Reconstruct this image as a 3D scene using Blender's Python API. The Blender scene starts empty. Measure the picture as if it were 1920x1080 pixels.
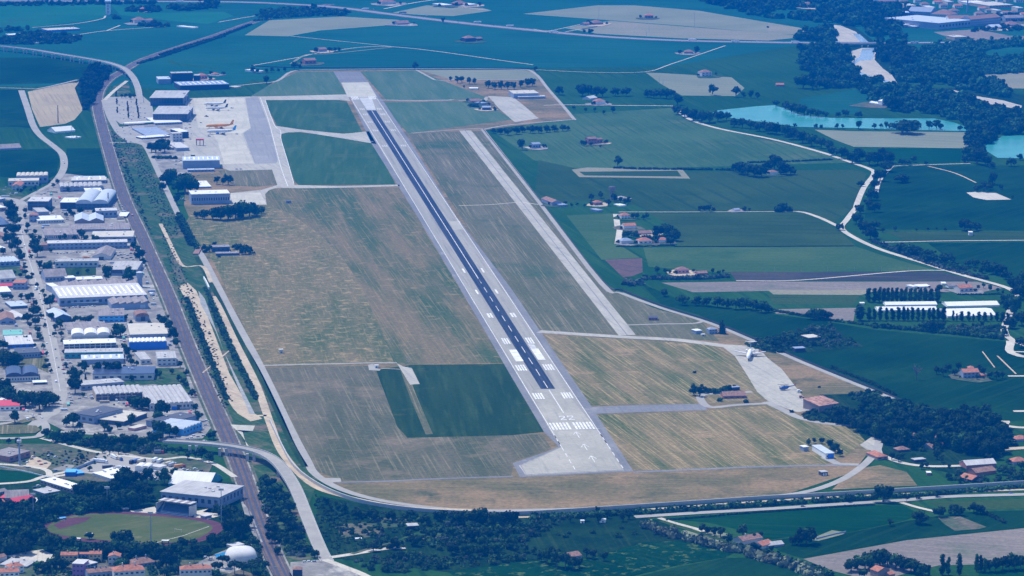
import bpy, math, random
import numpy as np
from mathutils import Vector
from mathutils.geometry import tessellate_polygon
random.seed(7); RNG=np.random.default_rng(7)
SC=bpy.context.scene; COL=SC.collection
R=math.radians; HAZE=6e-5
# ---- camera: 120 mm lens, 697 m up, looking 9.96 degrees down ----
F=6400.0; TH=math.atan(1124.0/F); H=708*math.cos(TH); CT,ST=math.cos(TH),math.sin(TH)
def P(px,py,z=0.0):
    x=(px-960)/F; v=(py-540)/F
    dy=CT-v*ST; dz=-ST-v*CT; t=(H-z)/(-dz)
    return Vector((x*t,dy*t,z))
def mpp(py): return 708.0/(py-540+1124)
cam=bpy.data.objects.new('camera',bpy.data.cameras.new('camera')); COL.objects.link(cam)
cam.data.lens=36*F/1920; cam.data.sensor_width=36; cam.data.clip_start=10; cam.data.clip_end=60000
cam.location=(0,0,H); cam.rotation_euler=(math.pi/2-TH,0,0); SC.camera=cam
# ---- light ----
SAZ,SEL=R(-45),R(60)
w=bpy.data.worlds.new('World'); SC.world=w; w.use_nodes=True
nt=w.node_tree; bg=nt.nodes['Background']; sky=nt.nodes.new('ShaderNodeTexSky'); sky.sky_type='NISHITA'; sky.sun_disc=False
sky.sun_elevation=SEL; sky.sun_rotation=SAZ%(2*math.pi); sky.air_density=1.0; sky.dust_density=0.3; sky.ozone_density=3.0
nt.links.new(sky.outputs[0],bg.inputs[0]); bg.inputs[1].default_value=0.15
sun=bpy.data.objects.new('sun',bpy.data.lights.new('sun','SUN')); COL.objects.link(sun)
sun.data.energy=3.8; sun.data.angle=R(.5); sun.data.color=(1,.95,.86)
sd=Vector((math.sin(SAZ)*math.cos(SEL),math.cos(SAZ)*math.cos(SEL),math.sin(SEL)))
sun.rotation_euler=sd.to_track_quat('Z','Y').to_euler()
vs=SC.view_settings; vs.view_transform='Standard'; vs.look='None'; vs.exposure=0.5; vs.gamma=1
cy=SC.cycles; cy.max_bounces=5; cy.diffuse_bounces=2; cy.glossy_bounces=2; cy.volume_bounces=0; cy.transparent_max_bounces=8
cy.use_denoising=True; cy.caustics_reflective=False; cy.caustics_refractive=False
# ---- materials ----
MAT={}
def _new(name):
    m=bpy.data.materials.new(name); m.use_nodes=True; n=m.node_tree
    b=n.nodes['Principled BSDF']; return m,n,b
def mixc(n,fac,a,b,mode='MIX'):
    x=n.nodes.new('ShaderNodeMix'); x.data_type='RGBA'; x.blend_type=mode
    for s,v in ((0,fac),(6,a),(7,b)):
        if hasattr(v,'is_linked') or hasattr(v,'links'): n.links.new(v,x.inputs[s])
        elif s==0: x.inputs[0].default_value=v
        else: x.inputs[s].default_value=(*v,1)
    return x.outputs[2]
def rng(n,v,a,b,c=0,d=1):
    x=n.nodes.new('ShaderNodeMapRange'); n.links.new(v,x.inputs[0])
    for i,k in enumerate((a,b,c,d)): x.inputs[i+1].default_value=k
    return x.outputs[0]
def noise(n,vec,scale,detail=3,rough=.55):
    x=n.nodes.new('ShaderNodeTexNoise'); x.inputs['Scale'].default_value=scale; x.inputs['Detail'].default_value=detail; x.inputs['Roughness'].default_value=rough
    n.links.new(vec,x.inputs['Vector']); return x.outputs[0]
def pos(n): return n.nodes.new('ShaderNodeNewGeometry').outputs['Position']
def strv(n,ang,wx,ly):
    r=n.nodes.new('ShaderNodeVectorRotate'); r.rotation_type='Z_AXIS'; r.inputs['Angle'].default_value=-R(ang); n.links.new(pos(n),r.inputs['Vector'])
    m=n.nodes.new('ShaderNodeMapping'); m.inputs['Scale'].default_value=(1/wx,1/ly,1); n.links.new(r.outputs[0],m.inputs[0]); return m.outputs[0]
def objstr(n,wx,ly):
    t=n.nodes.new('ShaderNodeTexCoord'); m=n.nodes.new('ShaderNodeMapping'); m.inputs['Scale'].default_value=(1/wx,1/ly,.3); n.links.new(t.outputs['Object'],m.inputs[0]); return m.outputs[0]
def M(name,c,rough=.85,var=.15,sc=.08,spec=.3,metal=0,objrand=0,sheet=None):
    m,n,b=_new(name)
    f=noise(n,pos(n),sc,4)
    if sheet: f2=noise(n,objstr(n,*sheet),1,2,.5); mm=n.nodes.new('ShaderNodeMath'); mm.operation='ADD'; n.links.new(f,mm.inputs[0]); n.links.new(f2,mm.inputs[1]); f=rng(n,mm.outputs[0],0,2)
    f=rng(n,f,.3,.7)
    o=mixc(n,f,[k*(1-var) for k in c],[min(1,k*(1+var)) for k in c])
    if objrand:
        oi=n.nodes.new('ShaderNodeObjectInfo'); g=rng(n,oi.outputs['Random'],0,1,1-objrand,1+objrand)
        o=mixc(n,1.0,o,g,'MULTIPLY')
    n.links.new(o,b.inputs['Base Color']); b.inputs['Roughness'].default_value=rough; b.inputs['Specular IOR Level'].default_value=spec; b.inputs['Metallic'].default_value=metal
    MAT[name]=m; return m
def FIELD(name,c1,c2,c3,ang=7,wx=3,ly=150,patch=.01,t0=.52,t1=.66,sa=.7,p0=.4,p1=.62,fine=.25,tram=0,tramc=None,c4=None,q0=.6,q1=.7,patch2=.03,band=None):
    """grass or crop: two base colours in patches, streaks along 'ang', fine mottling, optional wheel tracks, optional bare spots"""
    m,n,b=_new(name)
    B=rng(n,noise(n,strv(n,ang,*band),1,4,.62) if band else noise(n,pos(n),patch,4,.6),p0,p1); o=mixc(n,B,c1,c2)
    if c4:
        Q=rng(n,noise(n,pos(n),patch2,5,.65),q0,q1); o=mixc(n,Q,o,c4)
    A=rng(n,noise(n,strv(n,ang,wx,ly),1,4,.6),t0,t1,0,sa); o=mixc(n,A,o,c3)
    if tram:
        wv=n.nodes.new('ShaderNodeTexWave'); wv.inputs['Scale'].default_value=.314/tram; wv.inputs['Distortion'].default_value=2.0; wv.inputs['Detail Scale'].default_value=.05; wv.inputs['Detail'].default_value=2
        r=n.nodes.new('ShaderNodeVectorRotate'); r.rotation_type='Z_AXIS'; r.inputs['Angle'].default_value=-R(ang); n.links.new(pos(n),r.inputs['Vector']); n.links.new(r.outputs[0],wv.inputs['Vector'])
        tn=rng(n,noise(n,pos(n),.006,2),.42,.62,0,.6); T=rng(n,wv.outputs[1],.86,.98,0,1); tm=n.nodes.new('ShaderNodeMath'); tm.operation='MULTIPLY'; n.links.new(T,tm.inputs[0]); n.links.new(tn,tm.inputs[1]); T=tm.outputs[0]; o=mixc(n,T,o,tramc or [k*.6 for k in c1])
    g=rng(n,noise(n,pos(n),.22,3,.7),.25,.75,1-fine,1+fine); o=mixc(n,1.0,o,g,'MULTIPLY')
    n.links.new(o,b.inputs['Base Color']); b.inputs['Roughness'].default_value=1; b.inputs['Specular IOR Level'].default_value=0
    MAT[name]=m; return m
# ---- objects ----
def tag(o,label=None,cat=None,group=None,kind=None):
    if label: o['label']=label
    if cat: o['category']=cat
    if group: o['group']=group
    if kind: o['kind']=kind
    return o
def link(name,me,parent=None):
    o=bpy.data.objects.new(name,me); COL.objects.link(o)
    if parent: o.parent=parent
    return o
def empty(name,loc,rz=0,sc=None):
    o=bpy.data.objects.new(name,None); COL.objects.link(o); o.location=loc; o.rotation_euler=(0,0,rz); o.empty_display_size=1
    if sc: o.scale=sc
    return o
class MB:
    def __init__(s): s.v=[]; s.f=[]; s.m=[]
    def add(s,vs,fs,mi=0):
        k=len(s.v); s.v+=[tuple(a) for a in vs]; s.f+=[tuple(i+k for i in f) for f in fs]; s.m+=[mi]*len(fs); return s
    def box(s,a,b,mi=0):
        (x0,y0,z0),(x1,y1,z1)=a,b
        return s.add([(x0,y0,z0),(x1,y0,z0),(x1,y1,z0),(x0,y1,z0),(x0,y0,z1),(x1,y0,z1),(x1,y1,z1),(x0,y1,z1)],
            [(3,2,1,0),(4,5,6,7),(0,1,5,4),(1,2,6,5),(2,3,7,6),(3,0,4,7)],mi)
    def prism(s,poly,z0,z1,mi=0):
        n=len(poly); a=[(p[0],p[1],z0) for p in poly]+[(p[0],p[1],z1) for p in poly]
        t=[tuple(q) for q in tessellate_polygon([[Vector((p[0],p[1],0)) for p in poly]])]
        return s.add(a,[tuple(i+n for i in q) for q in t]+[q[::-1] for q in t]+[(i,(i+1)%n,(i+1)%n+n,i+n) for i in range(n)],mi)
    def ext(s,prof,y0,y1,mi=0):
        """profile in x-z extruded along y"""
        n=len(prof); a=[(p[0],y0,p[1]) for p in prof]+[(p[0],y1,p[1]) for p in prof]
        t=[tuple(q) for q in tessellate_polygon([[Vector((p[0],p[1],0)) for p in prof]])]
        return s.add(a,t+[tuple(i+n for i in q[::-1]) for q in t]+[(i,(i+1)%n,(i+1)%n+n,i+n) for i in range(n)],mi)
    def tube(s,p,q,r0,r1,n=8,mi=0,cap=True):
        p=Vector(p);q=Vector(q);d=(q-p).normalized(); a=d.orthogonal().normalized(); b=d.cross(a)
        vs=[p+(a*math.cos(6.2832*i/n)+b*math.sin(6.2832*i/n))*r0 for i in range(n)]+[q+(a*math.cos(6.2832*i/n)+b*math.sin(6.2832*i/n))*r1 for i in range(n)]
        fs=[(i,(i+1)%n,(i+1)%n+n,i+n) for i in range(n)]
        if cap: fs+=[tuple(range(n))[::-1],tuple(range(n,2*n))]
        return s.add(vs,fs,mi)
    def mesh(s,name,mats,smooth=False):
        me=bpy.data.meshes.new(name); me.from_pydata(s.v,[],s.f)
        for m in mats: me.materials.append(MAT[m] if isinstance(m,str) else m)
        if len(mats)>1: me.polygons.foreach_set('material_index',s.m)
        if smooth: me.polygons.foreach_set('use_smooth',[True]*len(s.f))
        me.update(); return me
    def build(s,name,mats,parent=None,smooth=False):
        if isinstance(mats,str): mats=[mats]
        return link(name,s.mesh(name,mats,smooth),parent)
def flatmesh(name,pts,mat,z):
    """horizontal sheet; origin on the sheet so that numbers stay small"""
    c=sum((Vector((p.x,p.y,0)) for p in pts),Vector())/len(pts)
    loc=[Vector((p.x-c.x,p.y-c.y,0)) for p in pts]
    t=[tuple(q) for q in tessellate_polygon([loc])]
    t=[q if ((loc[q[1]]-loc[q[0]]).cross(loc[q[2]]-loc[q[0]])).z>0 else q[::-1] for q in t]
    me=bpy.data.meshes.new(name); me.from_pydata([tuple(v) for v in loc],[],t); me.materials.append(MAT[mat]); me.update()
    o=link(name,me); o.location=(c.x,c.y,z); return o
def xy(s):
    a=[float(k) for k in s.replace(';',' ').replace(',',' ').split()]
    return list(zip(a[::2],a[1::2]))
def wide(q): return [(x+170 if x>=1919 else x-170 if x<=1 else x,y) for x,y in q]   # carry edge plots on past the picture's edge
def poly(name,s,mat,z,label=None,kind='structure'):
    o=flatmesh(name,[P(x,y,z) for x,y in wide(xy(s))],mat,z); return tag(o,label,None,None,kind)
def smooth_path(pts,k=6):
    if len(pts)<3: return pts
    out=[]; q=[pts[0]*2-pts[1]]+pts+[pts[-1]*2-pts[-2]]
    for i in range(1,len(q)-2):
        p0,p1,p2,p3=q[i-1:i+3]
        for j in range(k):
            t=j/k
            out.append(.5*((2*p1)+(p2-p0)*t+(2*p0-5*p1+4*p2-p3)*t*t+(3*p1-p0-3*p2+p3)*t**3))
    out.append(pts[-1]); return out
def side(pts,o0,o1):
    L=[];Rr=[]
    for i,p in enumerate(pts):
        d=(pts[min(i+1,len(pts)-1)]-pts[max(i-1,0)]); d.z=0; d.normalize(); nn=Vector((-d.y,d.x,0))
        L.append(p+nn*o0); Rr.append(p+nn*o1)
    return L,Rr
def ribmesh(name,pts,o0,o1,mat,z):
    L,Rr=side(pts,o0,o1); c=pts[len(pts)//2]; n=len(pts)
    v=[(p.x-c.x,p.y-c.y,0) for p in L+Rr]; f=[(i+n,i+1+n,i+1,i) for i in range(n-1)]
    me=bpy.data.meshes.new(name); me.from_pydata(v,[],f); me.materials.append(MAT[mat]); me.update()
    o=link(name,me); o.location=(c.x,c.y,z); return o
def ribbon(name,s,wd,mat,z,label=None,k=5,off=0,kind='structure'):
    pts=smooth_path([P(x,y,0) for x,y in wide(xy(s))],k) if k else [P(x,y,0) for x,y in xy(s)]
    return tag(ribmesh(name,pts,wd/2+off,-wd/2+off,mat,z),label,None,None,kind)
# ================= setting: materials =================
G1,G2,G3=(.012,.060,.022),(.016,.075,.028),(.030,.085,.035)
FIELD('crop',(.013,.056,.008),(.021,.072,.012),(.034,.088,.022),ang=12,wx=5,ly=260,patch=.003,tram=26,sa=.6,tramc=(.008,.036,.008),p0=.42,p1=.58)
FIELD('crop_dark',(.004,.026,.006),(.008,.040,.008),(.016,.050,.014),ang=-35,wx=5,ly=200,patch=.005,tram=24,sa=.5,tramc=(.012,.045,.012),p0=.4,p1=.6,c4=(.014,.05,.01),q0=.55,q1=.68,patch2=.008)
FIELD('crop_pale',(.040,.088,.020),(.058,.105,.028),(.080,.125,.045),ang=84,wx=4,ly=300,patch=.006,sa=.5,p0=.42,p1=.58,c4=(.03,.08,.018),q0=.56,q1=.66,patch2=.008)
FIELD('crop_mid',(.024,.054,.008),(.036,.070,.012),(.05,.085,.022),ang=84,wx=4,ly=300,patch=.005,sa=.55,tram=30,tramc=(.014,.038,.008),p0=.42,p1=.58)
FIELD('crop_bright',(.003,.034,.006),(.006,.046,.008),(.02,.06,.018),ang=80,wx=5,ly=200,patch=.006,sa=.4,c4=(.10,.10,.05),q0=.68,q1=.75,patch2=.02)
FIELD('crop_flower',(.003,.028,.005),(.005,.038,.008),(.02,.05,.012),ang=40,wx=6,ly=60,patch=.01,sa=.4,c4=(.07,.11,.03),q0=.56,q1=.63,patch2=.09,fine=.4)
FIELD('crop_rows',(.036,.086,.026),(.054,.110,.036),(.080,.130,.050),ang=10,wx=5,ly=240,patch=.004,tram=17,sa=.55,tramc=(.02,.06,.018),p0=.4,p1=.6,c4=(.09,.12,.055),q0=.58,q1=.7,patch2=.006)
FIELD('crop_tracks',(.020,.052,.008),(.031,.066,.012),(.042,.080,.02),ang=13,wx=4,ly=260,patch=.004,sa=.5,tram=34,tramc=(.012,.036,.006),p0=.42,p1=.58,c4=(.04,.075,.02),q0=.56,q1=.68,patch2=.006)
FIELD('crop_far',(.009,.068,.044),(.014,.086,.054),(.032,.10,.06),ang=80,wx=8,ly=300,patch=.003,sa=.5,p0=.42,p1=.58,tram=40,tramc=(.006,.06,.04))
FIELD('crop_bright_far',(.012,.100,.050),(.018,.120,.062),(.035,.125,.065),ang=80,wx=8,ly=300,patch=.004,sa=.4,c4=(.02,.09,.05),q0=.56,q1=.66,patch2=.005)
FIELD('tan_field',(.17,.19,.12),(.21,.225,.145),(.25,.255,.17),ang=70,wx=5,ly=220,patch=.005,sa=.6,fine=.12,tram=30,tramc=(.14,.16,.10))
FIELD('tan_rows',(.34,.28,.18),(.40,.33,.21),(.26,.21,.14),ang=12,wx=3,ly=200,patch=.01,sa=.8,tram=12,tramc=(.2,.16,.11),fine=.15)
FIELD('brown_field',(.17,.15,.13),(.21,.18,.155),(.26,.22,.18),ang=75,wx=5,ly=200,patch=.005,sa=.5,c4=(.10,.13,.08),q0=.55,q1=.66,patch2=.006)
FIELD('red_soil',(.10,.07,.06),(.13,.08,.07),(.05,.06,.05),ang=40,wx=6,ly=60,patch=.02)
FIELD('dark_soil',(.036,.042,.036),(.060,.056,.046),(.10,.075,.055),ang=88,wx=5,ly=200,patch=.01,t0=.5,t1=.7)
FIELD('pale_dry',(.19,.20,.13),(.24,.22,.15),(.30,.27,.19),ang=85,wx=6,ly=240,patch=.005,sa=.5)
# airfield grass
FIELD('grass_patchy',(.070,.098,.030),(.190,.150,.072),(.300,.230,.115),ang=7,wx=2.0,ly=40,patch=.006,p0=.36,p1=.60,t0=.54,t1=.68,sa=.45,fine=.4,c4=(.330,.245,.125),q0=.52,q1=.70,patch2=.075,band=(80,420))
FIELD('grass_band',(.058,.090,.028),(.160,.132,.064),(.270,.205,.105),ang=9,wx=1.6,ly=120,patch=.006,p0=.40,p1=.58,t0=.52,t1=.66,sa=.55,fine=.35,c4=(.25,.19,.10),q0=.56,q1=.72,patch2=.05,band=(50,500))
FIELD('grass_streaks',(0.068,0.082,0.034),(0.122,0.113,0.064),(0.238,0.211,0.128),ang=9,wx=1.5,ly=110,patch=.007,t0=.54,t1=.66,sa=.6,fine=.3,p0=.38,p1=.6,c4=(0.209,0.164,0.102),q0=.52,q1=.68,patch2=.012,band=(45,350))
FIELD('grass_brown',(0.090,0.100,0.042),(0.135,0.128,0.072),(0.297,0.251,0.160),ang=7,wx=1.5,ly=150,patch=.006,t0=.54,t1=.66,sa=.6,fine=.3,c4=(0.050,0.088,0.030),q0=.56,q1=.68,patch2=.006,band=(30,400))
FIELD('grass_ochre',(.082,.102,.028),(.205,.160,.076),(.400,.305,.155),ang=14,wx=1.6,ly=100,patch=.010,t0=.51,t1=.64,sa=.6,fine=.35,c4=(.29,.205,.11),q0=.57,q1=.7,patch2=.02,band=(26,240),p0=.38,p1=.6)
FIELD('grass_mown',(.115,.108,.045),(.235,.165,.085),(.310,.230,.125),ang=88,wx=1.8,ly=90,patch=.012,t0=.52,t1=.66,sa=.5,fine=.35,c4=(.062,.076,.032),q0=.56,q1=.7,patch2=.018)
FIELD('grass_green',(.017,.042,.008),(.027,.056,.012),(.045,.080,.022),ang=4,wx=9,ly=160,patch=.006,sa=.6,fine=.25,c4=(.070,.090,.018),q0=.62,q1=.74,patch2=.02,band=(12,220))
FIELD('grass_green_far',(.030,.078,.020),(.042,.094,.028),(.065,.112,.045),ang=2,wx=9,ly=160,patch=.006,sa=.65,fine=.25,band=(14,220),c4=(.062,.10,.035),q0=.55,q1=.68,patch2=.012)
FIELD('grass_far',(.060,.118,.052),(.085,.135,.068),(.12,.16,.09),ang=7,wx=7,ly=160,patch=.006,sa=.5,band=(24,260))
FIELD('scrub_soil',(.055,.085,.042),(.13,.115,.08),(.06,.10,.05),ang=25,wx=6,ly=60,patch=.025,c4=(.30,.24,.17),q0=.62,q1=.72,patch2=.04,fine=.4)
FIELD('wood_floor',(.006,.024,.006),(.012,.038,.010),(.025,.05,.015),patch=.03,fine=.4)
FIELD('verge',(.022,.066,.020),(.042,.086,.028),(.09,.11,.05),ang=26,wx=3,ly=60,patch=.012,fine=.4,c4=(.15,.12,.085),q0=.52,q1=.64,patch2=.018,band=(12,90))
FIELD('pitch',(.065,.092,.022),(.092,.108,.030),(.12,.125,.045),ang=-60,wx=8,ly=60,patch=.02,c4=(.25,.20,.13),q0=.6,q1=.72,patch2=.03,fine=.12)
# paving
FIELD('asphalt_blue',(.18,.18,.185),(.215,.215,.215),(.155,.155,.165),ang=7,wx=3,ly=120,patch=.012,sa=.6,fine=.14,c4=(.27,.265,.265),q0=.6,q1=.72,patch2=.02)
FIELD('asphalt_pale',(.25,.25,.25),(.29,.285,.28),(.21,.21,.215),ang=7,wx=3,ly=120,patch=.012,sa=.6,fine=.14,c4=(.33,.325,.31),q0=.58,q1=.7,patch2=.02)
FIELD('runway_concrete',(0.285,0.274,0.239),(0.332,0.316,0.273),(0.190,0.186,0.176),ang=7,wx=3,ly=150,patch=.008,sa=.65,fine=.12,band=(7,300))
FIELD('concrete',(0.432,0.410,0.336),(0.515,0.486,0.400),(0.368,0.351,0.292),ang=7,wx=5,ly=70,patch=.015,sa=.55,fine=.12,c4=(0.331,0.320,0.272),q0=.62,q1=.74,patch2=.04)
FIELD('concrete_pad',(0.331,0.315,0.264),(0.396,0.373,0.312),(0.267,0.257,0.220),ang=7,wx=4,ly=60,patch=.015,sa=.6,fine=.12,c4=(0.248,0.243,0.212),q0=.60,q1=.74,patch2=.04)
FIELD('concrete_worn',(0.361,0.344,0.294),(0.427,0.400,0.336),(0.266,0.260,0.231),ang=14,wx=4,ly=80,patch=.02,sa=.6,fine=.16,c4=(0.285,0.279,0.244),q0=.58,q1=.7,patch2=.04)
FIELD('strip_dark',(.028,.038,.060),(.046,.058,.084),(.085,.095,.115),ang=7,wx=1.6,ly=90,patch=.02,t0=.53,t1=.7,sa=.7,fine=.2,band=(2.5,160))
FIELD('road',(0.314,0.298,0.269),(0.351,0.335,0.298),(0.266,0.256,0.235),ang=0,wx=30,ly=40,patch=.03,sa=.4,fine=.1)
FIELD('motorway_mat',(.24,.235,.27),(.27,.26,.295),(.2,.2,.23),ang=80,wx=5,ly=200,patch=.02,fine=.1)
FIELD('track_white',(0.468,0.432,0.357),(0.540,0.495,0.408),(0.378,0.342,0.281),patch=.03,fine=.15)
FIELD('dirt',(.42,.34,.24),(.50,.41,.29),(.32,.26,.19),ang=28,wx=4,ly=50,patch=.03,fine=.2)
FIELD('yard',(.20,.19,.175),(.30,.285,.255),(.15,.145,.14),ang=10,wx=10,ly=20,patch=.04,fine=.18,c4=(.40,.38,.335),q0=.56,q1=.62,patch2=.025)
FIELD('ballast',(.12,.092,.078),(.155,.115,.095),(.085,.068,.062),patch=.05,fine=.2)
FIELD('gravel_bar',(0.400,0.368,0.304),(0.464,0.424,0.350),(0.320,0.296,0.258),patch=.03,fine=.2)
FIELD('tartan',(.085,.038,.050),(.110,.048,.060),(.135,.07,.08),ang=-60,wx=3,ly=60,patch=.03,fine=.08)
M('paint',(.66,.65,.62),.8,.25,.15)
M('rail_steel',(.03,.03,.05),.5,.1)
M('worn_paint',(.46,.45,.43),.8,.25,.15)
FIELD('stream_mat',(.27,.28,.27),(.33,.33,.31),(.22,.24,.25),ang=20,wx=3,ly=20,patch=.04)
m,n,b=_new('lake_water'); o=mixc(n,rng(n,noise(n,pos(n),.012,3),.35,.65),(.03,.22,.20),(.045,.27,.235)); n.links.new(o,b.inputs['Base Color']); b.inputs['Roughness'].default_value=.25; b.inputs['Specular IOR Level'].default_value=.05; bp=n.nodes.new('ShaderNodeBump'); bp.inputs['Strength'].default_value=.06; n.links.new(noise(n,pos(n),.5,3),bp.inputs['Height']); n.links.new(bp.outputs[0],b.inputs['Normal']); MAT['lake_water']=m
m,n,b=_new('river_water'); b.inputs['Base Color'].default_value=(.20,.26,.30,1); b.inputs['Roughness'].default_value=.2; MAT['river_water']=m
m,n,b=_new('pool_water'); b.inputs['Base Color'].default_value=(.03,.25,.5,1); b.inputs['Roughness'].default_value=.1; MAT['pool_water']=m
# ================= ground and fields =================
def sheet(name,x0,y0,x1,y1,mat,z):
    me=bpy.data.meshes.new(name); me.from_pydata([(x0,y0,0),(x1,y0,0),(x1,y1,0),(x0,y1,0)],[],[(0,1,2,3)]); me.materials.append(MAT[mat]); o=link(name,me); o.location=(0,0,z); return tag(o,'broad green farmland plain around the airfield',None,None,'structure')
sheet('ground',-16000,-2000,16000,30000,'crop',0)
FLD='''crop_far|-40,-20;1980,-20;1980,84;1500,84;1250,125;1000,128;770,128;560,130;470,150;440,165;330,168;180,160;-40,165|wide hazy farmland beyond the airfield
tan_field|459,66;505,38;640,31;745,37;770,44;600,57;540,68|pale harvested field in front of the motorway
tan_field|735,24;800,10;905,15;922,20;850,30;790,28|pale field beyond the motorway
tan_field|980,26;1120,10;1190,10;1310,20;1440,42;1440,62;1300,50;1145,38|wide pale field beyond the motorway
pale_dry|1055,52;1145,39;1300,51;1520,68;1440,76;1280,72;1120,63|greenish pale field along the motorway
pale_dry|1440,42;1500,52;1525,66;1440,63|pale strip by the river wood
tan_field|1211,136;1240,137;1372,145;1396,165;1380,180;1278,179;1240,158|pale brown field with a lone house at its corner
tan_rows|52,172;147,152;156,205;140,224;122,232;75,238;60,205|ochre field of dark rows beside the railway
tan_field|1527,243;1600,246;1822,248;1814,278;1600,275;1565,262|pale brown field below the turquoise lake
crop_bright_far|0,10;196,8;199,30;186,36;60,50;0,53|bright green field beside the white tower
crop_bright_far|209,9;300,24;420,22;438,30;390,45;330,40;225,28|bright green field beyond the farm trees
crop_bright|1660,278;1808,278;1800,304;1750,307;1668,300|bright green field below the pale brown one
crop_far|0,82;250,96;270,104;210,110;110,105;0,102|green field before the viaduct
crop_dark|0,108;120,108;175,124;160,140;145,155;0,162|dark green field under the viaduct
crop_dark|0,168;35,168;52,215;58,240;30,238;0,240|dark green field beside the country road
crop_dark|0,288;105,278;112,300;105,328;90,335;0,325|dark green field behind the factories
crop_dark|125,278;188,278;202,335;135,333;122,320|dark green field between road and railway
crop|312,113;470,121;470,130;400,129;322,120|dark green crop strip by the railway
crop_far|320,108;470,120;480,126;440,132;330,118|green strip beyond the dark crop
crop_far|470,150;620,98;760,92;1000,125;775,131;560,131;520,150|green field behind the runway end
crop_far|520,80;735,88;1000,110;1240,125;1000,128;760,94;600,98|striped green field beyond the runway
crop_rows|1060,215;1262,202;1300,228;1420,258;1545,287;1590,305;1240,315;1080,318;1000,300;930,250|big green field of rows beside the airfield
crop_tracks|1000,385;1010,300;1100,320;1290,322;1600,318;1625,325;1605,385;1560,420;1500,398;1216,396;1180,380;1100,376|dark green crop field with curving wheel tracks
crop_pale|1062,404;1154,400;1156,456;1200,483;1128,487|pale green field beside the airfield fence
crop_mid|1216,400;1500,397;1570,430;1604,460;1270,462;1270,428|even green field behind the farm cluster
crop_pale|1206,464;1604,462;1652,478;1700,492;1760,508;1400,511;1340,510;1216,500|grey green field with faint lines
red_soil|1134,487;1204,484;1205,510;1185,518;1168,520|bare reddish plot beside the airfield fence
dark_soil|1368,510;1765,510;1832,527;1380,526|dark ploughed strip by the white track
brown_field|1240,530;1380,528;1832,528;1880,540;1840,548;1460,545;1300,548|grey brown ploughed strip
pale_dry|1440,544;1650,543;1615,553;1450,552|straw coloured strip
crop_mid|1440,553;1612,554;1600,572;1450,570|green vegetable strip
brown_field|1450,580;1605,577;1600,602;1570,600;1530,592;1455,588|purple brown ploughed plot beside the poplars
crop_dark|1200,530;1270,560;1360,578;1520,598;1640,618;1880,640;1920,690;1920,780;1880,790;1790,788;1672,748;1500,678;1380,625;1310,590;1240,570|broad dark green field beside the military apron
crop_dark|1640,330;1690,310;1920,310;1920,435;1870,432;1660,430;1620,420;1625,370|dark green field with a sandy pit
crop_mid|1660,434;1920,434;1920,448;1700,452|green strip with a small hut
crop_dark|1740,456;1920,452;1920,520;1880,520;1790,492|dark green field beside the hedge road
crop_bright|1250,972;1440,958;1690,945;1722,963;1700,975;1592,998;1500,1004;1440,1012;1380,992;1330,980|vivid green field below the bypass road
crop_dark|1592,999;1700,977;1800,960;1920,952;1920,972;1700,1012;1506,1047;1462,1034;1440,1014;1500,1006|dark green field between two lighter ones
brown_field|1506,1048;1700,1013;1920,973;1920,1052;1760,1060;1640,1090;1560,1070|grey brown field at the poplars
crop_mid|1740,941;1920,930;1920,950;1840,955;1760,950|grey green field along the bypass
crop_bright|1840,1064;1920,1056;1920,1090;1830,1090|bright green field behind the poplars
crop_flower|1108,1046;1200,1018;1300,1012;1380,1035;1360,1045;1260,1062;1180,1082;1000,1100;960,1100;1030,1072|green field flecked with pale flowers
crop_flower|840,1072;980,1050;1010,1050;1060,1072;1000,1100;880,1100|flecked green field beside the farmhouse
crop_dark|1360,1046;1420,1045;1500,1075;1480,1100;1180,1100;1200,1080;1270,1063|dark green field at the reed bank
crop_bright|0,873;40,875;92,893;70,900;38,904;0,896|small green field at the scrapyard
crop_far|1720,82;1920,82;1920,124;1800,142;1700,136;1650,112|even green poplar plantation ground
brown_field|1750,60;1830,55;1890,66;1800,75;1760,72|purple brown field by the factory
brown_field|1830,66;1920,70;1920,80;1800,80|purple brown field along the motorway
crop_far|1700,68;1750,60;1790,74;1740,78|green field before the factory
tan_field|1890,165;1920,155;1920,172|pale field corner at the river
pale_dry|1810,140;1920,122;1920,160;1890,166;1850,150|dry field beside the plantation
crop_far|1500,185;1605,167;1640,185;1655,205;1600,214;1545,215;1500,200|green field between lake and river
crop|1630,186;1650,210;1720,218;1600,216|green field tip at the villa'''
for i,l in enumerate(FLD.split('\n')):
    a=l.split('|'); poly('field',a[1],a[0],.05+.002*i,a[2])
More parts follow.
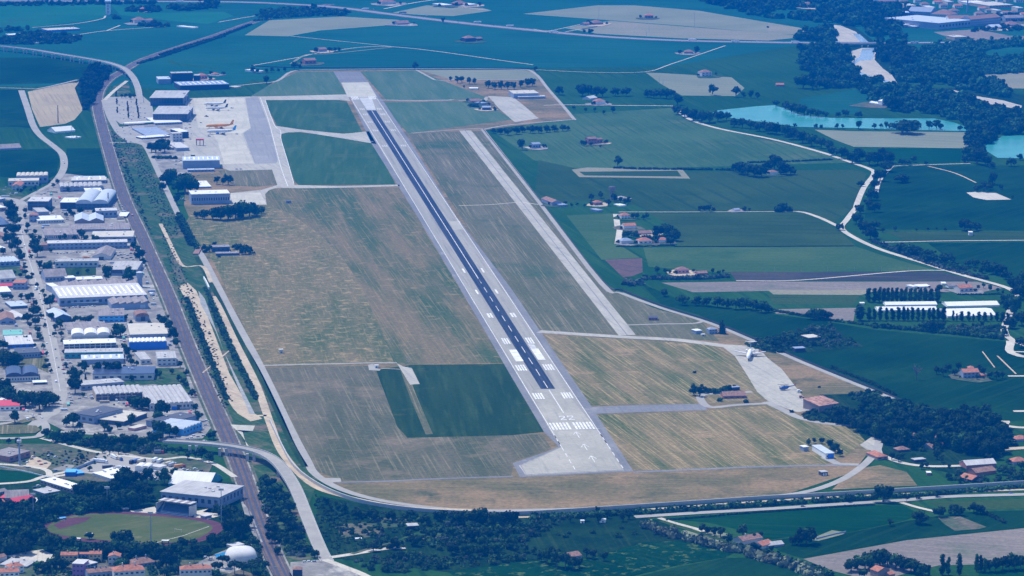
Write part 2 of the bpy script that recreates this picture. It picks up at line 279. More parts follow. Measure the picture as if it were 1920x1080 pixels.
AIR='''grass_mown|345,385;360,190;470,182;545,133;700,131;1000,131;1078,222;905,244;1012,385;1130,545;1240,582;1330,605;1500,678;1672,748;1640,770;1642,830;1600,885;1480,925;1300,942;1000,958;860,956;700,936;612,905;560,850;430,585|dry airfield grass inside the perimeter road
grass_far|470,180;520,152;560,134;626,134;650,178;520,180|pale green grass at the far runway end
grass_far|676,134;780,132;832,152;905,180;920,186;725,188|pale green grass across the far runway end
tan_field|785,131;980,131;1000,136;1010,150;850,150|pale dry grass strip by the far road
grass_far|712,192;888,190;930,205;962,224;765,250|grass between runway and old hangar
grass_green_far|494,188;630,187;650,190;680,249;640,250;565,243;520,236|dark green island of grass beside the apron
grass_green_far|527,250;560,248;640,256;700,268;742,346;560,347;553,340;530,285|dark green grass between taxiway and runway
grass_brown|764,252;866,246;1165,626;1012,622;905,470|brown streaky grass beside the old strip
grass_brown|884,246;906,245;1012,384;1128,530;1230,580;1315,603;1350,640;1190,628|brown green grass along the perimeter road
grass_patchy|345,420;360,400;500,385;545,400;600,440;640,480;680,540;705,600;740,683;492,686;400,490|large blotchy tan meadow towards the railway
grass_band|500,385;495,357;520,352;748,352;775,396;945,681;740,683;705,600;680,540;640,480;600,440;545,400|wide green and brown banded meadow beside the runway
grass_streaks|495,690;690,686;705,695;750,808;764,820;1016,814;1034,842;965,864;958,893;690,902;632,898;585,880;560,820|streaky dry meadow towards the runway threshold
grass_green|705,694;770,684;946,682;1020,810;960,816;764,821;745,800|dark green mown block beside the runway
grass_ochre|1016,628;1180,636;1345,648;1375,668;1402,702;1432,748;1320,757;1106,760|ochre striped meadow before the military apron
grass_ochre|1112,778;1300,772;1440,760;1495,778;1600,803;1636,815;1590,852;1540,874;1190,882|ochre striped meadow at the threshold
grass_mown|1600,880;1650,872;1700,885;1720,910;1560,918|dry meadow with dark blotches by the guard hut
grass_brown|408,320;512,316;524,346;480,350;440,348|dull grass triangle at the hangars'''
for i,l in enumerate(AIR.split('\n')):
    a=l.split('|'); poly('airfield_grass',a[1],a[0],.22+.004*i,a[2])
# ================= airfield paving =================
Z1,Z2,Z3,Z4=.36,.42,.48,.54
poly('runway_shoulder','625,134;675,134;717,187;772,270;855,405;958,540;1105,756;1140,810;1188,884;975,895;961,868;1030,845;1047,837;1020,810;961,710;862,540;779,400;697,270;660,190','asphalt_blue',Z1,'blue grey asphalt runway shoulders and stopway')
poly('runway','654,180;706,180;762,270;945,540;1125,812;1170,882;985,892;975,872;1052,838;1033,810;874,540;708,270','runway_concrete',Z2,'long grey runway running diagonally through the airfield')
poly('runway_pad','992,731;1056,729;1125,812;1168,880;988,890;978,873;1054,838;1034,810','concrete_pad',Z3,'pale concrete runway end with turning pad')
poly('runway_pad','640,155;690,154;707,182;652,182','concrete',Z3,'pale concrete at the far threshold')
poly('runway_strip','687,207;705,207;1041,729;1014,729','strip_dark',Z3,'dark blue resurfaced strip along the runway centre')
poly('runway_pad','673,183;697,183;705,206;688,206','worn_paint',Z4,'white worn block at the far threshold')
poly('runway_patch','842,415;862,414;868,430;850,431','concrete_worn',Z3,'pale square patch beside the dark strip')
A_=P(1072.5,800);B_=P(683,186);U=(B_-A_).normalized();V=Vector((-U.y,U.x,0))   # runway axis; V points to its left seen from here
def along(py):
    x=1072.5+(683-1072.5)*(800-py)/614.0; return (P(x,py)-A_).dot(U)
def mark(name,quads,mat='paint',z=.60,label=None):
    mb=MB(); c=None; Q=[]
    for (d0,d1,v0,v1) in quads:
        q=[A_+U*d+V*v for d,v in ((d0,v0),(d0,v1),(d1,v1),(d1,v0))]; Q.append(q)
    c=Q[0][0]
    for q in Q:
        p=[(a.x-c.x,a.y-c.y,0) for a in q]
        mb.add(p,[(3,2,1,0)])
    o=mb.build(name,mat); o.location=(c.x,c.y,z); return tag(o,label,None,None,'structure')
EW=22.0
dE=along(186)
mark('edge_line',[(along(838),dE,EW-.35,EW+.35)],label='white runway edge line towards the terminal')
mark('edge_line',[(along(838),dE,-EW-.35,-EW+.35)],label='white runway edge line towards the old strip')
mark('centre_line',[(along(775),along(732),-.45,.45)],label='white centre line on the pale pad')
dash=[(d,d+34,-.32,.32) for d in np.arange(along(728),along(525),62)]
dash+=[(along(530),along(208),-.42,.42)]
mark('centre_line',dash,label='white centre line on the dark strip')
bars=[]
for s in (1,-1):
    for k in range(6): v=2.2+k*3.25; bars.append((along(806),along(793),s*(v),s*(v+1.9)))
mark('threshold_bars',bars,label='twelve white threshold bars')
for k,(py,nb) in enumerate(((743,4),(690,4),(640,3),(592,2),(548,1),(508,1))):
    q=[]
    for s in (1,-1):
        for j in range(nb):
            v=(9.5+j*2.7) if nb>2 else 10.5+j*3.2
            q.append((along(py+(5.5 if k<3 else 4)),along(py-(5.5 if k<3 else 4)),s*v,s*(v+(1.7 if nb>2 else 2.2))))
    mark('touchdown_bars',q,label=f'white touchdown bars, pair with {nb} stripes a side, row {k+1} from the number')
mark('aiming_block',[(along(678),along(656),7.5,15.5),(along(676),along(655),-16.5,-8.5)],label='two broad white aiming blocks beside the dark strip')
mark('aiming_block',[(along(655),along(645),-15,-8.5)],'worn_paint',label='greyer worn block beside the white one')
for py in (205,215,229,245,274):
    q=[]
    for s in (1,-1):
        for j in range(3): q.append((along(py+1.6),along(py-1.6),s*(10.5+3*j),s*(12.3+3*j)))
    mark('faded_bars',q,'worn_paint',label='faded touchdown bars towards the far end')
q=[]
for s in (1,-1):
    for j in range(5): q.append((along(187),along(181.5),s*(9+2.6*j),s*(10.6+2.6*j)))
mark('far_threshold_bars',q,label='white bars at the far threshold')
# number 22: strokes in metres (a = along from the digit's foot, v = across)
def two(v0):
    W,Hh,t=5.6,19.0,1.1; L=[]
    seg=lambda a0,a1,x0,x1:(along(788.5)+a0,along(788.5)+a1,v0-x0,v0-x1)
    L+=[seg(0,2.6,0,W),seg(Hh-2.6,Hh,0,W),seg(Hh-7,Hh-2.6,W-t,W),seg(Hh-6,Hh-2.6,0,t)]
    n=6
    for i in range(n):
        a0=2.6+(Hh-9.6)*i/n; x=(W-t)*i/n; L.append(seg(a0,a0+(Hh-9.6)/n+.3,x,x+t*1.25))
    return L
mark('runway_number',two(6.8)+two(-1.2),label='white number 22 on the pale pad')
# displaced-threshold arrows
q=[]
def arrow(dx):
    q.append((dx-26,dx,-.32,.32))
    for i in range(6): q.append((dx-2-i*2,dx-i*2,(.25+i*.55),.95+i*.55)); q.append((dx-2-i*2,dx-i*2,-.95-i*.55,-.25-i*.55))
for py in (811,834,856): arrow(along(py))
mark('approach_arrows',q,label='three white arrows leading to the threshold')
q=[(d,d+14,s*EW-.35,s*EW+.35) for s in (1,-1) for d in np.arange(along(880),along(812),26)]
mark('edge_dashes',q,label='white dashes bordering the turning pad')
ribbon('pad_line','974,874;985,890;1168,881',.9,'worn_paint',.61,'thin worn line round the turning pad',0)
ribbon('threshold_line','1035,809;1124,805',1.0,'worn_paint',.61,'thin line across the runway at the bars',0)
# taxiways, aprons
poly('taxiway','357,184;420,182;470,181;490,181;650,177;658,190;640,187;497,187.5;505,210;517,236;565,243;645,251;692,246;706,270;640,259;565,247;540,248;528,251;526,262;533,280;552,347;640,349;748,346;750,349;640,352;560,353;520,352;505,356;497,364;500,384;430,384;432,362;490,356;520,347;510,318;430,320;409,312;400,270;392,240;362,240','concrete_worn',Z1,'grey taxiway and apron edges')
poly('apron','358,184.5;458,183.5;470,240;456,248;398,249;392,240;372,240','concrete',Z2,'pale concrete apron with parked airliners')
poly('apron','409,270;452,250;476,306;421,308','concrete',Z2+.01,'pale concrete apron block before the long hangar')
poly('apron','398,249;456,248;453,250;410,270','concrete',Z2+.02,'pale concrete apron between the airliners and hangar')
poly('apron','460,183.5;484,181.5;506,240;521,300;518,306;478,307;456,250;470,240','asphalt_pale',Z2,'blue grey asphalt strip along the apron')
poly('apron','432,362;488,361;500,383;436,384','concrete',Z2,'pale concrete apron beside the white roofed hangar')
poly('apron','362,184;372,240;398,249;410,274;378,276;345,262;340,215;350,185','concrete_worn',Z2+.005,'worn concrete apron along the terminal')
ribbon('taxi_line','488,183;503,225;515,270;528,318;540,350',.8,'paint',Z4,'white taxi line on the asphalt')
ribbon('taxi_line','497,187;514,234;526,246;527,262;540,305;551,345',.8,'paint',Z4,'white edge line of the taxiway')
ribbon('taxiway','872,245;1176,629',19,'concrete_worn',Z1+.01,'straight old taxi strip of cracked concrete',0)
ribbon('taxi_line','872,245;1176,629',1.0,'asphalt_blue',Z2,'dark joint along the old taxi strip',0)
ribbon('taxiway','1010,622;1100,628;1180,633;1270,638;1365,650',15,'concrete_worn',Z1+.02,'taxiway to the military apron')
poly('apron','1348,645;1400,648;1425,655;1440,672;1466,692;1525,768;1495,773;1470,764;1440,752;1420,735;1400,702;1378,668','concrete_worn',Z2,'worn concrete military apron')
poly('taxiway','1104,763;1200,759;1322,757;1326,769;1200,773;1112,776','asphalt_blue',Z1+.03,'dark asphalt stub taxiway')
ribbon('service_road','1438,757;1380,760;1332,764;1314,750;1320,740;1370,738;1410,735',8,'road',Z1+.04,'loop of service road round the bunker')
ribbon('service_road','1436,754;1470,770;1500,784;1545,794;1600,799;1635,803',9,'road',Z1+.05,'curving service road to the trees')
ribbon('service_road','490,686;560,684;640,682.5;692,681;744,681',5,'road',Z1+.02,'narrow service road across the meadow')
poly('service_pad','690,684;700,682;703,690;714,692;712,695;692,694','road',Z1+.06,'small paved spot beside the white hut')
poly('service_pad','744,681;756,687;772,690;787,720;769,721','concrete_worn',Z1+.06,'paved pad beside the antenna')
ribbon('service_road','714,691;750,693',2.5,'road',Z1+.065,'footpath from hut to antenna',0)
ribbon('track','756,692;775,745;805,815',7,'grass_brown',Z1+.03,'faint brown track in the green block',0)
ribbon('service_road','690,187.5;780,189;845,188;848,187',9,'road',Z1+.03,'grey stub road from the far threshold',0)
ribbon('service_road','860,189;905,191;912,183;920,182',6,'road',Z1+.03,'service road to the old hangar')
poly('apron','915,180;962,182;985,200;1010,222;965,229;935,203','concrete_worn',Z1+.05,'worn concrete apron of the old hangar')
ribbon('service_road','1188,886;1300,881;1420,876;1510,874;1600,873',6,'asphalt_blue',Z1+.02,'faint grey road from the runway end')
ribbon('service_road','632,905;720,903;830,898;962,894',5,'asphalt_blue',Z1+.02,'faint grey road to the turning pad')
ribbon('service_road','860,386;920,384;975,380;1010,384',3,'track_white',Z1+.02,'thin pale path across the brown grass')
ribbon('service_road','772,250;862,243;905,241',5,'road',Z1+.02,'pale road from the runway to the perimeter')
ribbon('service_road','640,259;700,266',3,'road',Z1+.07,'narrow path by the taxiway',0)
ribbon('service_road','1175,610;1240,608;1300,607;1320,602',5,'road',Z1+.03,'narrow road to the control hut')
# perimeter road
ribbon('perimeter_road','410,165;480,157;520,152;548,134;600,131;780,129;960,130;1000,136;1030,170;1073,220;1066,225;960,234;905,243',6,'road',Z1+.04,'pale perimeter road round the far end',4)
ribbon('perimeter_road','905,243;1015,384;1128,532;1165,550;1240,578;1330,606;1420,643;1500,678;1590,715;1674,748',7,'road',Z1+.04,'pale perimeter road beside the farmland',4)
ribbon('perimeter_road','780,131;815,150;835,152;850,150;1005,149',5,'road',Z1+.04,'pale inner road at the far end',0)
ribbon('perimeter_road','262,266;275,278;300,330;345,425;380,482;430,578;490,690;545,805;575,862;592,890;640,918;720,940;850,956;1000,957;1200,950;1300,943;1480,928;1560,908;1610,880;1642,848;1650,818',8,'road',Z1+.05,'grey perimeter road beside the flood wall',5)
ribbon('service_road','1640,848;1690,868;1750,875;1840,872',7,'track_white',Z1+.06,'pale track to the ruin',4)
poly('service_pad','588,893;600,896;638,896;640,903;612,906','road',Z1+.07,'paved turning spot beside the flood wall')
poly('service_pad','1612,834;1645,812;1655,850;1625,843','concrete_worn',Z1+.04,'bare worn concrete beside the trees')
ribbon('service_road','1546,858;1570,870;1610,872',9,'road',Z1+.06,'paved yard of the white service hall',0)
poly('apron','376,240;412,240;420,312;380,314;345,300;345,258','concrete_worn',Z1+.012,'worn concrete round the red gantry')
# ================= railway, roads, river, lakes =================
RAIL='560,1120;530,1080;494,1000;470,932;447,868;425,815;404,768;383,720;345,630;318,560;290,497;262,435;235,377;215,320;200,268;190,232;183,200;186,172;203,150;228,135;262,115;310,97;400,68;480,40;548,22;620,8'
poly('verge_ground','183,200;215,160;240,150;262,262;300,335;380,490;470,640;560,840;600,890;560,1000;620,1060;560,1100;430,870;330,620;200,290','verge',.30,'overgrown strip between railway and airfield')
ribbon('haul_road','900,968;1000,970;1200,957;1440,940;1690,927;1920,913;1960,911',5,'dirt',.44,'pale dirt strip below the flood wall',4)
ribbon('railway_margin',RAIL,24,'scrub_soil',.34,'pale dusty margin along the railway',4)
ribbon('railway_bed',RAIL,14.5,'ballast',.40,'brown railway ballast bed curving past the factories',4)
for s in (-1,1):
    ribbon('railway_wall_path',RAIL,1.6,'yard',.43,'pale edge path along the railway',4,off=s*8.6)
    ribbon('railway_track',RAIL,2.1,'rail_steel',.46,'dark railway track',4,off=s*2.6)
    ribbon('railway_track',RAIL,.7,'rail_steel',.46,'dark cable trough along the track',4,off=s*5.7)
MOTOR='0,1;200,2.5;440,4;560,9;640,15;740,28;830,39;900,47;960,53;1040,61;1120,68;1200,73;1300,77;1440,79.5;1560,81'
ribbon('motorway',MOTOR,22,'motorway_mat',.5,'motorway crossing the plain far away',4)
ribbon('motorway','1660,81;1760,80;1840,79;1920,79;2000,79',22,'motorway_mat',.5,'motorway beyond the river bridge',4)
ribbon('motorway_verge',MOTOR,40,'scrub_soil',.32,'dry verge of the motorway',4)
ROADS='''street|40,170;52,205;62,235;76,255;100,274;117,290;120,312;112,330;98,345|11|road|country road bending towards the factories
street|0,160;40,166;75,166;146,150|6|road|narrow road at the ochre field
street|98,345;60,365;36,378;28,384|7|road|side road into the industrial estate
street|-10,345;22,374;33,395;40,435;52,480;68,530;82,580;95,640;107,700;113,735;112,748;100,765;80,785;60,800;30,808;-20,812|14|road|long grey main street of the industrial estate
street|112,745;78,785;-20,812|9|road|road curving to the roundabout
street|75,785;86,800;80,812;40,822;-20,822|8|road|ring of the roundabout
street|80,808;140,812;200,816;260,822;310,828|7|road|narrow road from the roundabout to the overpass
street|78,822;130,836;180,848;240,856;300,862;350,858;400,870;440,895|6|track_white|dusty lane below the overpass
street|-10,860;60,876;95,893;110,893;130,890|6|track_white|lane along the small green field
street|-10,915;30,906;80,895;130,884|6|track_white|lane to the blue sheds
street|272,276;268,272;250,268;205,268|6|road|access to the car park
street|196,188;205,215;215,235;225,250;240,262;262,268|12|road|grey access road of the terminal
street|196,188;215,170;238,152|7|track_white|ramp up to the viaduct
street|258,190;262,175;258,165|7|track_white|road below the viaduct end
street|1190,970;1300,963;1440,955;1560,947;1690,939;1800,931;1920,924;1960,922|9|road|grey bypass road below the airfield
street|1236,972;1260,980;1304,992;1320,998|5|track_white|white lane off the bypass road
street|1690,943;1720,952;1754,960|5|track_white|white lane to the garden plot
street|608,1050;640,1062;680,1078;720,1100|7|track_white|white lane from the road works
street|620,1046;660,1040;720,1030;760,1028|7|track_white|lane to the overgrown gardens
track|1262,200;1280,215;1300,227;1350,242;1450,262;1540,286;1590,303;1632,318;1638,328;1620,352;1607,382;1605,392|8|track_white|winding white track by the wood
track|1605,390;1588,412;1578,428;1600,445;1650,468;1720,490;1800,515;1890,541;1905,560;1892,590;1900,640;1930,690|8|track_white|white track descending past the white sheds
track|1578,428;1540,410;1512,400;1494,397|7|track_white|white lane joining the winding track
track|1673,312;1660,325;1648,342;1642,365|6|track_white|white track beside the tree line
track|1673,312;1720,310;1820,307|4|track_white|straight thin white track by the lake
track|1640,455;1700,454;1800,452;1920,450|4|track_white|thin white track past the hut
track|1740,312;1790,325;1830,343|3|dirt|dusty line across the dark field
track|1380,527;1500,526;1700,509;1790,508|4|track_white|white line of track by the dark strip
track|1155,402;1158,425;1162,430;1158,458|8|track_white|short white drive at the farm cluster
track|1160,398;1300,398;1494,397|3|track_white|thin lane to the hedge cottage
track|1020,198;1060,197;1140,198;1262,199|5|track_white|straight pale lane to the lake
track|1002,131;1110,136;1210,135;1260,120;1360,86|3|track_white|thin track to the motorway
track|470,124;560,108;600,100;735,88;1000,122|4|track_white|thin tracks joining at the field corner
track|545,68;700,84;735,88|3|track_white|thin line of track across the green field
track|545,120;575,103;620,101;735,89|6|tan_field|dusty track to the small farm
track|1090,55;1120,50;1060,60|4|track_white|short pale drive at the far farm
track|1000,55;1030,58;1100,44;1140,42|3|track_white|pale lane before the far farm
track|720,17;780,5;830,-2|6|track_white|pale lane beyond the motorway
track|850,12;915,20|5|track_white|pale lane to the far sheds
track|130,68;200,58;310,50|4|track_white|pale lane in the green fields
track|60,52;140,45;190,36;198,30|4|track_white|pale lane to the white tower
track|200,58;225,48|4|track_white|pale spur of the lane
track|410,42;480,30;560,20|4|track_white|pale lane beside the railway
track|1240,978;1310,1000;1440,1040;1560,1085|6|crop_mid|grassy path beside the reeds
track|1894,640;1912,668;1940,690|9|track_white|wide white road bend by the trees
track|1890,660;1920,664|5|track_white|white lane to the red roofed farm
track|1890,706;1920,705|6|track_white|white drive of the red roofed farm
track|1842,660;1865,690|1.4|dirt|dirt line in the dark field
track|1870,668;1905,702|1.8|dirt|second dirt line in the dark field
track|1900,772;1920,770;1960,771|7|track_white|white lane at the wood edge
track|1885,790;1905,802;1940,808|8|track_white|white lane bend at the wood edge
street|1860,845;1900,842;1925,830|10|dirt|sandy yard lane by the ruin
track|660,1040;720,1022;790,1012;860,1004|4|scrub_soil|path through the scrub
track|380,700;440,650|2|dirt|faint path'''
for i,l in enumerate(ROADS.split('\n')):
    a=l.split('|'); ribbon(a[0],a[1],float(a[2]),a[3],.47+.003*i,a[4])
poly('roundabout_island','0,800;40,796;68,798;76,806;66,812;0,818','grass_brown',.66,'dull grass island of the roundabout')
poly('roundabout_island','12,795;60,782;70,786;40,794','grass_brown',.66,'grass wedge beside the roundabout')
ribbon('street_line','22,374;33,395;40,435;52,480;68,530;82,580;95,640;107,700;113,735',.8,'worn_paint',.70,'pale centre line of the main street')
# industrial estate ground, yards, car parks
poly('yard_ground','0,345;28,384;70,360;120,325;205,335;260,440;330,600;385,730;405,790;380,822;300,826;130,812;85,790;0,790','yard',.33,'pale paved ground of the industrial estate')
for s,mt,lb in (('100,540;270,520;280,565;120,575','yard','pale factory yard'),('96,520;180,516;180,500;96,503','grass_green','strip of lawn between the sheds'),
    ('230,690;345,690;360,740;290,720;230,725','verge','rough grass by the railway'),('0,352;16,350;60,372;36,384;0,352','verge','green corner by the side road'),
    ('0,500;45,500;50,518;0,514','verge','grass verge by the main street'),('0,680;85,668;92,700;70,690;0,690','grass_brown','dry lawn beside the main street')):
    poly('yard_patch',s,mt,.38,lb)
poly('car_park','196,190;206,182;268,180;285,195;290,225;255,236;225,232;205,215','road',.42,'car park before the terminal')
poly('car_park','215,238;270,236;275,262;240,268;226,255','road',.43,'lower car park beside the railway')
poly('terminal_ground','240,235;345,228;360,265;357,330;300,330;276,278;262,266','yard',.34,'paved ground round the terminal offices')
poly('scrapyard_ground','0,832;150,832;330,850;400,868;390,890;300,898;160,905;60,885;0,868','scrub_soil',.36,'weedy scrapyard ground')
poly('lorry_park','145,885;160,866;200,845;240,850;330,872;350,886;330,896;240,898;200,892','road',.44,'grey lorry park')
poly('scrapyard_ground','48,872;60,853;98,868;88,878','dirt',.45,'sandy patch before the brick hall')
poly('scrapyard_ground','96,880;125,870;140,873;128,884','yard',.45,'pale rubble yard')
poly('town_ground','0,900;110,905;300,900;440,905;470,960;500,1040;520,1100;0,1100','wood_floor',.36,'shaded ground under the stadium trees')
poly('town_ground','0,1062;130,1050;250,1050;400,1050;500,1085;500,1110;0,1110','scrub_soil',.38,'garden ground among the houses')
poly('plaza','14,1042;40,1036;80,1030;112,1046;108,1056;88,1060;62,1052;30,1050','track_white',.46,'white gravel square beside the grey roof')
poly('plaza','400,948;425,948;430,965;400,962;380,960','yard',.45,'pale forecourt of the sports hall')
poly('plaza','243,958;290,950;300,962;262,965','track_white',.45,'pale apron beside the grandstand')
poly('plaza','368,958;400,952;420,965;380,976;360,975','track_white',.45,'pale apron on the far side of the grandstand')
poly('plaza','360,1060;400,1040;440,1024;480,1010;490,1030;470,1060;430,1075','yard',.45,'paved pool terrace')
poly('pool','402,1040;424,1034;428,1044;408,1049','pool_water',.52,'blue outdoor pool')
poly('plaza','450,935;470,960;495,1015;485,1018;462,975','yard',.45,'pale lane beside the railway')
# stadium
def oval(a,b,c,d,k):
    pass
def track_outline(sc):
    cx,cy_=0,0; out=[]
    for i in range(48):
        t=2*math.pi*i/48; x=math.cos(t); y=math.sin(t)
        e=.72; X=np.sign(x)*abs(x)**e*sc[0]; Y=np.sign(y)*abs(y)**e*sc[1]; out.append((X,Y))
    return out
c0=(P(78,985)+P(410,1000))/2
def stad(sc,mat,z,name,lb):
    # axes read from the photo: the long axis runs from (84,985) to (408,1001)
    ux=(P(407,1003)-P(82,979)); Lx=ux.length/2; ux.normalize(); uy=Vector((-ux.y,ux.x,0)); cc=(P(407,1003)+P(82,979))/2
    pts=[cc+ux*(x*Lx*sc)+uy*(y*(Lx*sc if False else 1)) for x,y in track_outline((1,STH*1.0-(1-sc)*Lx))]
    o=flatmesh(name,pts,mat,z); return tag(o,lb,None,None,'structure')
STH=54
stad(1.0,'tartan',.48,'running_track','dark red running track oval')
stad(.885,'pitch',.52,'pitch','worn green sports pitch inside the running track')
poly('jump_area','100,984;128,971;172,969;160,978;112,992','tartan',.56,'purple red jumping area on the track bend')
ribbon('pitch_line','292,1019;345,1005;392,988',.5,'paint',.57,'white goal line of the pitch',0)
# river, lakes
poly('river_bank','1550,45;1600,48;1640,78;1700,120;1690,165;1800,165;1920,195;1920,215;1860,205;1780,190;1680,170;1590,140;1585,110;1600,85;1560,80','wood_floor',.30,'wooded river banks')
poly('gravel_bar','1560,46;1577,48;1606,60;1614,76;1626,80;1572,80;1566,66','gravel_bar',.45,'pale gravel bar above the motorway bridge')
poly('river','1598,62;1612,64;1630,80;1614,80','river_water',.5,'pale river above the bridge')
poly('gravel_bar','1596,96;1616,90;1644,90;1640,112;1655,128;1672,140;1684,158;1660,150;1618,142;1592,124;1600,112','gravel_bar',.46,'pale gravel bend of the river')
poly('river','1616,92;1642,90;1636,112;1612,114;1600,122;1606,132;1640,146;1668,152;1660,155;1620,148;1590,124;1600,114;1612,106','river_water',.51,'pale river bending round the gravel')
poly('gravel_bar','1780,166;1800,172;1830,180;1880,188;1916,198;1914,205;1870,198;1830,190;1808,180','gravel_bar',.46,'long pale gravel bed by the wood')
poly('gravel_bar','1695,161;1726,164;1722,169;1700,166','gravel_bar',.47,'small gravel patch among the trees')
poly('lake','1330,214;1345,207;1372,204;1420,199;1452,197;1470,203;1500,215;1560,221;1650,222;1752,222;1790,230;1818,240;1812,246;1700,243;1600,240;1500,238;1420,228;1370,221','lake_water',.55,'turquoise lake among trees')
poly('lake','1842,278;1858,266;1880,255;1920,248;1960,246;1960,300;1920,299;1870,296','lake_water',.55,'turquoise pond at the picture edge')
poly('sand_pit','1812,361;1840,359;1868,362;1896,374;1850,375;1825,370','track_white',.5,'pale sandy pit in the dark field')
# site works between railway and airfield
poly('earthwork','338,536;352,530;368,545;392,600;430,700;470,770;492,785;470,790;445,775;420,715;370,600','dirt',.44,'sandy strip of earthworks')
poly('stream','372,545;384,560;420,660;470,760;478,776;468,776;440,710;404,620;376,570','stream_mat',.52,'pale shallow stream in the earthworks')
ribbon('haul_road','398,556;412,580;440,640;480,720;505,790;530,850;580,905;640,930;760,952;900,958',8,'dirt',.5,'sandy haul road beside the flood wall')
ribbon('haul_road','342,540;362,580;388,640;420,720;452,775;500,780',7,'dirt',.5,'sandy haul road along the stream')
poly('earthwork','432,796;478,798;474,808;440,806;455,810;462,835;478,842;470,842;452,815','concrete',.5,'white concrete apron by the overpass')
ribbon('track','301,420;318,455;330,480;345,500;380,500;396,530',5,'dirt',.45,'dusty path in the scrub')
poly('earthwork','318,455;330,470;345,520;352,530;335,530;322,500','scrub_soil',.4,'bare patch in the scrub')
ribbon('ditch','368,482;408,556;444,628;482,694;520,772;548,835;572,876',6,'grass_green',.41,'green ditch beside the perimeter road')
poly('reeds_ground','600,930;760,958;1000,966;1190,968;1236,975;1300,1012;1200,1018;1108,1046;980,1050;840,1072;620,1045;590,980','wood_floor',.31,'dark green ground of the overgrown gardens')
poly('garden_plots','634,985;676,978;720,984;708,1004;660,1012;636,1004','scrub_soil',.335,'dug garden plots among the scrub')
poly('garden_plots','690,970;760,972;770,985;720,990','scrub_soil',.336,'dry garden clearing by the flood wall')
poly('garden_plots','800,990;870,984;860,1000;790,1008;740,1014','verge',.337,'grassy clearing beside the cube shed')
poly('work_site','545,1054;600,1050;640,1062;690,1085;640,1100;540,1100','yard',.4,'dusty roadworks site')
poly('garden_plot','1758,970;1800,968;1850,988;1834,992;1790,995;1770,982','scrub_soil',.42,'garden plot of planted rows')
poly('field_yard','1280,995;1310,990;1372,1002;1356,1016;1300,1012','tan_field',.43,'bare pale yard beside the reeds')
poly('field_yard','1516,1012;1560,994;1586,998;1580,1002;1535,1014','tan_field',.43,'bare brown yard with a low wall')
poly('crop_patch','1072,318;1100,314;1280,318;1294,335;1240,334;1086,332','pale_dry',.4,'sandy rim of a walled plot')
poly('crop_patch','1086,322;1270,320;1278,331;1096,329','crop_mid',.43,'grassy inside of the walled plot')
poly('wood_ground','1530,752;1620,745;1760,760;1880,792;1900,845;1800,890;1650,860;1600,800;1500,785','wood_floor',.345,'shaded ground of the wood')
poly('scrub_ground','1390,650;1470,625;1560,612;1620,650;1530,660;1450,662','wood_floor',.35,'scrub ground round the ruined hut')
poly('scrub_ground','1535,740;1610,738;1660,745;1680,755;1600,760','wood_floor',.352,'scrub ground behind the rusty hangar')
poly('forest_ground','140,165;165,130;205,128;205,150;180,180;172,210;155,205','wood_floor',.31,'ground of the railway wood')
# ================= object materials =================
for k,c in dict(white=(.74,.74,.72),pale=(.55,.54,.52),grey=(.36,.36,.37),conc=(.42,.41,.39),cream=(.52,.475,.39),blue=(.04,.16,.60),skyblue=(.10,.38,.75),navy=(.03,.035,.07),dark=(.06,.06,.065),
    brick=(.30,.14,.11),yellow=(.52,.43,.22),violet=(.30,.14,.33),green=(.16,.42,.35),tan=(.42,.34,.25),red=(.55,.06,.09),brown=(.26,.20,.18),bluegrey=(.25,.30,.40),steel=(.45,.50,.56),glassblue=(.06,.10,.18),orange=(.75,.33,.03),teal=(.05,.28,.30),pink=(.60,.30,.28)).items():
    M(k,c,.7,.10,.15,.25)
M('tile',(.40,.165,.105),.9,.3,.5,.1); M('tile_old',(.26,.155,.12),.9,.35,.5,.1); M('rust',(.36,.20,.15),.8,.9,.3,.1,sheet=(2.2,60)); M('slab',(.40,.39,.38),.85,.28,.12,.15,sheet=(1.5,60)); M('slab_pale',(.52,.50,.475),.8,.2,.12,.2,sheet=(1.5,60)); M('slab_white',(.70,.69,.665),.7,.12,.1,.3,sheet=(1.5,60)); M('slab_brown',(.25,.22,.215),.85,.4,.12,.15,sheet=(1.5,60)); M('slab_dark',(.065,.07,.09),.6,.2,.2,.3,sheet=(1.5,60)); M('pv',(.025,.035,.085),.35,.2,.3,.5,sheet=(1.5,60))
M('glass',(.03,.05,.09),.15,.2,.3,.5); M('sky_light',(.9,.9,.9),.4,.03,.1,.4); M('tyre',(.02,.02,.02),.9); M('trunk',(.09,.07,.05),.95,.2,.5)
RO=dict(W='slab_white',P='slab_pale',G='slab',B='slab_brown',D='slab_dark',N='pv',R='tile',O='tile_old',C='cream',T='green',S='steel',X='rust',U='bluegrey',K='red',Y='skyblue')
WA=dict(w='white',p='pale',g='grey',c='cream',b='blue',s='skyblue',n='navy',d='dark',r='brick',y='yellow',v='violet',t='tan',u='bluegrey',k='glassblue',o='brown',i='pink',e='teal')
def spans(n,L,f=.55):
    return [(L*(i+.5-f/2)/n,L*(i+.5+f/2)/n) for i in range(n)]
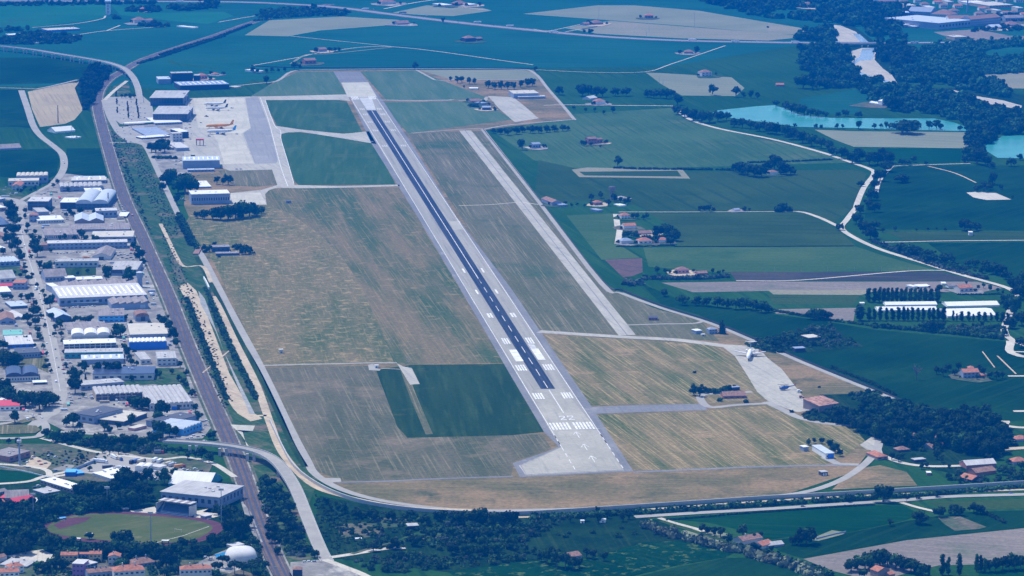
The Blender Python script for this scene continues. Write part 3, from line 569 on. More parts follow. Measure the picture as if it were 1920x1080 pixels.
def building(name,label,cat,fr,hp,rp,roof='flat',rc='G',wc='p',n=1,win=None,doors=None,sk=0,group=None,chim=0,depth=None,over=.3,lift=0,ridge=.28,side=None,**kwx):
    """fr: pixel corners of the front wall's foot; hp: wall height in px; rp: rows the roof covers in px"""
    (x1,y1),(x2,y2)=fr; p=P(x1,y1);q=P(x2,y2); u=q-p; L=u.length; u.normalize()
    ym=(y1+y2)/2; xm=(x1+x2)/2; h=hp*mpp(ym)*1.02
    if depth is not None: kwx['depth_given']=1
    if depth is None: depth=max(3,(P(xm,ym-hp-rp,h)-P(xm,ym-hp,h)).y*.97/max(.35,abs(u.x)))
    if roof in('gx','hip') and rp<8.5 and 'depth_given' not in kwx: depth=min(depth,max(8,.8*L))
    D=depth; root=empty(name,p,math.atan2(u.y,u.x)); tag(root,label,cat,group)
    root.location.z=lift
    wb=MB()
    rmat=RO[rc]
    e=over
    if roof in('flat','canopy'):
        if roof=='flat':
            wb.box((0,0,0),(L,D,h)); wb.build('wall',WA[wc],root)
            rb=MB(); t=.5
            rb.box((-e,-e,h),(L+e,D+e,h+t))
            ro=rb.build('roof',rmat,root)
            if L>18 and D>10:
                for k in range(2+int(L/25)): a=L*random.uniform(.1,.9); d=D*random.uniform(.2,.8); MB().box((a,d,h+t),(a+random.uniform(1,2.6),d+random.uniform(1,3),h+t+random.uniform(.6,1.3))).build('roof_vent',random.choice(['pale','grey','white']),ro)
        else:
            for a in (.4,L-.8):
                for b in (.4,D-.8): MB().box((a,b,0),(a+.4,b+.4,h)).build('post',WA[wc],root)
            MB().box((-e,-e,h),(L+e,D+e,h+.5)).build('roof',rmat,root)
        top=h+.5
    elif roof in('gx','gy','hip','shed'):
        wb.box((0,0,0),(L,D,h)); rh=ridge*min(L,D) if roof!='shed' else ridge*D*.5
        if roof=='gx': rh=ridge*D*.5*1.4
        if roof=='gy': rh=ridge*(L/n)*.5*1.4
        rb=MB()
        if roof=='gx':
            wb.ext([(0,0),(0,0),(0,0)],0,0) if 0 else None
            rb.add([(-e,-e,h-.1),(L+e,-e,h-.1),(L+e,D/2,h+rh),(-e,D/2,h+rh),(-e,D+e,h-.1),(L+e,D+e,h-.1),(-e,-e,h+.2),(L+e,-e,h+.2),(L+e,D/2,h+rh+.3),(-e,D/2,h+rh+.3),(-e,D+e,h+.2),(L+e,D+e,h+.2)],
              [(6,7,8,9),(9,8,11,10),(1,0,3,2),(2,3,4,5),(0,1,7,6),(4,10,11,5),(0,6,9,3),(3,9,10,4),(1,2,8,7),(2,5,11,8)])
            wb.add([(0,0,h),(0,D,h),(0,D/2,h+rh),(L,0,h),(L,D,h),(L,D/2,h+rh)],[(0,2,1),(3,4,5)])
        elif roof=='gy':
            for k in range(n):
                a,b=L*k/n,L*(k+1)/n; c=(a+b)/2; ea=e if k==0 else 0; eb=e if k==n-1 else 0
                rb.ext([(a-ea,h-.1),(c,h+rh),(b+eb,h-.1),(b+eb,h+.2),(c,h+rh+.3),(a-ea,h+.2)],-e,D+e)
                wb.add([(a,0,h),(b,0,h),(c,0,h+rh),(a,D,h),(b,D,h),(c,D,h+rh)],[(0,1,2),(3,5,4)])
        elif roof=='hip':
            k=min(L,D)/2
            if L>=D: A=[(k,D/2),(L-k,D/2)]
            else: A=[(L/2,k),(L/2,D-k)]
            vs=[(-e,-e,h),(L+e,-e,h),(L+e,D+e,h),(-e,D+e,h),(A[0][0],A[0][1],h+rh*.9),(A[1][0],A[1][1],h+rh*.9)]
            rb.add(vs,[(0,1,5,4),(1,2,5),(2,3,4,5),(3,0,4),(3,2,1,0)] if L>=D else [(0,1,4),(1,2,5,4),(2,3,5),(3,0,4,5),(3,2,1,0)])
        else:
            rb.add([(-e,-e,h),(L+e,-e,h),(L+e,D+e,h+rh),(-e,D+e,h+rh),(-e,-e,h+.35),(L+e,-e,h+.35),(L+e,D+e,h+rh+.35),(-e,D+e,h+rh+.35)],[(4,5,6,7),(3,2,1,0),(0,1,5,4),(1,2,6,5),(2,3,7,6),(3,0,4,7)])
            wb.add([(0,0,h),(0,D,h),(0,D,h+rh),(L,0,h),(L,D,h),(L,D,h+rh)],[(0,2,1),(3,4,5)]); wb.add([(0,D,h),(L,D,h),(L,D,h+rh),(0,D,h+rh)],[(1,0,3,2)])
        wb.build('wall',WA[wc],root); ro=rb.build('roof',rmat,root); top=h+rh
        for k in range(chim):
            cx=L*(.3+.4*k/max(1,chim-1) if chim>1 else .35); MB().box((cx,D*.45,h+rh*.4),(cx+.9,D*.45+.9,h+rh+1.6)).build('chimney',WA[wc],ro)
    elif roof in('saw','barrel','saww'):
        wb.box((0,0,0),(L,D,h)); wb.build('wall',WA[wc],root); rb=MB()
        for k in range(n):
            a,b=L*k/n,L*(k+1)/n; wd=b-a
            if roof=='saw': rb.ext([(a,h+.05),(b-.05,h+.05),(b-.05,h+wd*.32)],-e,D+e)
            elif roof=='saww': rb.ext([(a,h+.05),(b-.02,h+.05),(b-wd*.25,h+wd*.22),(a+wd*.25,h+wd*.22)],-e,D+e)
            else:
                m_=10; rr=wd*.26
                rb.ext([(a+wd*(.5-.5*math.cos(math.pi*i/m_)),h+.05+rr*math.sin(math.pi*i/m_)) for i in range(m_+1)],-e,D+e)
        rb.build('roof',rmat,root); top=h
    if sk:
        for k in range(sk):
            a=L*(k+.5)/sk; zz=h+.5
            if roof=='gx': 
                MB().add([(a-.7,D*.08,h+.28+rh*.16),(a+.7,D*.08,h+.28+rh*.16),(a+.7,D*.42,h+.34+rh*.84),(a-.7,D*.42,h+.34+rh*.84)],[(0,1,2,3)]).build('skylight','sky_light',root)
            else: MB().box((a-1.0,D*.15,zz),(a+1.0,D*.8,zz+.35)).build('skylight','sky_light',root)
    if win:
        c,r=win[0],win[1]; f=win[2] if len(win)>2 else .36; gap=win[3] if len(win)>3 else 0
        for j in range(r):
            z0=h*(j+.38)/r; z1=h*(j+.38+f*.9)/r
            for a,b in spans(c,L,.5 if f<.8 else .85): MB().box((a,-.06,z0),(b,.02,min(z1,h-.15))).build('window','glass',root)
    if side:
        c,r=side
        for j in range(r):
            for a,b in spans(c,D,.45): MB().box((L-.02,a,h*(j+.4)/r),(L+.06,b,h*(j+.8)/r)).build('window','glass',root)
            for a,b in spans(c,D,.45): MB().box((-.06,a,h*(j+.4)/r),(.02,b,h*(j+.8)/r)).build('window','glass',root)
    if doors:
        for (xf,wm,hm,mt) in doors: MB().box((L*xf-wm/2,-.12,0),(L*xf+wm/2,.02,min(hm,h-.3))).build('door',mt,root)
    root['_dims']=(L,D,h); return root
def Bd(line):
    """one building from a text row"""
    a=[k.strip() for k in line.split('|')]
    name,cat,label=a[0],a[1],a[2]; f=xy(a[3]); fr=f[:2]; hp,rp=[float(k) for k in a[4].split(',')]
    roof,rc,wc=a[5].split(','); kw={}
    if len(a)>6 and a[6]:
        for kv in a[6].split(';'):
            k,v=kv.split('='); kw[k]=eval(v)
    o=building(name,label,cat,fr,hp,rp,roof,rc,wc,**kw); del o['_dims']; return o
# ================= trees =================
def leafmat(name,c,var=.35):
    m,n,b=_new(name); oi=n.nodes.new('ShaderNodeObjectInfo')
    f=rng(n,noise(n,pos(n),.35,3,.6),.3,.7,1-var,1+var); o=mixc(n,1.0,c,f,'MULTIPLY'); f=rng(n,noise(n,pos(n),.06,2,.5),.35,.65,.6,1.5); o=mixc(n,1.0,o,f,'MULTIPLY')
    g=rng(n,oi.outputs['Random'],0,1,.75,1.3); o=mixc(n,1.0,o,g,'MULTIPLY')
    n.links.new(o,b.inputs['Base Color']); b.inputs['Roughness'].default_value=.9; b.inputs['Specular IOR Level'].default_value=.05; MAT[name]=m
leafmat('leaf_dark',(.018,.042,.014)); leafmat('leaf_mid',(.027,.070,.018)); leafmat('leaf_light',(.045,.090,.020)); leafmat('leaf_wood',(.032,.098,.034)); leafmat('leaf_scrub',(.030,.075,.022)); leafmat('leaf_grey',(.060,.085,.060)); leafmat('leaf_reed',(.13,.15,.09)); leafmat('leaf_yellow',(.30,.28,.03)); leafmat('twig',(.12,.10,.11))
def lobes(kind,rg):
    L=[]
    if kind=='round':
        for i in range(12):
            t=rg.uniform(0,6.283); rr=rg.uniform(.05,.30); z=rg.uniform(.36,.84); k=1-abs(z-.55)*1.0
            L.append((rr*k*math.cos(t)*1.3,rr*k*math.sin(t)*1.3,z,rg.uniform(.10,.19)))
        L.append((0,0,.60,.26))
    elif kind=='wide':
        for i in range(14):
            t=rg.uniform(0,6.283); rr=rg.uniform(.12,.44); z=rg.uniform(.38,.80)-rr*.25
            L.append((rr*math.cos(t),rr*math.sin(t),z,rg.uniform(.12,.20)))
        L.append((0,0,.58,.30))
    elif kind=='tall':
        for i in range(13):
            z=.14+.78*i/12; r=.115*(1-.55*abs(z-.45))
            L.append((rg.uniform(-.06,.06),rg.uniform(-.06,.06),z,r*rg.uniform(.8,1.15)))
    elif kind=='cone':
        for i in range(12):
            z=.08+.84*i/11; r=.20*(1-z)*1.15+.02
            L.append((rg.uniform(-.03,.03),rg.uniform(-.03,.03),z,r))
    elif kind=='pine':
        for i in range(12):
            t=rg.uniform(0,6.283); rr=rg.uniform(.1,.40); L.append((rr*math.cos(t),rr*math.sin(t),.80-rr*.25+rg.uniform(-.03,.05),rg.uniform(.10,.16)))
        L.append((0,0,.78,.2))
    elif kind=='bush':
        for i in range(9):
            t=rg.uniform(0,6.283); rr=rg.uniform(.1,.45); L.append((rr*math.cos(t),rr*math.sin(t),rg.uniform(.25,.65)-rr*.2,rg.uniform(.2,.32)))
    return L
_th=(1+5**.5)/2
_IV=np.array([(-1,_th,0),(1,_th,0),(-1,-_th,0),(1,-_th,0),(0,-1,_th),(0,1,_th),(0,-1,-_th),(0,1,-_th),(_th,0,-1),(_th,0,1),(-_th,0,-1),(-_th,0,1)])/math.hypot(1,_th)
_IF=np.array([(0,11,5),(0,5,1),(0,1,7),(0,7,10),(0,10,11),(1,5,9),(5,11,4),(11,10,2),(10,7,6),(7,1,8),(3,9,4),(3,4,2),(3,2,6),(3,6,8),(3,8,9),(4,9,5),(2,4,11),(6,2,10),(8,6,7),(9,8,1)])
def crown_arrays(L,rg,per=42,leaf=.055,core=.82):
    V=[];Fq=[];Ft=[];k=0
    for (x,y,z,r) in L:
        cv=_IV*r*core*(1+rg.uniform(-.12,.12,(12,1)))+np.array((x,y,z)); V.append(cv); Ft.append(_IF+k); k+=12
        d=rg.normal(size=(per,3)); d/=np.linalg.norm(d,axis=1)[:,None]; c=np.array((x,y,z))+d*r*rg.uniform(.85,1.12,(per,1))
        nn=d+rg.normal(scale=.6,size=(per,3)); nn/=np.linalg.norm(nn,axis=1)[:,None]
        a=np.cross(nn,rg.normal(size=(per,3))); a/=np.linalg.norm(a,axis=1)[:,None]; b=np.cross(nn,a); s=leaf*rg.uniform(.6,1.3,(per,1))
        q=np.stack([c-a*s-b*s*.7,c+a*s-b*s*.7,c+a*s+b*s*.7,c-a*s+b*s*.7],1).reshape(-1,3); V.append(q)
        Fq.append(np.arange(per*4).reshape(per,4)+k); k+=per*4
    return np.concatenate(V),np.concatenate(Ft),np.concatenate(Fq)
def mesh_np(name,V,Ft,Fq,mat):
    me=bpy.data.meshes.new(name); nt_,nq=len(Ft),len(Fq)
    me.vertices.add(len(V)); me.vertices.foreach_set('co',V.astype(np.float32).ravel())
    idx=np.concatenate([Ft.ravel(),Fq.ravel()]).astype(np.int32); me.loops.add(len(idx)); me.loops.foreach_set('vertex_index',idx)
    st=np.concatenate([np.arange(nt_)*3,nt_*3+np.arange(nq)*4]).astype(np.int32); me.polygons.add(nt_+nq); me.polygons.foreach_set('loop_start',st)
    me.update(calc_edges=True); me.materials.append(MAT[mat]); return me
def trunk_mesh(kind,rg):
    mb=MB(); hh={'round':.5,'wide':.5,'tall':.4,'cone':.2,'pine':.75,'bush':.2}[kind]; r={'round':.035,'wide':.045,'tall':.025,'cone':.03,'pine':.03,'bush':.03}[kind]
    mb.tube((0,0,0),(0,0,hh),r,r*.6,7)
    if kind!='bush':
        for i in range(4):
            t=i*1.57+.4; s={'round':.2,'wide':.3,'tall':.06,'cone':.05,'pine':.25}[kind]; mb.tube((0,0,hh*.75),(s*math.cos(t),s*math.sin(t),hh*1.15),r*.55,r*.25,5)
    return mb
CM={};TM={}
for kind,per,nv in (('round',42,4),('wide',44,3),('tall',34,3),('cone',36,1),('pine',44,2),('bush',36,3)):
    for i in range(nv):
        rg=np.random.default_rng(11*i+len(kind)); V_,a_,b_=crown_arrays(lobes(kind,rg),rg,per,{'round':.045,'wide':.05,'tall':.03,'cone':.03,'pine':.045,'bush':.08}[kind])
        for lf in ('dark','mid','light','grey'):
            CM[kind,i,lf]=mesh_np(kind+'_crown',V_,a_,b_,'leaf_'+lf)
    TM[kind]=trunk_mesh(kind,np.random.default_rng(3)).mesh(kind+'_trunk',['trunk'])
NV=dict(round=4,wide=3,tall=3,cone=1,pine=2,bush=3)
ASP=dict(round=.78,wide=1.0,tall=.28,cone=.34,pine=.95,bush=1.25)   # natural width / height of each crown
NM=dict(round='tree',wide='tree',tall='poplar_tree',cone='cypress_tree',pine='pine_tree',bush='bush')
_tc=[0]
PEND=[]
def tree(px,py,hp,kind='round',leaf='dark',label=None,group=None,wp=None,name=None):
    if kind in('round','wide'): hp*=1.14; wp=wp and wp*1.1
    PEND.append((px,py,hp,kind,leaf,label,group,wp))
def tree_now(px,py,hp,kind='round',leaf='dark',label=None,group=None,wp=None,name=None):
    _tc[0]+=1; i=_tc[0]%NV[kind]; h=hp*mpp(py)*1.02; s=h; sx=h if wp is None else h*(wp/hp)/ASP[kind]
    o=empty(name or NM[kind],P(px,py),random.uniform(0,6.28),(sx,sx,s)); tag(o,label,dict(bush='bush',tall='poplar',cone='cypress',pine='pine').get(kind,'tree'),group)
    link('crown',CM[kind,i,leaf],o)
    if kind!='bush': link('trunk',TM[kind],o)
    return o
ORD='first second third fourth fifth sixth seventh eighth ninth tenth eleventh twelfth thirteenth fourteenth fifteenth sixteenth seventeenth eighteenth nineteenth twentieth'.split(); ORD+=['twenty-'+k for k in ORD[:9]]+['thirtieth']+['thirty-'+k for k in ORD[:9]]+['fortieth']+['forty-'+k for k in ORD[:9]]
KN=dict(round='rounded',wide='spreading',tall='slim poplar',cone='pointed cypress',pine='flat topped pine',bush='low bush')
LN=dict(dark='dark',mid='green',light='light green',grey='greyish')
def cluster(kind,leaf,place,end,s,byy=False):
    """trees of one spot: x,y,h[,w]; label counts them from a named end (the list's x or y order)"""
    it=[[float(k) for k in e.split(',')] for e in s.split()]
    it.sort(key=lambda e:e[1] if byy else e[0]); n=len(it); hs=[e[2] for e in it]
    noun='' if kind in('tall','cone','pine','bush') else ' tree'
    for i,e in enumerate(it):
        lf=leaf
        if '+' in leaf: lf=leaf.split('+')[(i*7+3)%(leaf.count('+')+1)]
        if n==1: lb=f'{LN[lf]} {KN[kind]}{noun} {place}'
        else: lb=f'{LN[lf]} {KN[kind]}{noun}, {ORD[i]} from {end}, {place}'
        tree(e[0],e[1],e[2],kind,lf,lb,'trees '+place if n>1 else None,e[3] if len(e)>3 else None)
def inside(pt,pg):
    x,y=pt; c=False; j=len(pg)-1
    for i in range(len(pg)):
        if (pg[i][1]>y)!=(pg[j][1]>y) and x<(pg[j][0]-pg[i][0])*(y-pg[i][1])/(pg[j][1]-pg[i][1])+pg[i][0]: c=not c
        j=i
    return c
def mass(name,label,s,hm,sp,leaf='leaf_mid',seed=1,nl=5,per=26,flat=1.0,kind='stuff',cat='wood'):
    """a wood or scrub that reads as one mass: crowns of many sizes scattered over the traced ground"""
    lv=leaf.split('+'); MA=[]; MQ=[]
    rg=np.random.default_rng(seed); pg=[P(x,y) for x,y in wide(xy(s))]; pg2=[(p.x,p.y) for p in pg]
    x0=min(p[0] for p in pg2);x1=max(p[0] for p in pg2);y0=min(p[1] for p in pg2);y1=max(p[1] for p in pg2)
    c=np.array(((x0+x1)/2,(y0+y1)/2,0)); V=[];A=[];B=[];k=0
    ny=max(1,int((y1-y0)/sp)); nx=max(1,int((x1-x0)/sp))
    for iy in range(ny+1):
        for ix in range(nx+1):
            x=x0+(ix+rg.uniform(-.45,.45)+.5*(iy%2))*sp; y=y0+(iy+rg.uniform(-.45,.45))*sp
            if not inside((x,y),pg2): continue
            h=hm*(rg.uniform(1.15,1.6) if rg.uniform()<.14 else rg.uniform(.38,1.1)); w=min(sp,hm*1.35)*rg.uniform(.38,.92)
            if rg.uniform()<.10 or (hm>8 and math.sin(x/41+seed)+math.sin(y/97+seed*2)+math.sin((x-y)/63)<-1.55): continue
            L=[]
            for q in range(nl):
                t=rg.uniform(0,6.283); rr=w*rg.uniform(.1,.6); r=w*rg.uniform(.35,.55); L.append((rr*math.cos(t),rr*math.sin(t),max(r*.3,h-r*flat-rr*.5*h/max(h,w)),r))
            L.append((0,0,h*.45,min(w*.65,h*.5)))
            v,a,b=crown_arrays(L,rg,per,w*.17); v=v+np.array((x,y,0))-c; V.append(v);A.append(a+k);B.append(b+k);k+=len(v); q=rg.integers(len(lv)); MA.append(np.full(len(a),q)); MQ.append(np.full(len(b),q))
    if not V: return None
    me=mesh_np(name,np.concatenate(V),np.concatenate(A),np.concatenate(B),lv[0])
    for l2 in lv[1:]: me.materials.append(MAT[l2])
    me.polygons.foreach_set('material_index',np.concatenate(MA+MQ).astype(np.int32)); o=link(name,me); o.location=c; return tag(o,label,cat,None,kind)
def hedge(label,s,w,h,leaf='leaf_dark',seed=1,name='hedge',gap=.0):
    """one hedge: an uneven bank of clumps along a line"""
    rg=np.random.default_rng(seed); pts=[P(x,y) for x,y in xy(s)]; V=[];A=[];B=[];k=0; c=np.array(pts[len(pts)//2])
    for p,q in zip(pts[:-1],pts[1:]):
        n=max(1,int((q-p).length/(w*.42)))
        for i in range(n):
            if rg.uniform()<gap: continue
            m=p.lerp(q,(i+rg.uniform(0,1))/n); hh=h*rg.uniform(.6,1.15); r=w*.42*rg.uniform(.75,1.2)
            L=[(rg.uniform(-.3,.3)*w,rg.uniform(-.3,.3)*w,max(.3*r,hh-r*.8),r*.75),(rg.uniform(-.2,.2)*w,rg.uniform(-.2,.2)*w,hh*.4,min(r,hh*.5))]
            v,a,b=crown_arrays(L,rg,22,r*.28); v=v+np.array(m)-c; V.append(v);A.append(a+k);B.append(b+k);k+=len(v)
    me=mesh_np(name,np.concatenate(V),np.concatenate(A),np.concatenate(B),leaf); o=link(name,me); o.location=c; return tag(o,label,'hedge')
# ================= vehicles =================
for k,c in dict(white=(.82,.82,.82),silver=(.45,.47,.5),black=(.02,.02,.025),grey=(.18,.19,.21),red=(.40,.03,.03),blue=(.04,.10,.32),cream=(.6,.52,.35),orange=(.7,.28,.04)).items(): M('car_'+k,c,.3,.03,.1,.5)
def car_mesh(col,van=False):
    mb=MB(); W=.9 if not van else 1.0; L=2.15 if not van else 2.7; hb=.78 if not van else 1.0; ht=1.45 if not van else 2.3
    body=[(-L,.3),(-L,hb*.95),(-L+.15,hb),(L-.9,hb),(L-.1,hb*.85),(L,hb*.6),(L,.3)]
    cab=[(-L+.1,hb),(-L+.5,ht),(.55,ht),(1.25,hb)] if not van else [(-L+.03,hb),(-L+.08,ht),(1.5,ht),(2.2,hb)]
    def ex(prof,w0,mi):
        n=len(prof); a=[(x,-w0,z) for x,z in prof]+[(x,w0,z) for x,z in prof]; t=[tuple(q) for q in tessellate_polygon([[Vector((x,z,0)) for x,z in prof]])]
        mb.add(a,t+[tuple(i+n for i in q[::-1]) for q in t]+[(i,(i+1)%n,(i+1)%n+n,i+n) for i in range(n)],mi)
    ex(body,W,0)
    if van: ex(cab,W*.96,0); ex([(1.52,hb+.05),(1.52,ht-.15),(1.62,ht-.2),(2.2,hb+.05)],W*.97,1)
    else:
        ex([(a,b*1.0) for a,b in cab],W*.86,1); x0,x1=-L+.5,.55; mb.box((x0,-W*.84,ht-.02),(x1,W*.84,ht+.05),0)
        for xx in (-L+.35,-.45): mb.box((xx,-W*.885,hb),(xx+.12,W*.885,ht),0)
    for x in (-L*.62,L*.62):
        for y in (-W,W): mb.tube((x,y-.1,.33),(x,y+.1,.33),.33,.33,8,2)
    return mb.mesh('car_body' if not van else 'van_body',['car_'+col,'glass','tyre'])
CAR={}
def car(px,py,hd,col='white',van=False,label=None,group=None,z=0):
    key=(col,van)
    if key not in CAR: CAR[key]=car_mesh(col,van)
    o=link('parked_van' if van else 'parked_car',CAR[key]); o.location=P(px,py,z); o.rotation_euler=(0,0,hd); return tag(o,label,'van' if van else 'car',group)
RUNH=math.pi/2+R(7)
ECNT={}
def cars(place,end,s,hd,moving=False):
    """x,y,colour letter; colour code w s k g r b c; capital = van; counted per colour from 'end' in list order"""
    CN=dict(w='white',s='silver',k='black',g='grey',r='red',b='blue',c='cream',o='orange'); it=[e.split(',') for e in s.split()]; tot={}
    for e in it: tot[e[2]]=tot.get(e[2],0)+1
    cnt={}
    for e in it:
        k=e[2]; van=k.isupper(); col=CN[k.lower()]; cnt[k]=cnt.get(k,0)+1; nn='van' if van else 'car'
        verb='driving' if moving else 'parked'
        lb=f'only {col} {nn} {verb} {place}' if tot[k]==1 else f'{ORD[cnt[k]-1] if cnt[k]<=20 else str(cnt[k])+"th"} {col} {nn} from {end}, {verb} {place}'
        a=hd if len(e)<4 else R(float(e[3]))
        car(float(e[0]),float(e[1]),a+random.uniform(-.05,.05),col,van,lb,'cars '+place)
def lorry(px,py,hd,label,col='white',cabc='white',Lt=11,group=None,tank=False,z=0):
    o=empty('lorry',P(px,py,z),hd); tag(o,label,'lorry',group)
    tr=MB()
    if tank: tr.tube((-Lt/2,0,2.1),(Lt/2-1,0,2.1),1.15,1.15,12)
    else: tr.box((-Lt/2,-1.25,1.1),(Lt/2-.5,1.25,3.7))
    tr.build('trailer','car_'+col,o)
    cb=MB().ext([(Lt/2-.2,.6),(Lt/2+2.1,.6),(Lt/2+2.1,1.7),(Lt/2+1.7,3.0),(Lt/2-.2,3.1)],-1.2,1.2); c=cb.build('cab','car_'+cabc,o)
    MB().box((Lt/2+1.75,-1.05,1.75),(Lt/2+2.0,1.05,2.7)).build('windscreen','glass',c)
    for x in (-Lt*.36,-Lt*.24,Lt*.34,Lt/2+1.2):
        for y in (-1.1,1.1): MB().tube((x,y-.15,.5),(x,y+.15,.5),.5,.5,10).build('wheel','tyre',o)
    return o
# ================= aircraft =================
def airliner(px,py,hd,label,L=38,span=34,fus='white',tail='navy',eng='white',ttail=False,nose='white',belly=None):
    r=L*.052; zc=r+L*.045; o=empty('airliner',P(px,py,Z4),hd); tag(o,label,'airliner')     # +x is the nose
    prof=[(-.5,.05,.55),(-.44,.28,.45),(-.34,.66,.25),(-.22,.95,.04),(-.1,1,0),(.15,1,0),(.34,1,0),(.42,.88,-.06),(.46,.66,-.16),(.49,.34,-.28),(.5,.05,-.34)]
    mb=MB(); n=14
    rings=[[(x*L,math.cos(6.2832*i/n)*k*r,zc+dz*r+math.sin(6.2832*i/n)*k*r) for i in range(n)] for x,k,dz in prof]
    vs=[v for g in rings for v in g]; fs=[(j*n+i,j*n+(i+1)%n,(j+1)*n+(i+1)%n,(j+1)*n+i) for j in range(len(rings)-1) for i in range(n)]
    mb.add(vs,fs+[tuple(range(n)),tuple(range(len(vs)-n,len(vs)))[::-1]]); mb.build('fuselage',fus,o,True)
    def slab(name,pts,t,mat,par=o):   # pts: plan quad (x,y,z)
        m2=MB(); a=[(x,y,z-t/2) for x,y,z in pts]; b=[(x,y,z+t/2) for x,y,z in pts]; m2.add(a+b,[(3,2,1,0),(4,5,6,7)]+[(i,(i+1)%4,(i+1)%4+4,i+4) for i in range(4)]); return m2.build(name,mat,par)
    zw=zc-r*.6; x0=.10*L if not ttail else -.06*L; sw=.17*L
    for s in (1,-1):
        slab('wing',[(x0,s*r*.7,zw),(x0-sw,s*span/2,zw+span*.045),(x0-sw-.045*L,s*span/2,zw+span*.045),(x0-.19*L,s*r*.7,zw)],.5,'pale' if fus=='white' else fus)
        if not ttail:
            e=MB(); ex,ey=x0-.02*L,s*span*.17; e.tube((ex,ey,zw-L*.028),(ex+L*.105,ey,zw-L*.028),L*.018,L*.024,12); e.build('engine',eng,o,True)
        else:
            e=MB(); ex,ey=-.36*L,s*r*1.75; e.tube((ex,ey,zc+r*.3),(ex+L*.13,ey,zc+r*.3),L*.018,L*.024,12); e.box((ex+.03*L,min(ey,0),zc+r*.2),(ex+.1*L,max(ey,0),zc+r*.4)); e.build('engine',eng,o,True)
    ht=L*.155; zt=zc+r*.6
    f=MB(); f.add([(-.36*L,-.25,zt),(-.46*L,-.2,zt+ht),(-.52*L,-.2,zt+ht),(-.48*L,-.25,zt),(-.36*L,.25,zt),(-.46*L,.2,zt+ht),(-.52*L,.2,zt+ht),(-.48*L,.25,zt)],[(0,1,2,3),(7,6,5,4),(0,4,5,1),(1,5,6,2),(2,6,7,3),(3,7,4,0)]); f.build('tail_fin',tail,o)
    zs=zc+r*.55 if not ttail else zt+ht
    for s in (1,-1):
        xs=-.40*L if not ttail else -.45*L
        slab('tailplane',[(xs,s*.2,zs),(xs-.07*L,s*span*.19,zs+.3),(xs-.10*L,s*span*.19,zs+.3),(xs-.10*L,s*.2,zs)],.3,'pale' if fus=='white' else fus)
    MB().box((.44*L,-r*.62,zc+r*.12),(.462*L,r*.62,zc+r*.36)).build('cockpit_window','glass',o)
    for s in (1,-1):
        MB().box((-.33*L,s*r*1.0-.04,zc+.10*r),(.40*L,s*r*1.0+.04,zc+.26*r)).build('window_row','glass',o) if fus=='white' else None
        MB().tube((-.05*L,s*r*1.2,0),(-.05*L,s*r*1.2,zw),.55,.3,8).build('landing_gear','dark',o)
    MB().tube((.38*L,0,0),(.38*L,0,zc-r*.8),.4,.25,8).build('landing_gear','dark',o)
    return o
def pole(name,label,cat,px,py,hm,r=.35,mat='grey',head=None,group=None):
    o=empty(name,P(px,py)); tag(o,label,cat,group); MB().tube((0,0,0),(0,0,hm),r,r*.6,8).build('pole',mat,o)
    if head=='flood':
        MB().box((-2.2,-.3,hm),(2.2,.3,hm+1.8)).build('lamp_head','pale',o)
    elif head=='aerial':
        for k in range(3): MB().box((-1.5,-.15,hm*(.55+.18*k)),(1.5,.15,hm*(.55+.18*k)+.3)).build('cross_arm',mat,o)
    elif head=='ring': MB().tube((0,0,hm*.82),(0,0,hm*.9),r*2.2,r*2.2,10).build('antenna_platform','pale',o)
    elif head=='red': MB().tube((0,0,hm),(0,0,hm+1),.3,.3,8).build('lamp','red',o)
    return o
def deck_bridge(name,label,cat,s,zs,wd,piers,pw=2.2,mat='conc',top='road',th=1.4,rail=1.0,k=4):
    """elevated road: deck, two parapets and piers; pixels are read at deck level"""
    q=xy(s); pts=smooth_path([P(x,y,z) for (x,y),z in zip(q,zs)],k); o=empty(name,(pts[0].x,pts[0].y,0)); tag(o,label,cat); c=Vector((pts[0].x,pts[0].y,0))
    def strip(nm,o0,o1,dz0,dz1,mt):
        L,Rr=side(pts,o0,o1); n=len(pts); v=[(p.x-c.x,p.y-c.y,p.z+dz1) for p in L]+[(p.x-c.x,p.y-c.y,p.z+dz1) for p in Rr]+[(p.x-c.x,p.y-c.y,max(p.z+dz0,.1)) for p in L]+[(p.x-c.x,p.y-c.y,max(p.z+dz0,.1)) for p in Rr]
        f=[]
        for i in range(n-1): f+=[(i,n+i,n+i+1,i+1),(2*n+i+1,3*n+i+1,3*n+i,2*n+i),(i+1,2*n+i+1,2*n+i,i),(n+i,3*n+i,3*n+i+1,n+i+1)]
        f+=[(0,2*n,3*n,n),(n-1,2*n-1,4*n-1,3*n-1)]
        MB().add(v,f).build(nm,mt,o)
    strip('deck',wd/2,-wd/2,-th,-.12,mat); strip('carriageway',wd/2-.8,-wd/2+.8,-.1,.05,top)
    strip('parapet',wd/2+.05,wd/2-.35,-.1,rail,mat); strip('parapet',-wd/2+.35,-wd/2-.05,-.1,rail,mat)
    for (x,y,z) in piers:
        p=P(x,y,z)-c
        for sx in (-wd*.28,wd*.28): MB().box((p.x+sx-pw/2,p.y-pw/2,0),(p.x+sx+pw/2,p.y+pw/2,z-th+.05)).build('pier',mat,o)
    return o

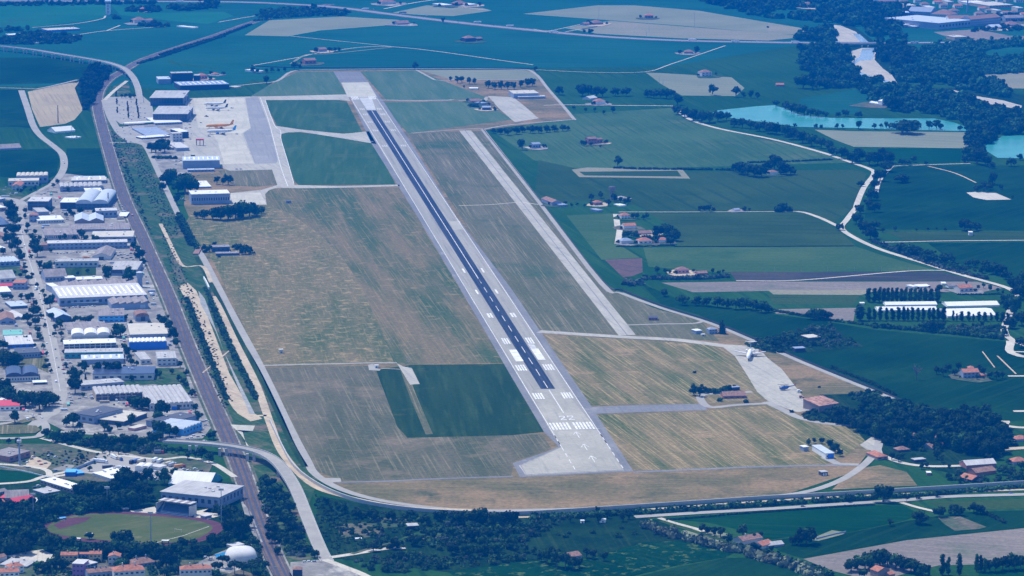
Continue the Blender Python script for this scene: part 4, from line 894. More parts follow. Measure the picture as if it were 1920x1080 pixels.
def plant_all():
    big=sorted([t for t in PEND if t[3] in('round','wide')],key=lambda t:-t[2]*(t[7] or t[2]*ASP[t[3]])); keep=set(id(t) for t in big[:298]); V=[];A=[];B=[];k=0; rg=np.random.default_rng(4); c=np.array((0.,4500.,0.))
    for t in PEND:
        if t[3] not in('round','wide') or id(t) in keep: tree_now(*t); continue
        p=P(t[0],t[1]); h=t[2]*mpp(t[1])*1.02; v,a,b=crown_arrays(lobes(t[3],rg),rg,22,.055)
        v=v*np.array((h*(t[7]/t[2]/ASP[t[3]] if t[7] else 1),)*2+(h,))+np.array(p)-c; V.append(v);A.append(a+k);B.append(b+k);k+=len(v)
        v=_IV*np.array((.05,.05,.3))*h+np.array((p.x,p.y,.28*h))-c; V.append(v);A.append(_IF+k);k+=len(v)
    me=mesh_np('small_trees',np.concatenate(V),np.concatenate(A),np.concatenate(B),'leaf_dark'); o=link('small_trees',me); o.location=c; tag(o,'scattered smaller trees in yards, hedges and fields all over the plain','trees',None,'stuff')
BL='''workshop|factory|low workshop with seven pale roof vaults behind the cream roofed one|31,344,90,343|13,6|barrel,C,u|n=7;win=(6,1)
workshop|workshop|long cream roofed workshop near the top of the industrial street|16,350,73,349|10,5|flat,C,p|win=(8,1)
house|house|small house with a red gable before the cream roofed workshop|22,357,39,357|8,7|gy,R,p|win=(2,2)
shed|shed|low blue grey shed with a dark back edge against the green field|139,341,197,340|5,5|flat,S,u|sk=3
shed|shed|cream roofed shed with three bright roof strips|134,345,199,344|6,6|flat,C,u|sk=3;win=(6,1)
factory|factory|grey factory with a ribbed roof behind the two vaulted halls|113,360,194,358|9,7|saww,G,u|n=9;win=(4,2)
hall|hall|workshop hall with two great grey vaults|142,393,203,393|11,21|barrel,S,k|n=2;win=(8,2)
annex|workshop|small white flat roofed block behind the vaulted hall|162,366,193,365|6,7|flat,W,u|
workshop|workshop|dark walled block under a bright white flat roof beside the vaults|113,392,142,392|12,9|flat,W,n|win=(3,2)
office_block|office|two storey office with dark blue glass front near the side road|52,395,91,395|17,8|flat,P,k|win=(2,2,.9)
workshop|workshop|blue grey workshop with a thin pale roof among trees|180,409,220,408|13,5|flat,P,u|win=(5,1)
canopy|canopy|pale flat canopy close to the railway hedge|221,409,237,409|3,8|canopy,W,g|
house|house|hip roofed red house at the main street|55,417,71,417|14,6|hip,R,u|win=(2,2)
annex|workshop|small grey roofed block behind the red roofed house|71,404,92,403|6,8|flat,G,u|
workshop|workshop|long brilliant white roofed shed behind the brown cabins|71,420,120,418|6,8|flat,W,p|win=(10,1)
hall|hall|grey hall with two shallow gables and white ribs|140,420,194,419|5,12|gy,S,o|n=2;sk=0
shed|shed|long grey brown roofed shed stretching to the railway|128,435,198,434|4,11|flat,B,u|
shed|shed|grey brown shed with roof dots at the railway end|198.5,436,244,435|5,12|flat,B,u|
shed|shed|cream roofed shed behind dark little trees|172,456,250,455|11,11|flat,C,u|win=(5,1)
office_block|office|office with a dotted row of windows under a brown flat roof|84,450,147,448|8,12|flat,B,p|win=(16,1,.55)
factory|factory|very long blue grey factory under a narrow white roof|89,469,239,466|12,5|flat,P,u|win=(18,2)
shed|shed|small brown shed at the street end of the very long factory|76,470,89,470|10,4|flat,O,o|
hall|hall|dark gabled hall with two white roof strips in a car yard|173,488,207,488|7,15|gy,B,p|sk=0;doors=[(.5,6,5,'dark')]
shed|shed|white walled long shed beside the lawn|103,502,184,501|11,5|flat,G,p|win=(9,1);doors=[(.25,5,5,'steel'),(.55,5,5,'steel')]
warehouse|warehouse|grey roofed warehouse block behind two big round trees|206,517,257,517|11,16|flat,G,u|win=(2,1,.9)
workshop|workshop|brown roofed workshop with a pale gable end at the main street|85,529,126,527|9,9|gx,B,u|win=(6,1)
annex|workshop|small pale block with a vaulted white roof light|124,530,142,529|8,4|flat,W,u|win=(3,1)
shed|shed|thin white roofed shed behind the saw tooth hall|142,528,193,526|3,5|flat,W,p|
factory|factory|saw tooth hall with eight brown roof teeth|114,545,257,540|3,12|saw,B,p|n=8
factory|factory|huge white factory roof lined with skylights below the saw teeth|112,575,276,568|15,23|flat,P,u|win=(14,1);sk=16
canopy|canopy|long white canopy over parked cars before the huge factory|134,574,184,573|6,4|canopy,W,u|
factory|factory|blue grey hall with four roof teeth at the corner of the huge factory|209,582,278,579|11,11|saw,B,u|n=5;doors=[(.85,6,5,'steel')]
cabin|cabin|tall white cube shed beside the saw tooth hall|103,553,116,552|12,9|flat,W,u|win=(1,1)
house|house|vivid blue house with a red front roof strip|185,605,233,604|12,14|flat,B,s|win=(5,2)
hall|hall|small hall under a red brown vault by the railway trees|254,603,280,602|9,7|barrel,O,u|n=1;doors=[(.55,5,6,'dark')]
hall|hall|pale gabled hall with a white ridge strip by the street|104,605,134,603|9,13|gy,S,k|
workshop|workshop|workshop with patched brown and grey flat roof|127,627,203,624|7,15|flat,B,p|
workshop|workshop|white vaulted workshop in front of the patched roof|134,635,207,633|5,9|barrel,W,p|n=3
factory|factory|tall white roofed factory with a strip of windows|120,657,218,654|11,8|flat,W,p|win=(10,2,.9)
factory|factory|lean to hall of pale grey green below the tall factory|121,673,230,671|11,7|flat,G,e|win=(10,1)
warehouse|warehouse|broad pale concrete roofed warehouse beside the railway|244,635,315,633|7,21|flat,C,u|
warehouse|warehouse|deep blue walled warehouse with a ribbed white roof|243,657,313,655|15,7|saww,W,b|n=9
house|house|narrow two tone grey roofed house behind the blue warehouse|264,684,283,683|9,14|flat,G,p|win=(2,1)
house|house|larger grey roofed house with two window rows by the railway|295,687,331,686|14,13|flat,G,p|win=(4,2)
workshop|workshop|workshop with bright bluish corrugated roof behind trees|153,684,232,682|9,9|flat,S,u|sk=5
factory|factory|factory under a navy solar roof with pale wall|174,714,288,713|12,14|flat,N,p|win=(8,1)
workshop|workshop|low grey flat roofed workshop before the solar roof|152,733,233,726|10,7|flat,G,u|win=(8,1)
factory|factory|long wing of the L shaped factory with rippled grey roof|180,753,270,749|13,14|saww,G,t|n=10;win=(8,2,.9);doors=[(.35,6,6,'dark'),(.9,6,6,'dark')]
factory|factory|deep wing of the L shaped factory dotted with white roof lights|281,771,363,767|13,33|saww,G,p|n=9;win=(12,1);doors=[(.62,6,5,'dark')]
store|store|small vaulted store with blue door before the L shaped factory|315,769,332,769|7,4|barrel,P,b|n=1
workshop|workshop|dark slate flat roofed workshop beside the pale pavilion|139,790,176,796|15,16|flat,D,u|depth=42;win=(3,1)
pavilion|hall|pale roofed glass pavilion with white canopy at the estate end|173,793,232,799|8,10|flat,C,k|depth=44;win=(10,1,.9)
workshop|workshop|dark grey flat roofed hall beside the blue one|274,800,308,806|11,12|flat,D,u|depth=48
factory|factory|bright blue factory with striped white roof lights beside the overpass|344,818,379,805|13,9|saww,S,s|depth=34;n=6;win=(6,1)
hut|hut|pink hut with flat roof near the pavilion|252,809,275,803|5,4|flat,C,i|depth=8
workshop|workshop|white roofed block at the far corner of the side road|0,380,10,378|6,6|flat,P,u|
workshop|workshop|white and brown block by the street cypress trees|0,397,12,396|7,9|flat,W,o|win=(1,1)
shed|shed|dark navy shed shaded by trees at the picture edge|0,426,20,425|4,15|flat,N,n|
shed|shed|small brown roofed shed among trees by the street|6,450,19,449|6,9|flat,O,o|
shed|shed|small white roofed shed below the dark trees|0,471,11,470|5,9|flat,W,u|
workshop|workshop|blue grey workshop with a row of white roof hoods|0,501,38,499|9,9|saww,S,u|n=6;win=(4,1)
hall|hall|hall with checkered roof lights at the picture edge|0,532,30,530|9,9|gx,G,p|win=(3,1)
shed|shed|red roofed shed below the checkered hall|0,541,24,540|4,6|gx,K,u|
house|house|red roofed house with dark balconies at the street|24,543,47,543|12,6|flat,R,u|win=(3,2)
shed|shed|cream roofed shed below the red roofed pair|0,554,21,553|6,10|flat,W,u|
workshop|workshop|pale grey flat roofed workshop with white annex|21,580,52,578|5,9|flat,S,k|
hall|hall|hall with brown and white corrugated roof bands|0,609,28,608|8,13|gy,O,u|n=1;win=(2,1)
shed|shed|pale ribbed shed joined to the corrugated hall|28.5,600,51,598|4,11|gy,P,u|n=2
shed|shed|green roofed shed by the main street|6,633,42,632|4,10|flat,T,w|
workshop|workshop|royal blue walled workshop under a white roof|14,654,64,652|7,17|flat,P,b|win=(4,1)
workshop|workshop|blue panelled workshop under a dark stained roof|32,673,76,671|10,10|flat,D,u|win=(8,1)
hall|hall|hall with two dark striped vaults at the street end|11,717,73,715|10,14|barrel,N,p|n=2;win=(12,1)
canopy|canopy|white flat canopy beside the striped vault hall|62,722,88,721|4,4|canopy,W,g|
shed|shed|white gabled shed with a pink edge by the car yard|0,757,15,756|5,11|gy,W,n|
shop|shop|long red roofed shop with white wall by the roundabout|0,771,37,770|9,7|shed,K,w|win=(4,1)
brick_hall|hall|brick hall with a ribbed grey roof beside the mast|17,868,57,857|11,8|flat,B,r|depth=26;win=(4,1)
shed|shed|long white roofed open shed in the scrapyard|76,908,138,927|8,9|flat,W,o|depth=15;win=(10,1)
shed|shed|small grey roofed shed before the long white shed|62,923,84,930|4,5|flat,G,u|depth=16
shed|shed|blue shed with pale blue roof at the lane corner|122,894,141,894|8,6|flat,Y,b|
shed|shed|low blue shed joined to the lane corner shed|141,893,158,891|4,6|flat,Y,b|
shed|shed|long white roofed shed behind the tree crowns|174,893,208,904|6,6|flat,W,p|depth=14
shed|shed|second white roofed shed just above the long one|192,886,217,893|5,5|flat,W,p|depth=12
tent|tent|white tent roofed hall amid the parked lorries|253,884,280,885|8,6|barrel,W,w|n=2
hut|hut|white hut beside the tent roofed hall|281,880,299,883|6,4|flat,P,w|
sports_hall|hall|big sports hall with slate roof ribs and pale walls|302,944,411,955|22,12|flat,G,u|depth=46;win=(9,1,.4);side=(7,1);over=.8
sports_hall|hall|white tensile roofed sports hall behind the slate roofed one|316,912,392,916|5,16|gx,W,e|depth=38
apartment_house|house|yellow house with red roof and two window rows by the white square|114,1057,145,1057|16,5|gx,R,y|win=(4,2);chim=1
apartment_house|house|second yellow house joined on the track side|167.5,1055,190,1055|16,5|gx,R,y|win=(3,2);chim=2
stair_wing|house|recessed blue shaded stair wing between the yellow houses|146,1053,167,1053|14,3|gx,R,u|win=(3,2)
apartment_house|house|violet block with flat white edged roof|136,1083,157,1084|26,3|flat,P,v|depth=14;win=(3,3)
apartment_house|house|blue balconied wing of the violet block|157.5,1081,183,1075|20,3|flat,P,u|depth=13;win=(4,3,.9)
house|house|tall pale house with red gable beside the garden trees|203,1062,225,1062|18,6|gy,R,p|win=(3,2);chim=1
house|house|low red hipped house behind the round garden tree|247,1066,292,1060|7,7|hip,O,u|win=(6,1);chim=2
house|house|long red tiled row of houses with six chimneys|165,1090,216,1085|15,6|gx,O,u|win=(6,1);chim=3
house|house|broad light red tiled house at the picture bottom|214,1092,272,1088|20,8|hip,R,p|win=(6,2);chim=2
house|house|grey rendered house with broad red hipped roof by the dome|338,1090,397,1088|22,6|hip,R,p|win=(7,2);chim=2
house|house|white house with red hip roof next to the white square|19,1078,45,1074|14,6|hip,R,w|win=(3,2);chim=1
house|house|white house with stepped red roof at the bottom corner|0,1092,36,1090|18,6|gx,R,w|win=(4,2);chim=2
hall|hall|low hall with plain grey curved roof beside the white square|0,1062,50,1066|3,12|flat,G,u|
house|house|small brick house at the edge of the white square|0,1055,13,1052|9,4|gx,O,p|
school|school|dark red roofed building among the stadium trees|28,952,67,945|9,5|gx,K,r|depth=14;win=(5,2)
school|school|grey roofed wing behind the dark red roof|10,938,55,936|4,11|gx,B,u|
shed|shed|white awning beside the dark red roofed building|66,946,81,944|4,6|flat,W,r|
house|house|red roofed house at the left edge under the trees|0,949,10,947|6,5|gx,R,r|
house|house|grey roofed house at the lane by the small field|0,928,14,925|5,6|gx,B,u|win=(3,1)
house|house|red flat roof behind the dark red roofed building|0,937,26,938|3,6|flat,K,r|
pool_hut|hut|white pool hut behind the dome|436,1030,458,1026|5,5|flat,P,w|depth=9
hut|hut|white hut with doors near the grandstand|385,974,397,971|5,2|flat,P,u|depth=6
hut|hut|little dark score hut on the far track edge|231,960,241,959|5,2|flat,G,d|
signal_house|house|tall dark house with red hip roof by the roadworks|549,1085,566,1085|17,6|hip,O,n|win=(2,2)
hut|hut|blue grey cube shed among the gardens|765,995,785,994|8,5|flat,G,n|
farmhouse|farmhouse|grey roofed farmhouse inside its tree ring|1063,1055,1091,1050|9,7|gx,O,u|win=(3,1)
farmhouse|farmhouse|pale house with tiled roof at the reed bank|1393,1022,1430,1015|7,6|gx,O,p|chim=1
farmhouse|farmhouse|small red tiled house beside the tiled one|1430,1030,1450,1024|6,5|gx,R,p|
farmhouse|farmhouse|low grey roofed farm shed beside the big garden tree|1437,1028,1470,1024|4,5|gx,G,u|
farmhouse|farmhouse|red roofed house in front of the tree row at the bottom|1646,1084,1668,1080|12,5|gy,R,o|
farmhouse|farmhouse|lower red roofed wing at the bottom tree row|1668,1084,1678,1082|6,5|gx,R,o|
terminal|terminal|airport terminal hall with broad slate roof and dark glass front|287,229,351,229|15,15|flat,G,k|over=1.5;win=(12,1,.9)
terminal|terminal|rear terminal hall with matching slate roof|282,199,343,199|15,14|flat,G,k|over=1.5;win=(12,1,.9)
link_building|terminal|low pale link between the two slate roofs|292,198,331,198|4,8|flat,P,u|
canopy|canopy|long thin white canopy at the terminal car park|236,236,290,233|4,2|canopy,W,d|
annex|office|white roofed front block of the terminal|291,235,342,233|4,10|flat,W,u|win=(10,1)
office_block|office|low office with dark blue ribbed roof beside the terminal|273,257,319,255|3,14|flat,U,u|win=(10,1)
arcade|arcade|narrow white roofed arcade before the dark blue roof|266,262,320,258|3,3|flat,W,n|win=(14,1)
control_block|office|five storey pale block with four windows beside the terminal|324,266,342,265|15,2|flat,P,p|win=(3,3)
workshop|workshop|white roofed dark workshop beside the airliner stands|337,260,354,259|12,6|flat,W,n|
shed|shed|flat pale shed in front of the pale block|314,281,325,281|4,9|flat,P,u|
shed|shed|wider flat pale shed beside the red gantry|331,284,355,283|6,10|flat,P,u|
hangar|hangar|long steel blue hangar with white roof dots at the apron|343,317,412,316|15,8|flat,S,u|sk=8
store|store|row of small blue sheds before the steel blue hangar|352,323,402,322|4,2|flat,S,u|win=(8,1)
hangar|hangar|small cream roofed hangar between dark trees|363,354,396,353|3,11|flat,W,u|
hangar|hangar|pale blue hangar with white roof and a window strip|359,384,431,382|19,7|flat,W,u|win=(16,1,.3)
hangar|hangar|old military hangar with pale roof beside dark trees|963,185,1010,184|9,6|flat,C,u|
hangar|hangar|low lean to roof along the old military hangar|972,186,1023,185|4,2|flat,P,u|
bunker|bunker|low dark building in the bushes on the meadow side road|398,473,431,472|9,4|flat,B,k|win=(4,1)
bunker|bunker|long low wing before the dark building in the bushes|405,480,448,479|4,3|flat,B,k|
hut|hut|red roofed hut beside the perimeter road and ditch|362,478,372,478|2,13|flat,O,o|
control_hut|hut|blue grey two storey hut beside the cypress|1330,627,1345,626|9,5|hip,U,u|win=(3,2)
hut|hut|white topped hut beside the blue grey one|1305,627,1316,626|6,3|flat,W,u|
hut|hut|lone dark brick shed in the brown grass by the old strip|1216,601,1233,601|5,3|gx,D,r|win=(3,1)
bunker|bunker|red roofed bunker at the looping service road|1356,748,1399,747|5,6|gx,O,r|win=(4,1)
hut|hut|blue hut behind the red roofed bunker|1373,733,1387,732|6,2|flat,U,n|
hangar|hangar|derelict hangar with rusty striped roof at the apron end|1536,774,1573,768|12,10|shed,X,o|depth=24
service_hall|hall|white and blue service hall near the guard huts|1548,861,1564,860|10,16|flat,S,w|doors=[(.6,6,5,'blue')];win=(2,1)
hut|hut|small white flat roofed hut beside the service hall|1507,847,1516,846|8,3|flat,W,u|
hut|hut|striped guard hut on the mown meadow|1541,893,1552,892|7,3|flat,G,d|doors=[(.3,1.5,2.5,'white'),(.7,1.5,2.5,'white')]
hut|hut|small white and red hut on the mown lawn|1738,891,1746,891|4,3|flat,W,r|
barrack|house|red hip roofed barrack at the worn concrete yard|1645,863,1665,861|6,9|hip,R,o|win=(2,1)
barrack|house|reddish roofed barrack tucked against the wood|1684,849,1706,847|5,6|hip,O,n|
store|store|flat grey roofed store below the wood|1715,868,1736,866|5,3|flat,G,n|
barn|barn|ruined barn with broken white roof and red bricks|1812,880,1868,876|7,7|gx,P,r|
barn|barn|collapsed red roofed barn beside the ruined one|1830,893,1868,888|6,6|gx,O,r|
hut|hut|small red roofed hut at the perimeter road|1822,905,1842,901|5,6|gy,R,n|
house|house|red hip roofed house at the sandy yard edge|1900,872,1928,870|6,8|hip,R,u|
house|house|red roof corner at the wood and lane|1906,828,1930,826|4,6|hip,R,u|
barrack|house|long tiled roof half hidden in the wood|1716,824,1752,820|3,6|gx,O,u|
barrack|house|second tiled roof crossing in the wood|1752,827,1778,822|3,4|gx,O,u|
barrack|house|grey red roof slope under the wood's big crowns|1748,844,1780,838|3,6|gx,O,u|
house|house|pale ruin wall deep in the wood|1812,836,1826,835|4,2|flat,C,t|
ruin|ruin|roofless concrete ruin in the scrub by the fence|1516,642,1538,640|8,5|flat,C,d|
hut|hut|dark flat roofed hut at the scrub edge|1491,661,1510,660|7,3|flat,U,n|
greenhouse|greenhouse|long white roofed shed behind the front poplar row|1661,575,1757,574|3,6|gx,W,w|ridge=.12
greenhouse|greenhouse|second long white shed nearer the front poplars|1646,585,1757,584|3,7|gx,W,w|ridge=.12
greenhouse|greenhouse|broad white glasshouse with ribbed roof|1776,577,1874,575|3,8|gx,W,w|ridge=.12
greenhouse|greenhouse|broad white glasshouse behind the thin poplars|1777,596,1868,594|3,14|gx,W,w|ridge=.1
farmhouse|farmhouse|red roofed farmhouse with three stepped roofs on the dark field|1806,710,1836,709|11,6|gx,R,u|win=(4,2)
tower_room|farmhouse|square red roofed tower room of the stepped farmhouse|1815,706,1826,706|16,4|hip,R,u|win=(1,2)
shed|shed|little red roofed shed beside the stepped farmhouse|1841,709,1848,708|5,4|hip,R,r|
farmhouse|farmhouse|pale farmhouse with blue extension by the white track|1800,549,1824,547|8,6|gx,R,p|win=(3,1)
farmhouse|farmhouse|white roofed house next to the pale farmhouse|1779,541,1792,540|4,5|gx,B,w|
shed|shed|small white shed at the farm above the glasshouses|1766,535,1774,535|3,3|flat,W,w|
shed|shed|flat white shed behind the rear poplar row|1722,540,1745,539|2,4|flat,W,w|
shed|shed|white cabin behind the rear poplar row|1712,542,1720,541|4,3|flat,W,w|
shed|shed|white shed at the start of the front poplar row|1613,571,1621,571|2,2|flat,W,w|
house|house|gable roofed grey barn at the airfield fence|1035,386,1053,385|6,8|gy,O,u|
shed|shed|lower lean to shed beside the grey barn|1051,388,1064,387|3,4|flat,U,u|
house|house|red roofed house below the water tower|1115,386,1130,385|6,6|hip,R,o|win=(2,1)
house|house|small pale house behind the water tower trees|1163,374,1172,373|3,4|hip,P,w|
shed|shed|white low shed beside the water tower hamlet|1162,388,1174,387|2,3|flat,W,w|
shed|shed|blue roofed shed in the hamlet garden|1120,398,1130,397|3,3|flat,U,u|
house|house|white house with orange roof at the head of the white drive|1165,411,1182,410|7,7|hip,R,w|win=(3,2)
barn|barn|red roofed white barn beside the white drive|1170,430,1193,429|6,5|gx,R,w|
barn|barn|grey tiled barn in the farm cluster trees|1199,441,1222,440|3,6|gx,O,u|
house|house|bluish roofed house at the foot of the white drive|1165,458,1187,457|6,6|hip,U,p|
house|house|orange roofed villa in the hedged plot|1198,458,1223,457|6,6|hip,R,w|win=(3,1)
house|house|second orange roofed villa among trees|1236,456,1254,455|6,6|hip,R,w|
house|house|pink house with hip roof on the long hedge|1271,514,1292,513|8,5|hip,O,i|win=(3,1)
shed|shed|reddish shed along the same long hedge|1308,516,1327,515|3,5|gx,O,r|
house|house|white cottage on the thin lane|1378,397,1388,396|3,2|gx,U,w|
house|house|white cottage hidden in the round tree clump of the plain|1444,329,1459,328|6,6|hip,O,w|
farmhouse|farmhouse|brick farmhouse on the big rowed field|1103,271,1119,270|10,5|gx,O,r|win=(3,2)
farmhouse|farmhouse|brick barn joined to the farmhouse on the rowed field|1119,270,1130,269|8,5|gx,O,r|win=(2,1)
farmhouse|farmhouse|blue grey ruined house beside the dark tree near the fence|999,279,1014,278|8,3|gx,U,u|win=(3,1)
farmhouse|farmhouse|pale farmhouse with tiled roof on the brown field's corner|1316,144,1335,143|8,5|hip,O,p|win=(3,2)
farmhouse|farmhouse|red roofed farmhouse on the wide pale field|1209,35,1225,35|6,3|hip,R,o|win=(3,1)
farmhouse|farmhouse|red roofed farm beyond the motorway by small trees|1112,47,1131,46|4,4|hip,O,o|
shed|shed|low shed next to that motorway farm|1096,48,1108,47|3,2|gx,O,u|
farmhouse|farmhouse|tiled house beside one round tree near the motorway|1283,101,1300,101|4,4|hip,O,o|
farmhouse|farmhouse|red roofed house with a shed in the open green field|873,79,892,78|7,4|hip,O,n|win=(3,1)
shed|shed|small shed beside the open field house|894,76,905,75|3,2|gx,O,n|
farmhouse|farmhouse|brick house at the perimeter road's far corner|572,121,593,120|7,3|gx,O,r|win=(3,1)
farmhouse|farmhouse|tiled house between two dark tree clumps|598,98,613,97|5,4|gx,O,u|
farmhouse|farmhouse|small dark farm at the end of the pale harvested field|745,47,768,46|3,3|gx,O,u|
farmhouse|farmhouse|white roofed shed beyond the motorway lane|832,13,848,12|3,3|flat,W,p|
farmhouse|farmhouse|long reddish farm between two white sheds|854,11,876,10|4,4|hip,O,o|
farmhouse|farmhouse|white roofed shed at the lane end beyond the motorway|880,12,894,11|3,4|flat,W,p|
farmhouse|farmhouse|pale farmhouses by the dark trees at the top|716,9,742,8|5,4|hip,O,p|
barrack|house|tiled hut by the green mound at the old hangar|883,193,902,192|3,4|gx,O,o|
barrack|house|blue hut at the green mound|904,198,913,197|4,2|flat,U,u|
barrack|house|dark block beside the old hangar apron|904,207,920,207|5,3|flat,U,d|
hut|hut|tiny white huts on the far grass|880,168,896,168|2,2|flat,W,w|
house|house|white house with orange roof by the straight lane|1118,197,1135,196|7,5|hip,R,w|
shed|shed|slanting white shed behind the lane house|1106,188,1120,186|3,6|gx,P,p|
villa|villa|white villa with square tower at the lake wood|1654,199,1667,198|9,3|hip,W,w|win=(2,2)
villa|villa|long low white wing of the lake wood villa|1630,195,1654,199|3,2|gx,W,w|depth=10
shed|shed|red shed beside trees near the river|1455,162,1470,162|3,2|gx,R,r|
shed|shed|pale hut on the green strip|1817,442,1824,442|6,2|flat,W,p|
house|house|pink farmhouse near the dark cubic works|372,150,389,149|8,6|hip,R,i|win=(3,1)
house|house|small red house behind the pink farmhouse|402,142,411,141|3,3|hip,R,p|
works|factory|long dark blue works with pale roof rims|322,155,362,154|17,4|flat,G,n|depth=22
works|factory|lower dark block of the blue works|363,154,374,154|12,4|flat,G,n|depth=20
works|factory|jumbled pale blue silos of the works|297,158,320,157.5|9,5|flat,S,u|
works|factory|long blue works hall studded with white roof lights|338,170,430,167|9,11|flat,U,n|sk=10;depth=60
shed|shed|white roofed shed at the back perimeter road|440,166,452,165|2,2|flat,C,c|
house|house|white roofed farm sheds among trees by the perimeter bend|486,137,495,136|3,3|flat,W,w|
house|house|big white roofed house by the railway junction plot|104,250,141,247|3,8|gx,W,w|
shed|shed|small white shed below the white roofed house|122,259,135,261|2,2|flat,W,w|
farmhouse|farmhouse|long grey roofed farm at the left field edge|0,282,40,280|3,4|gx,B,u|
shed|shed|pale flat shed row in the green fields top left|90,60,150,57|3,3|flat,C,b|
shed|shed|white shed among dark trees top left|18,68,58,66|2,2|flat,W,u|
farmhouse|farmhouse|red house group in dark trees near the viaduct|70,79,88,78|5,4|hip,R,i|
shed|shed|tiny white block before the red house group|67,82,75,82|2,1|flat,W,w|
farmhouse|farmhouse|red roofed house hidden in dark trees|268,22,282,21|5,4|hip,R,r|
farmhouse|farmhouse|pale red roofed farms beside the bright green field|252,44,275,43|6,4|hip,O,p|
farmhouse|farmhouse|second pale red roofed farm in that row|272,43,288,42|4,4|gx,O,p|
shed|shed|white shed near the lane end by the railway|362,54,372,53|2,3|flat,W,w|
factory|factory|huge bluish white flat roofed factory far across the river|1760,56,1820,50|12,16|flat,S,u|depth=150;win=(10,1)
factory|factory|low white roofed annex before the huge far factory|1694,52,1718,50|5,5|flat,W,u|
shed|shed|small white roofed shed at the far factory|1715,53,1736,51|3,2|flat,W,u|
shed|shed|blue cube building at the river side of the far factory|1688,32,1705,32|8,3|flat,S,b|
mill|factory|long red roofed mill with three rows of windows|1780,48,1820,47|12,6|gx,O,p|depth=30;win=(12,2)
mill|factory|shaded wing of the red roofed mill|1821,50,1876,45|13,4|gx,O,u|depth=30;win=(14,3)
mill|factory|pale older wing of the mill|1745,36,1782,38|10,8|hip,O,p|win=(9,2)
mill|factory|grey roofed rear building behind the mill|1702,29,1745,31|8,4|gx,U,u|win=(9,2)
house|house|long bluish house row at the far right edge|1885,41,1922,40|7,2|gx,B,u|win=(8,1)
house|house|white gabled house near the far field corner|1858,56,1878,55|5,5|gx,S,w|
house|house|long tiled roofs at the far right gardens|1888,50,1914,49|3,4|hip,O,u|
house|house|ruined stone house before the motorway|1790,76,1812,75|6,3|flat,C,t|
factory|factory|far pale hall with broad flat roof on the skyline|1855,16,1900,14|5,6|flat,C,t|win=(8,1)
factory|factory|far white long hall right of the smokestack|1816,10,1850,9|4,4|flat,W,p|
apartment_house|house|far tiled apartment row above the river wood|1648,12,1680,11|9,4|gx,O,u|win=(8,2)
apartment_house|house|far tiled house above the river bank|1508,15,1530,14|5,4|hip,O,p|'''
FARM=[]
for l in BL.split('\n'):
    o=Bd(l); a=l.split('|')
    if a[1] in('farmhouse','house','barn','villa') and (float(a[3].split(',')[0])>360 or float(a[3].split(',')[1])<90) and float(a[3].split(',')[1])<740: FARM.append(a[3])
for i,f in enumerate(FARM):
    x1,y1,x2,y2=[float(k) for k in f.split(',')]; c=P((x1+x2)/2,(y1+y2)/2); rr=(P(x2,y2)-P(x1,y1)).length; pts=[]
    for k in range(9):
        t=k*.698; r=rr*random.uniform(.75,1.5)+3; pts.append(Vector((c.x+math.cos(t)*r,c.y+4+math.sin(t)*r*1.15,0)))
    tag(flatmesh('farmyard',pts,('scrub_soil','dirt','yard','verge')[i%4],.62+.002*i),'trodden yard around a farm building',None,None,'structure')
# far town beyond the river: small houses on the skyline
rt=random.Random(5)
for k,(x,y) in enumerate(xy('1688,8 1700,17 1716,6 1728,14 1740,19 1752,8 1764,16 1777,10 1790,15 1800,5 1630,6 1614,4 1590,3 1668,4 1836,20 1850,24 1868,26 1880,30 1896,28 1908,22 1915,33 1905,5 1886,4 1730,26 1830,32 1846,6 1870,5 1782,24')):
    w_=rt.uniform(10,18); lb=['tiled house','pale flat roofed house','white walled house'][k%3]
    building('house',f'far {lb} of the hazy town, {ORD[k//3]} such from the river','house',((x,y),(x+w_,y-.3)),rt.uniform(4,7),rt.uniform(2.5,4),['hip','flat','gx'][k%3],['O','P','R'][k%3],['p','c','w'][k%3],win=(4,1),group='houses of the far town')
# roof details seen in the photo
# ---- special structures ----
def grandstand():
    p=P(291,963);q=P(352,971); u=q-p; L=u.length; o=empty('grandstand',p,math.atan2(u.y,u.x)); tag(o,'blue grandstand under a striped roof beside the running track','grandstand')
    sm=MB(); n=9
    for i in range(n): sm.box((0,i*1.5,0),(L,i*1.5+1.5,1.0+i*.75))
    sm.build('seating','glassblue',o)
    MB().box((0,n*1.5,0),(L,n*1.5+.5,10.5)).build('back_wall','bluegrey',o)
    for s in (-.4,L): MB().ext([(s,0),(s+.4,0),(s+.4,9),(s,9)],2,n*1.5).build('side_wall','pale',o)
    for k in range(9):
        a=L*k/9; MB().box((a,5,10.5),(a+L/9-.25,n*1.5+1.5,10.9)).build('roof_panel','slab_brown' if k%2 else 'slab_pale',o)
grandstand()
def dome():
    c=P(452,1050); o=empty('air_dome',c,R(8)); tag(o,'white inflated dome over the swimming pool','dome'); mb=MB(); n,m_=32,9; Lx,Ly,h=13.2,15,10.5
    for j in range(m_):
        t=j/(m_-1)*math.pi/2
        for i in range(n):
            a=6.2832*i/n; e=.62; cx=math.copysign(abs(math.cos(a))**e,math.cos(a)); sy=math.copysign(abs(math.sin(a))**e,math.sin(a)); k=math.cos(t)**.55
            mb.v.append((cx*Lx*k,sy*Ly*k,h*math.sin(t)**.8))
    for j in range(m_-1):
        for i in range(n): mb.f.append((j*n+i,j*n+(i+1)%n,(j+1)*n+(i+1)%n,(j+1)*n+i)); mb.m.append(0)
    mb.f.append(tuple(range((m_-1)*n,m_*n))); mb.m.append(0); mb.build('membrane','pale',o,True)
    for k in range(5): MB().tube((-Lx*.9,-Ly*.7+k*Ly*.35,0),(-Lx*.9,-Ly*.7+k*Ly*.35,2.2),.25,.25,6).build('anchor_post','grey',o)
dome()
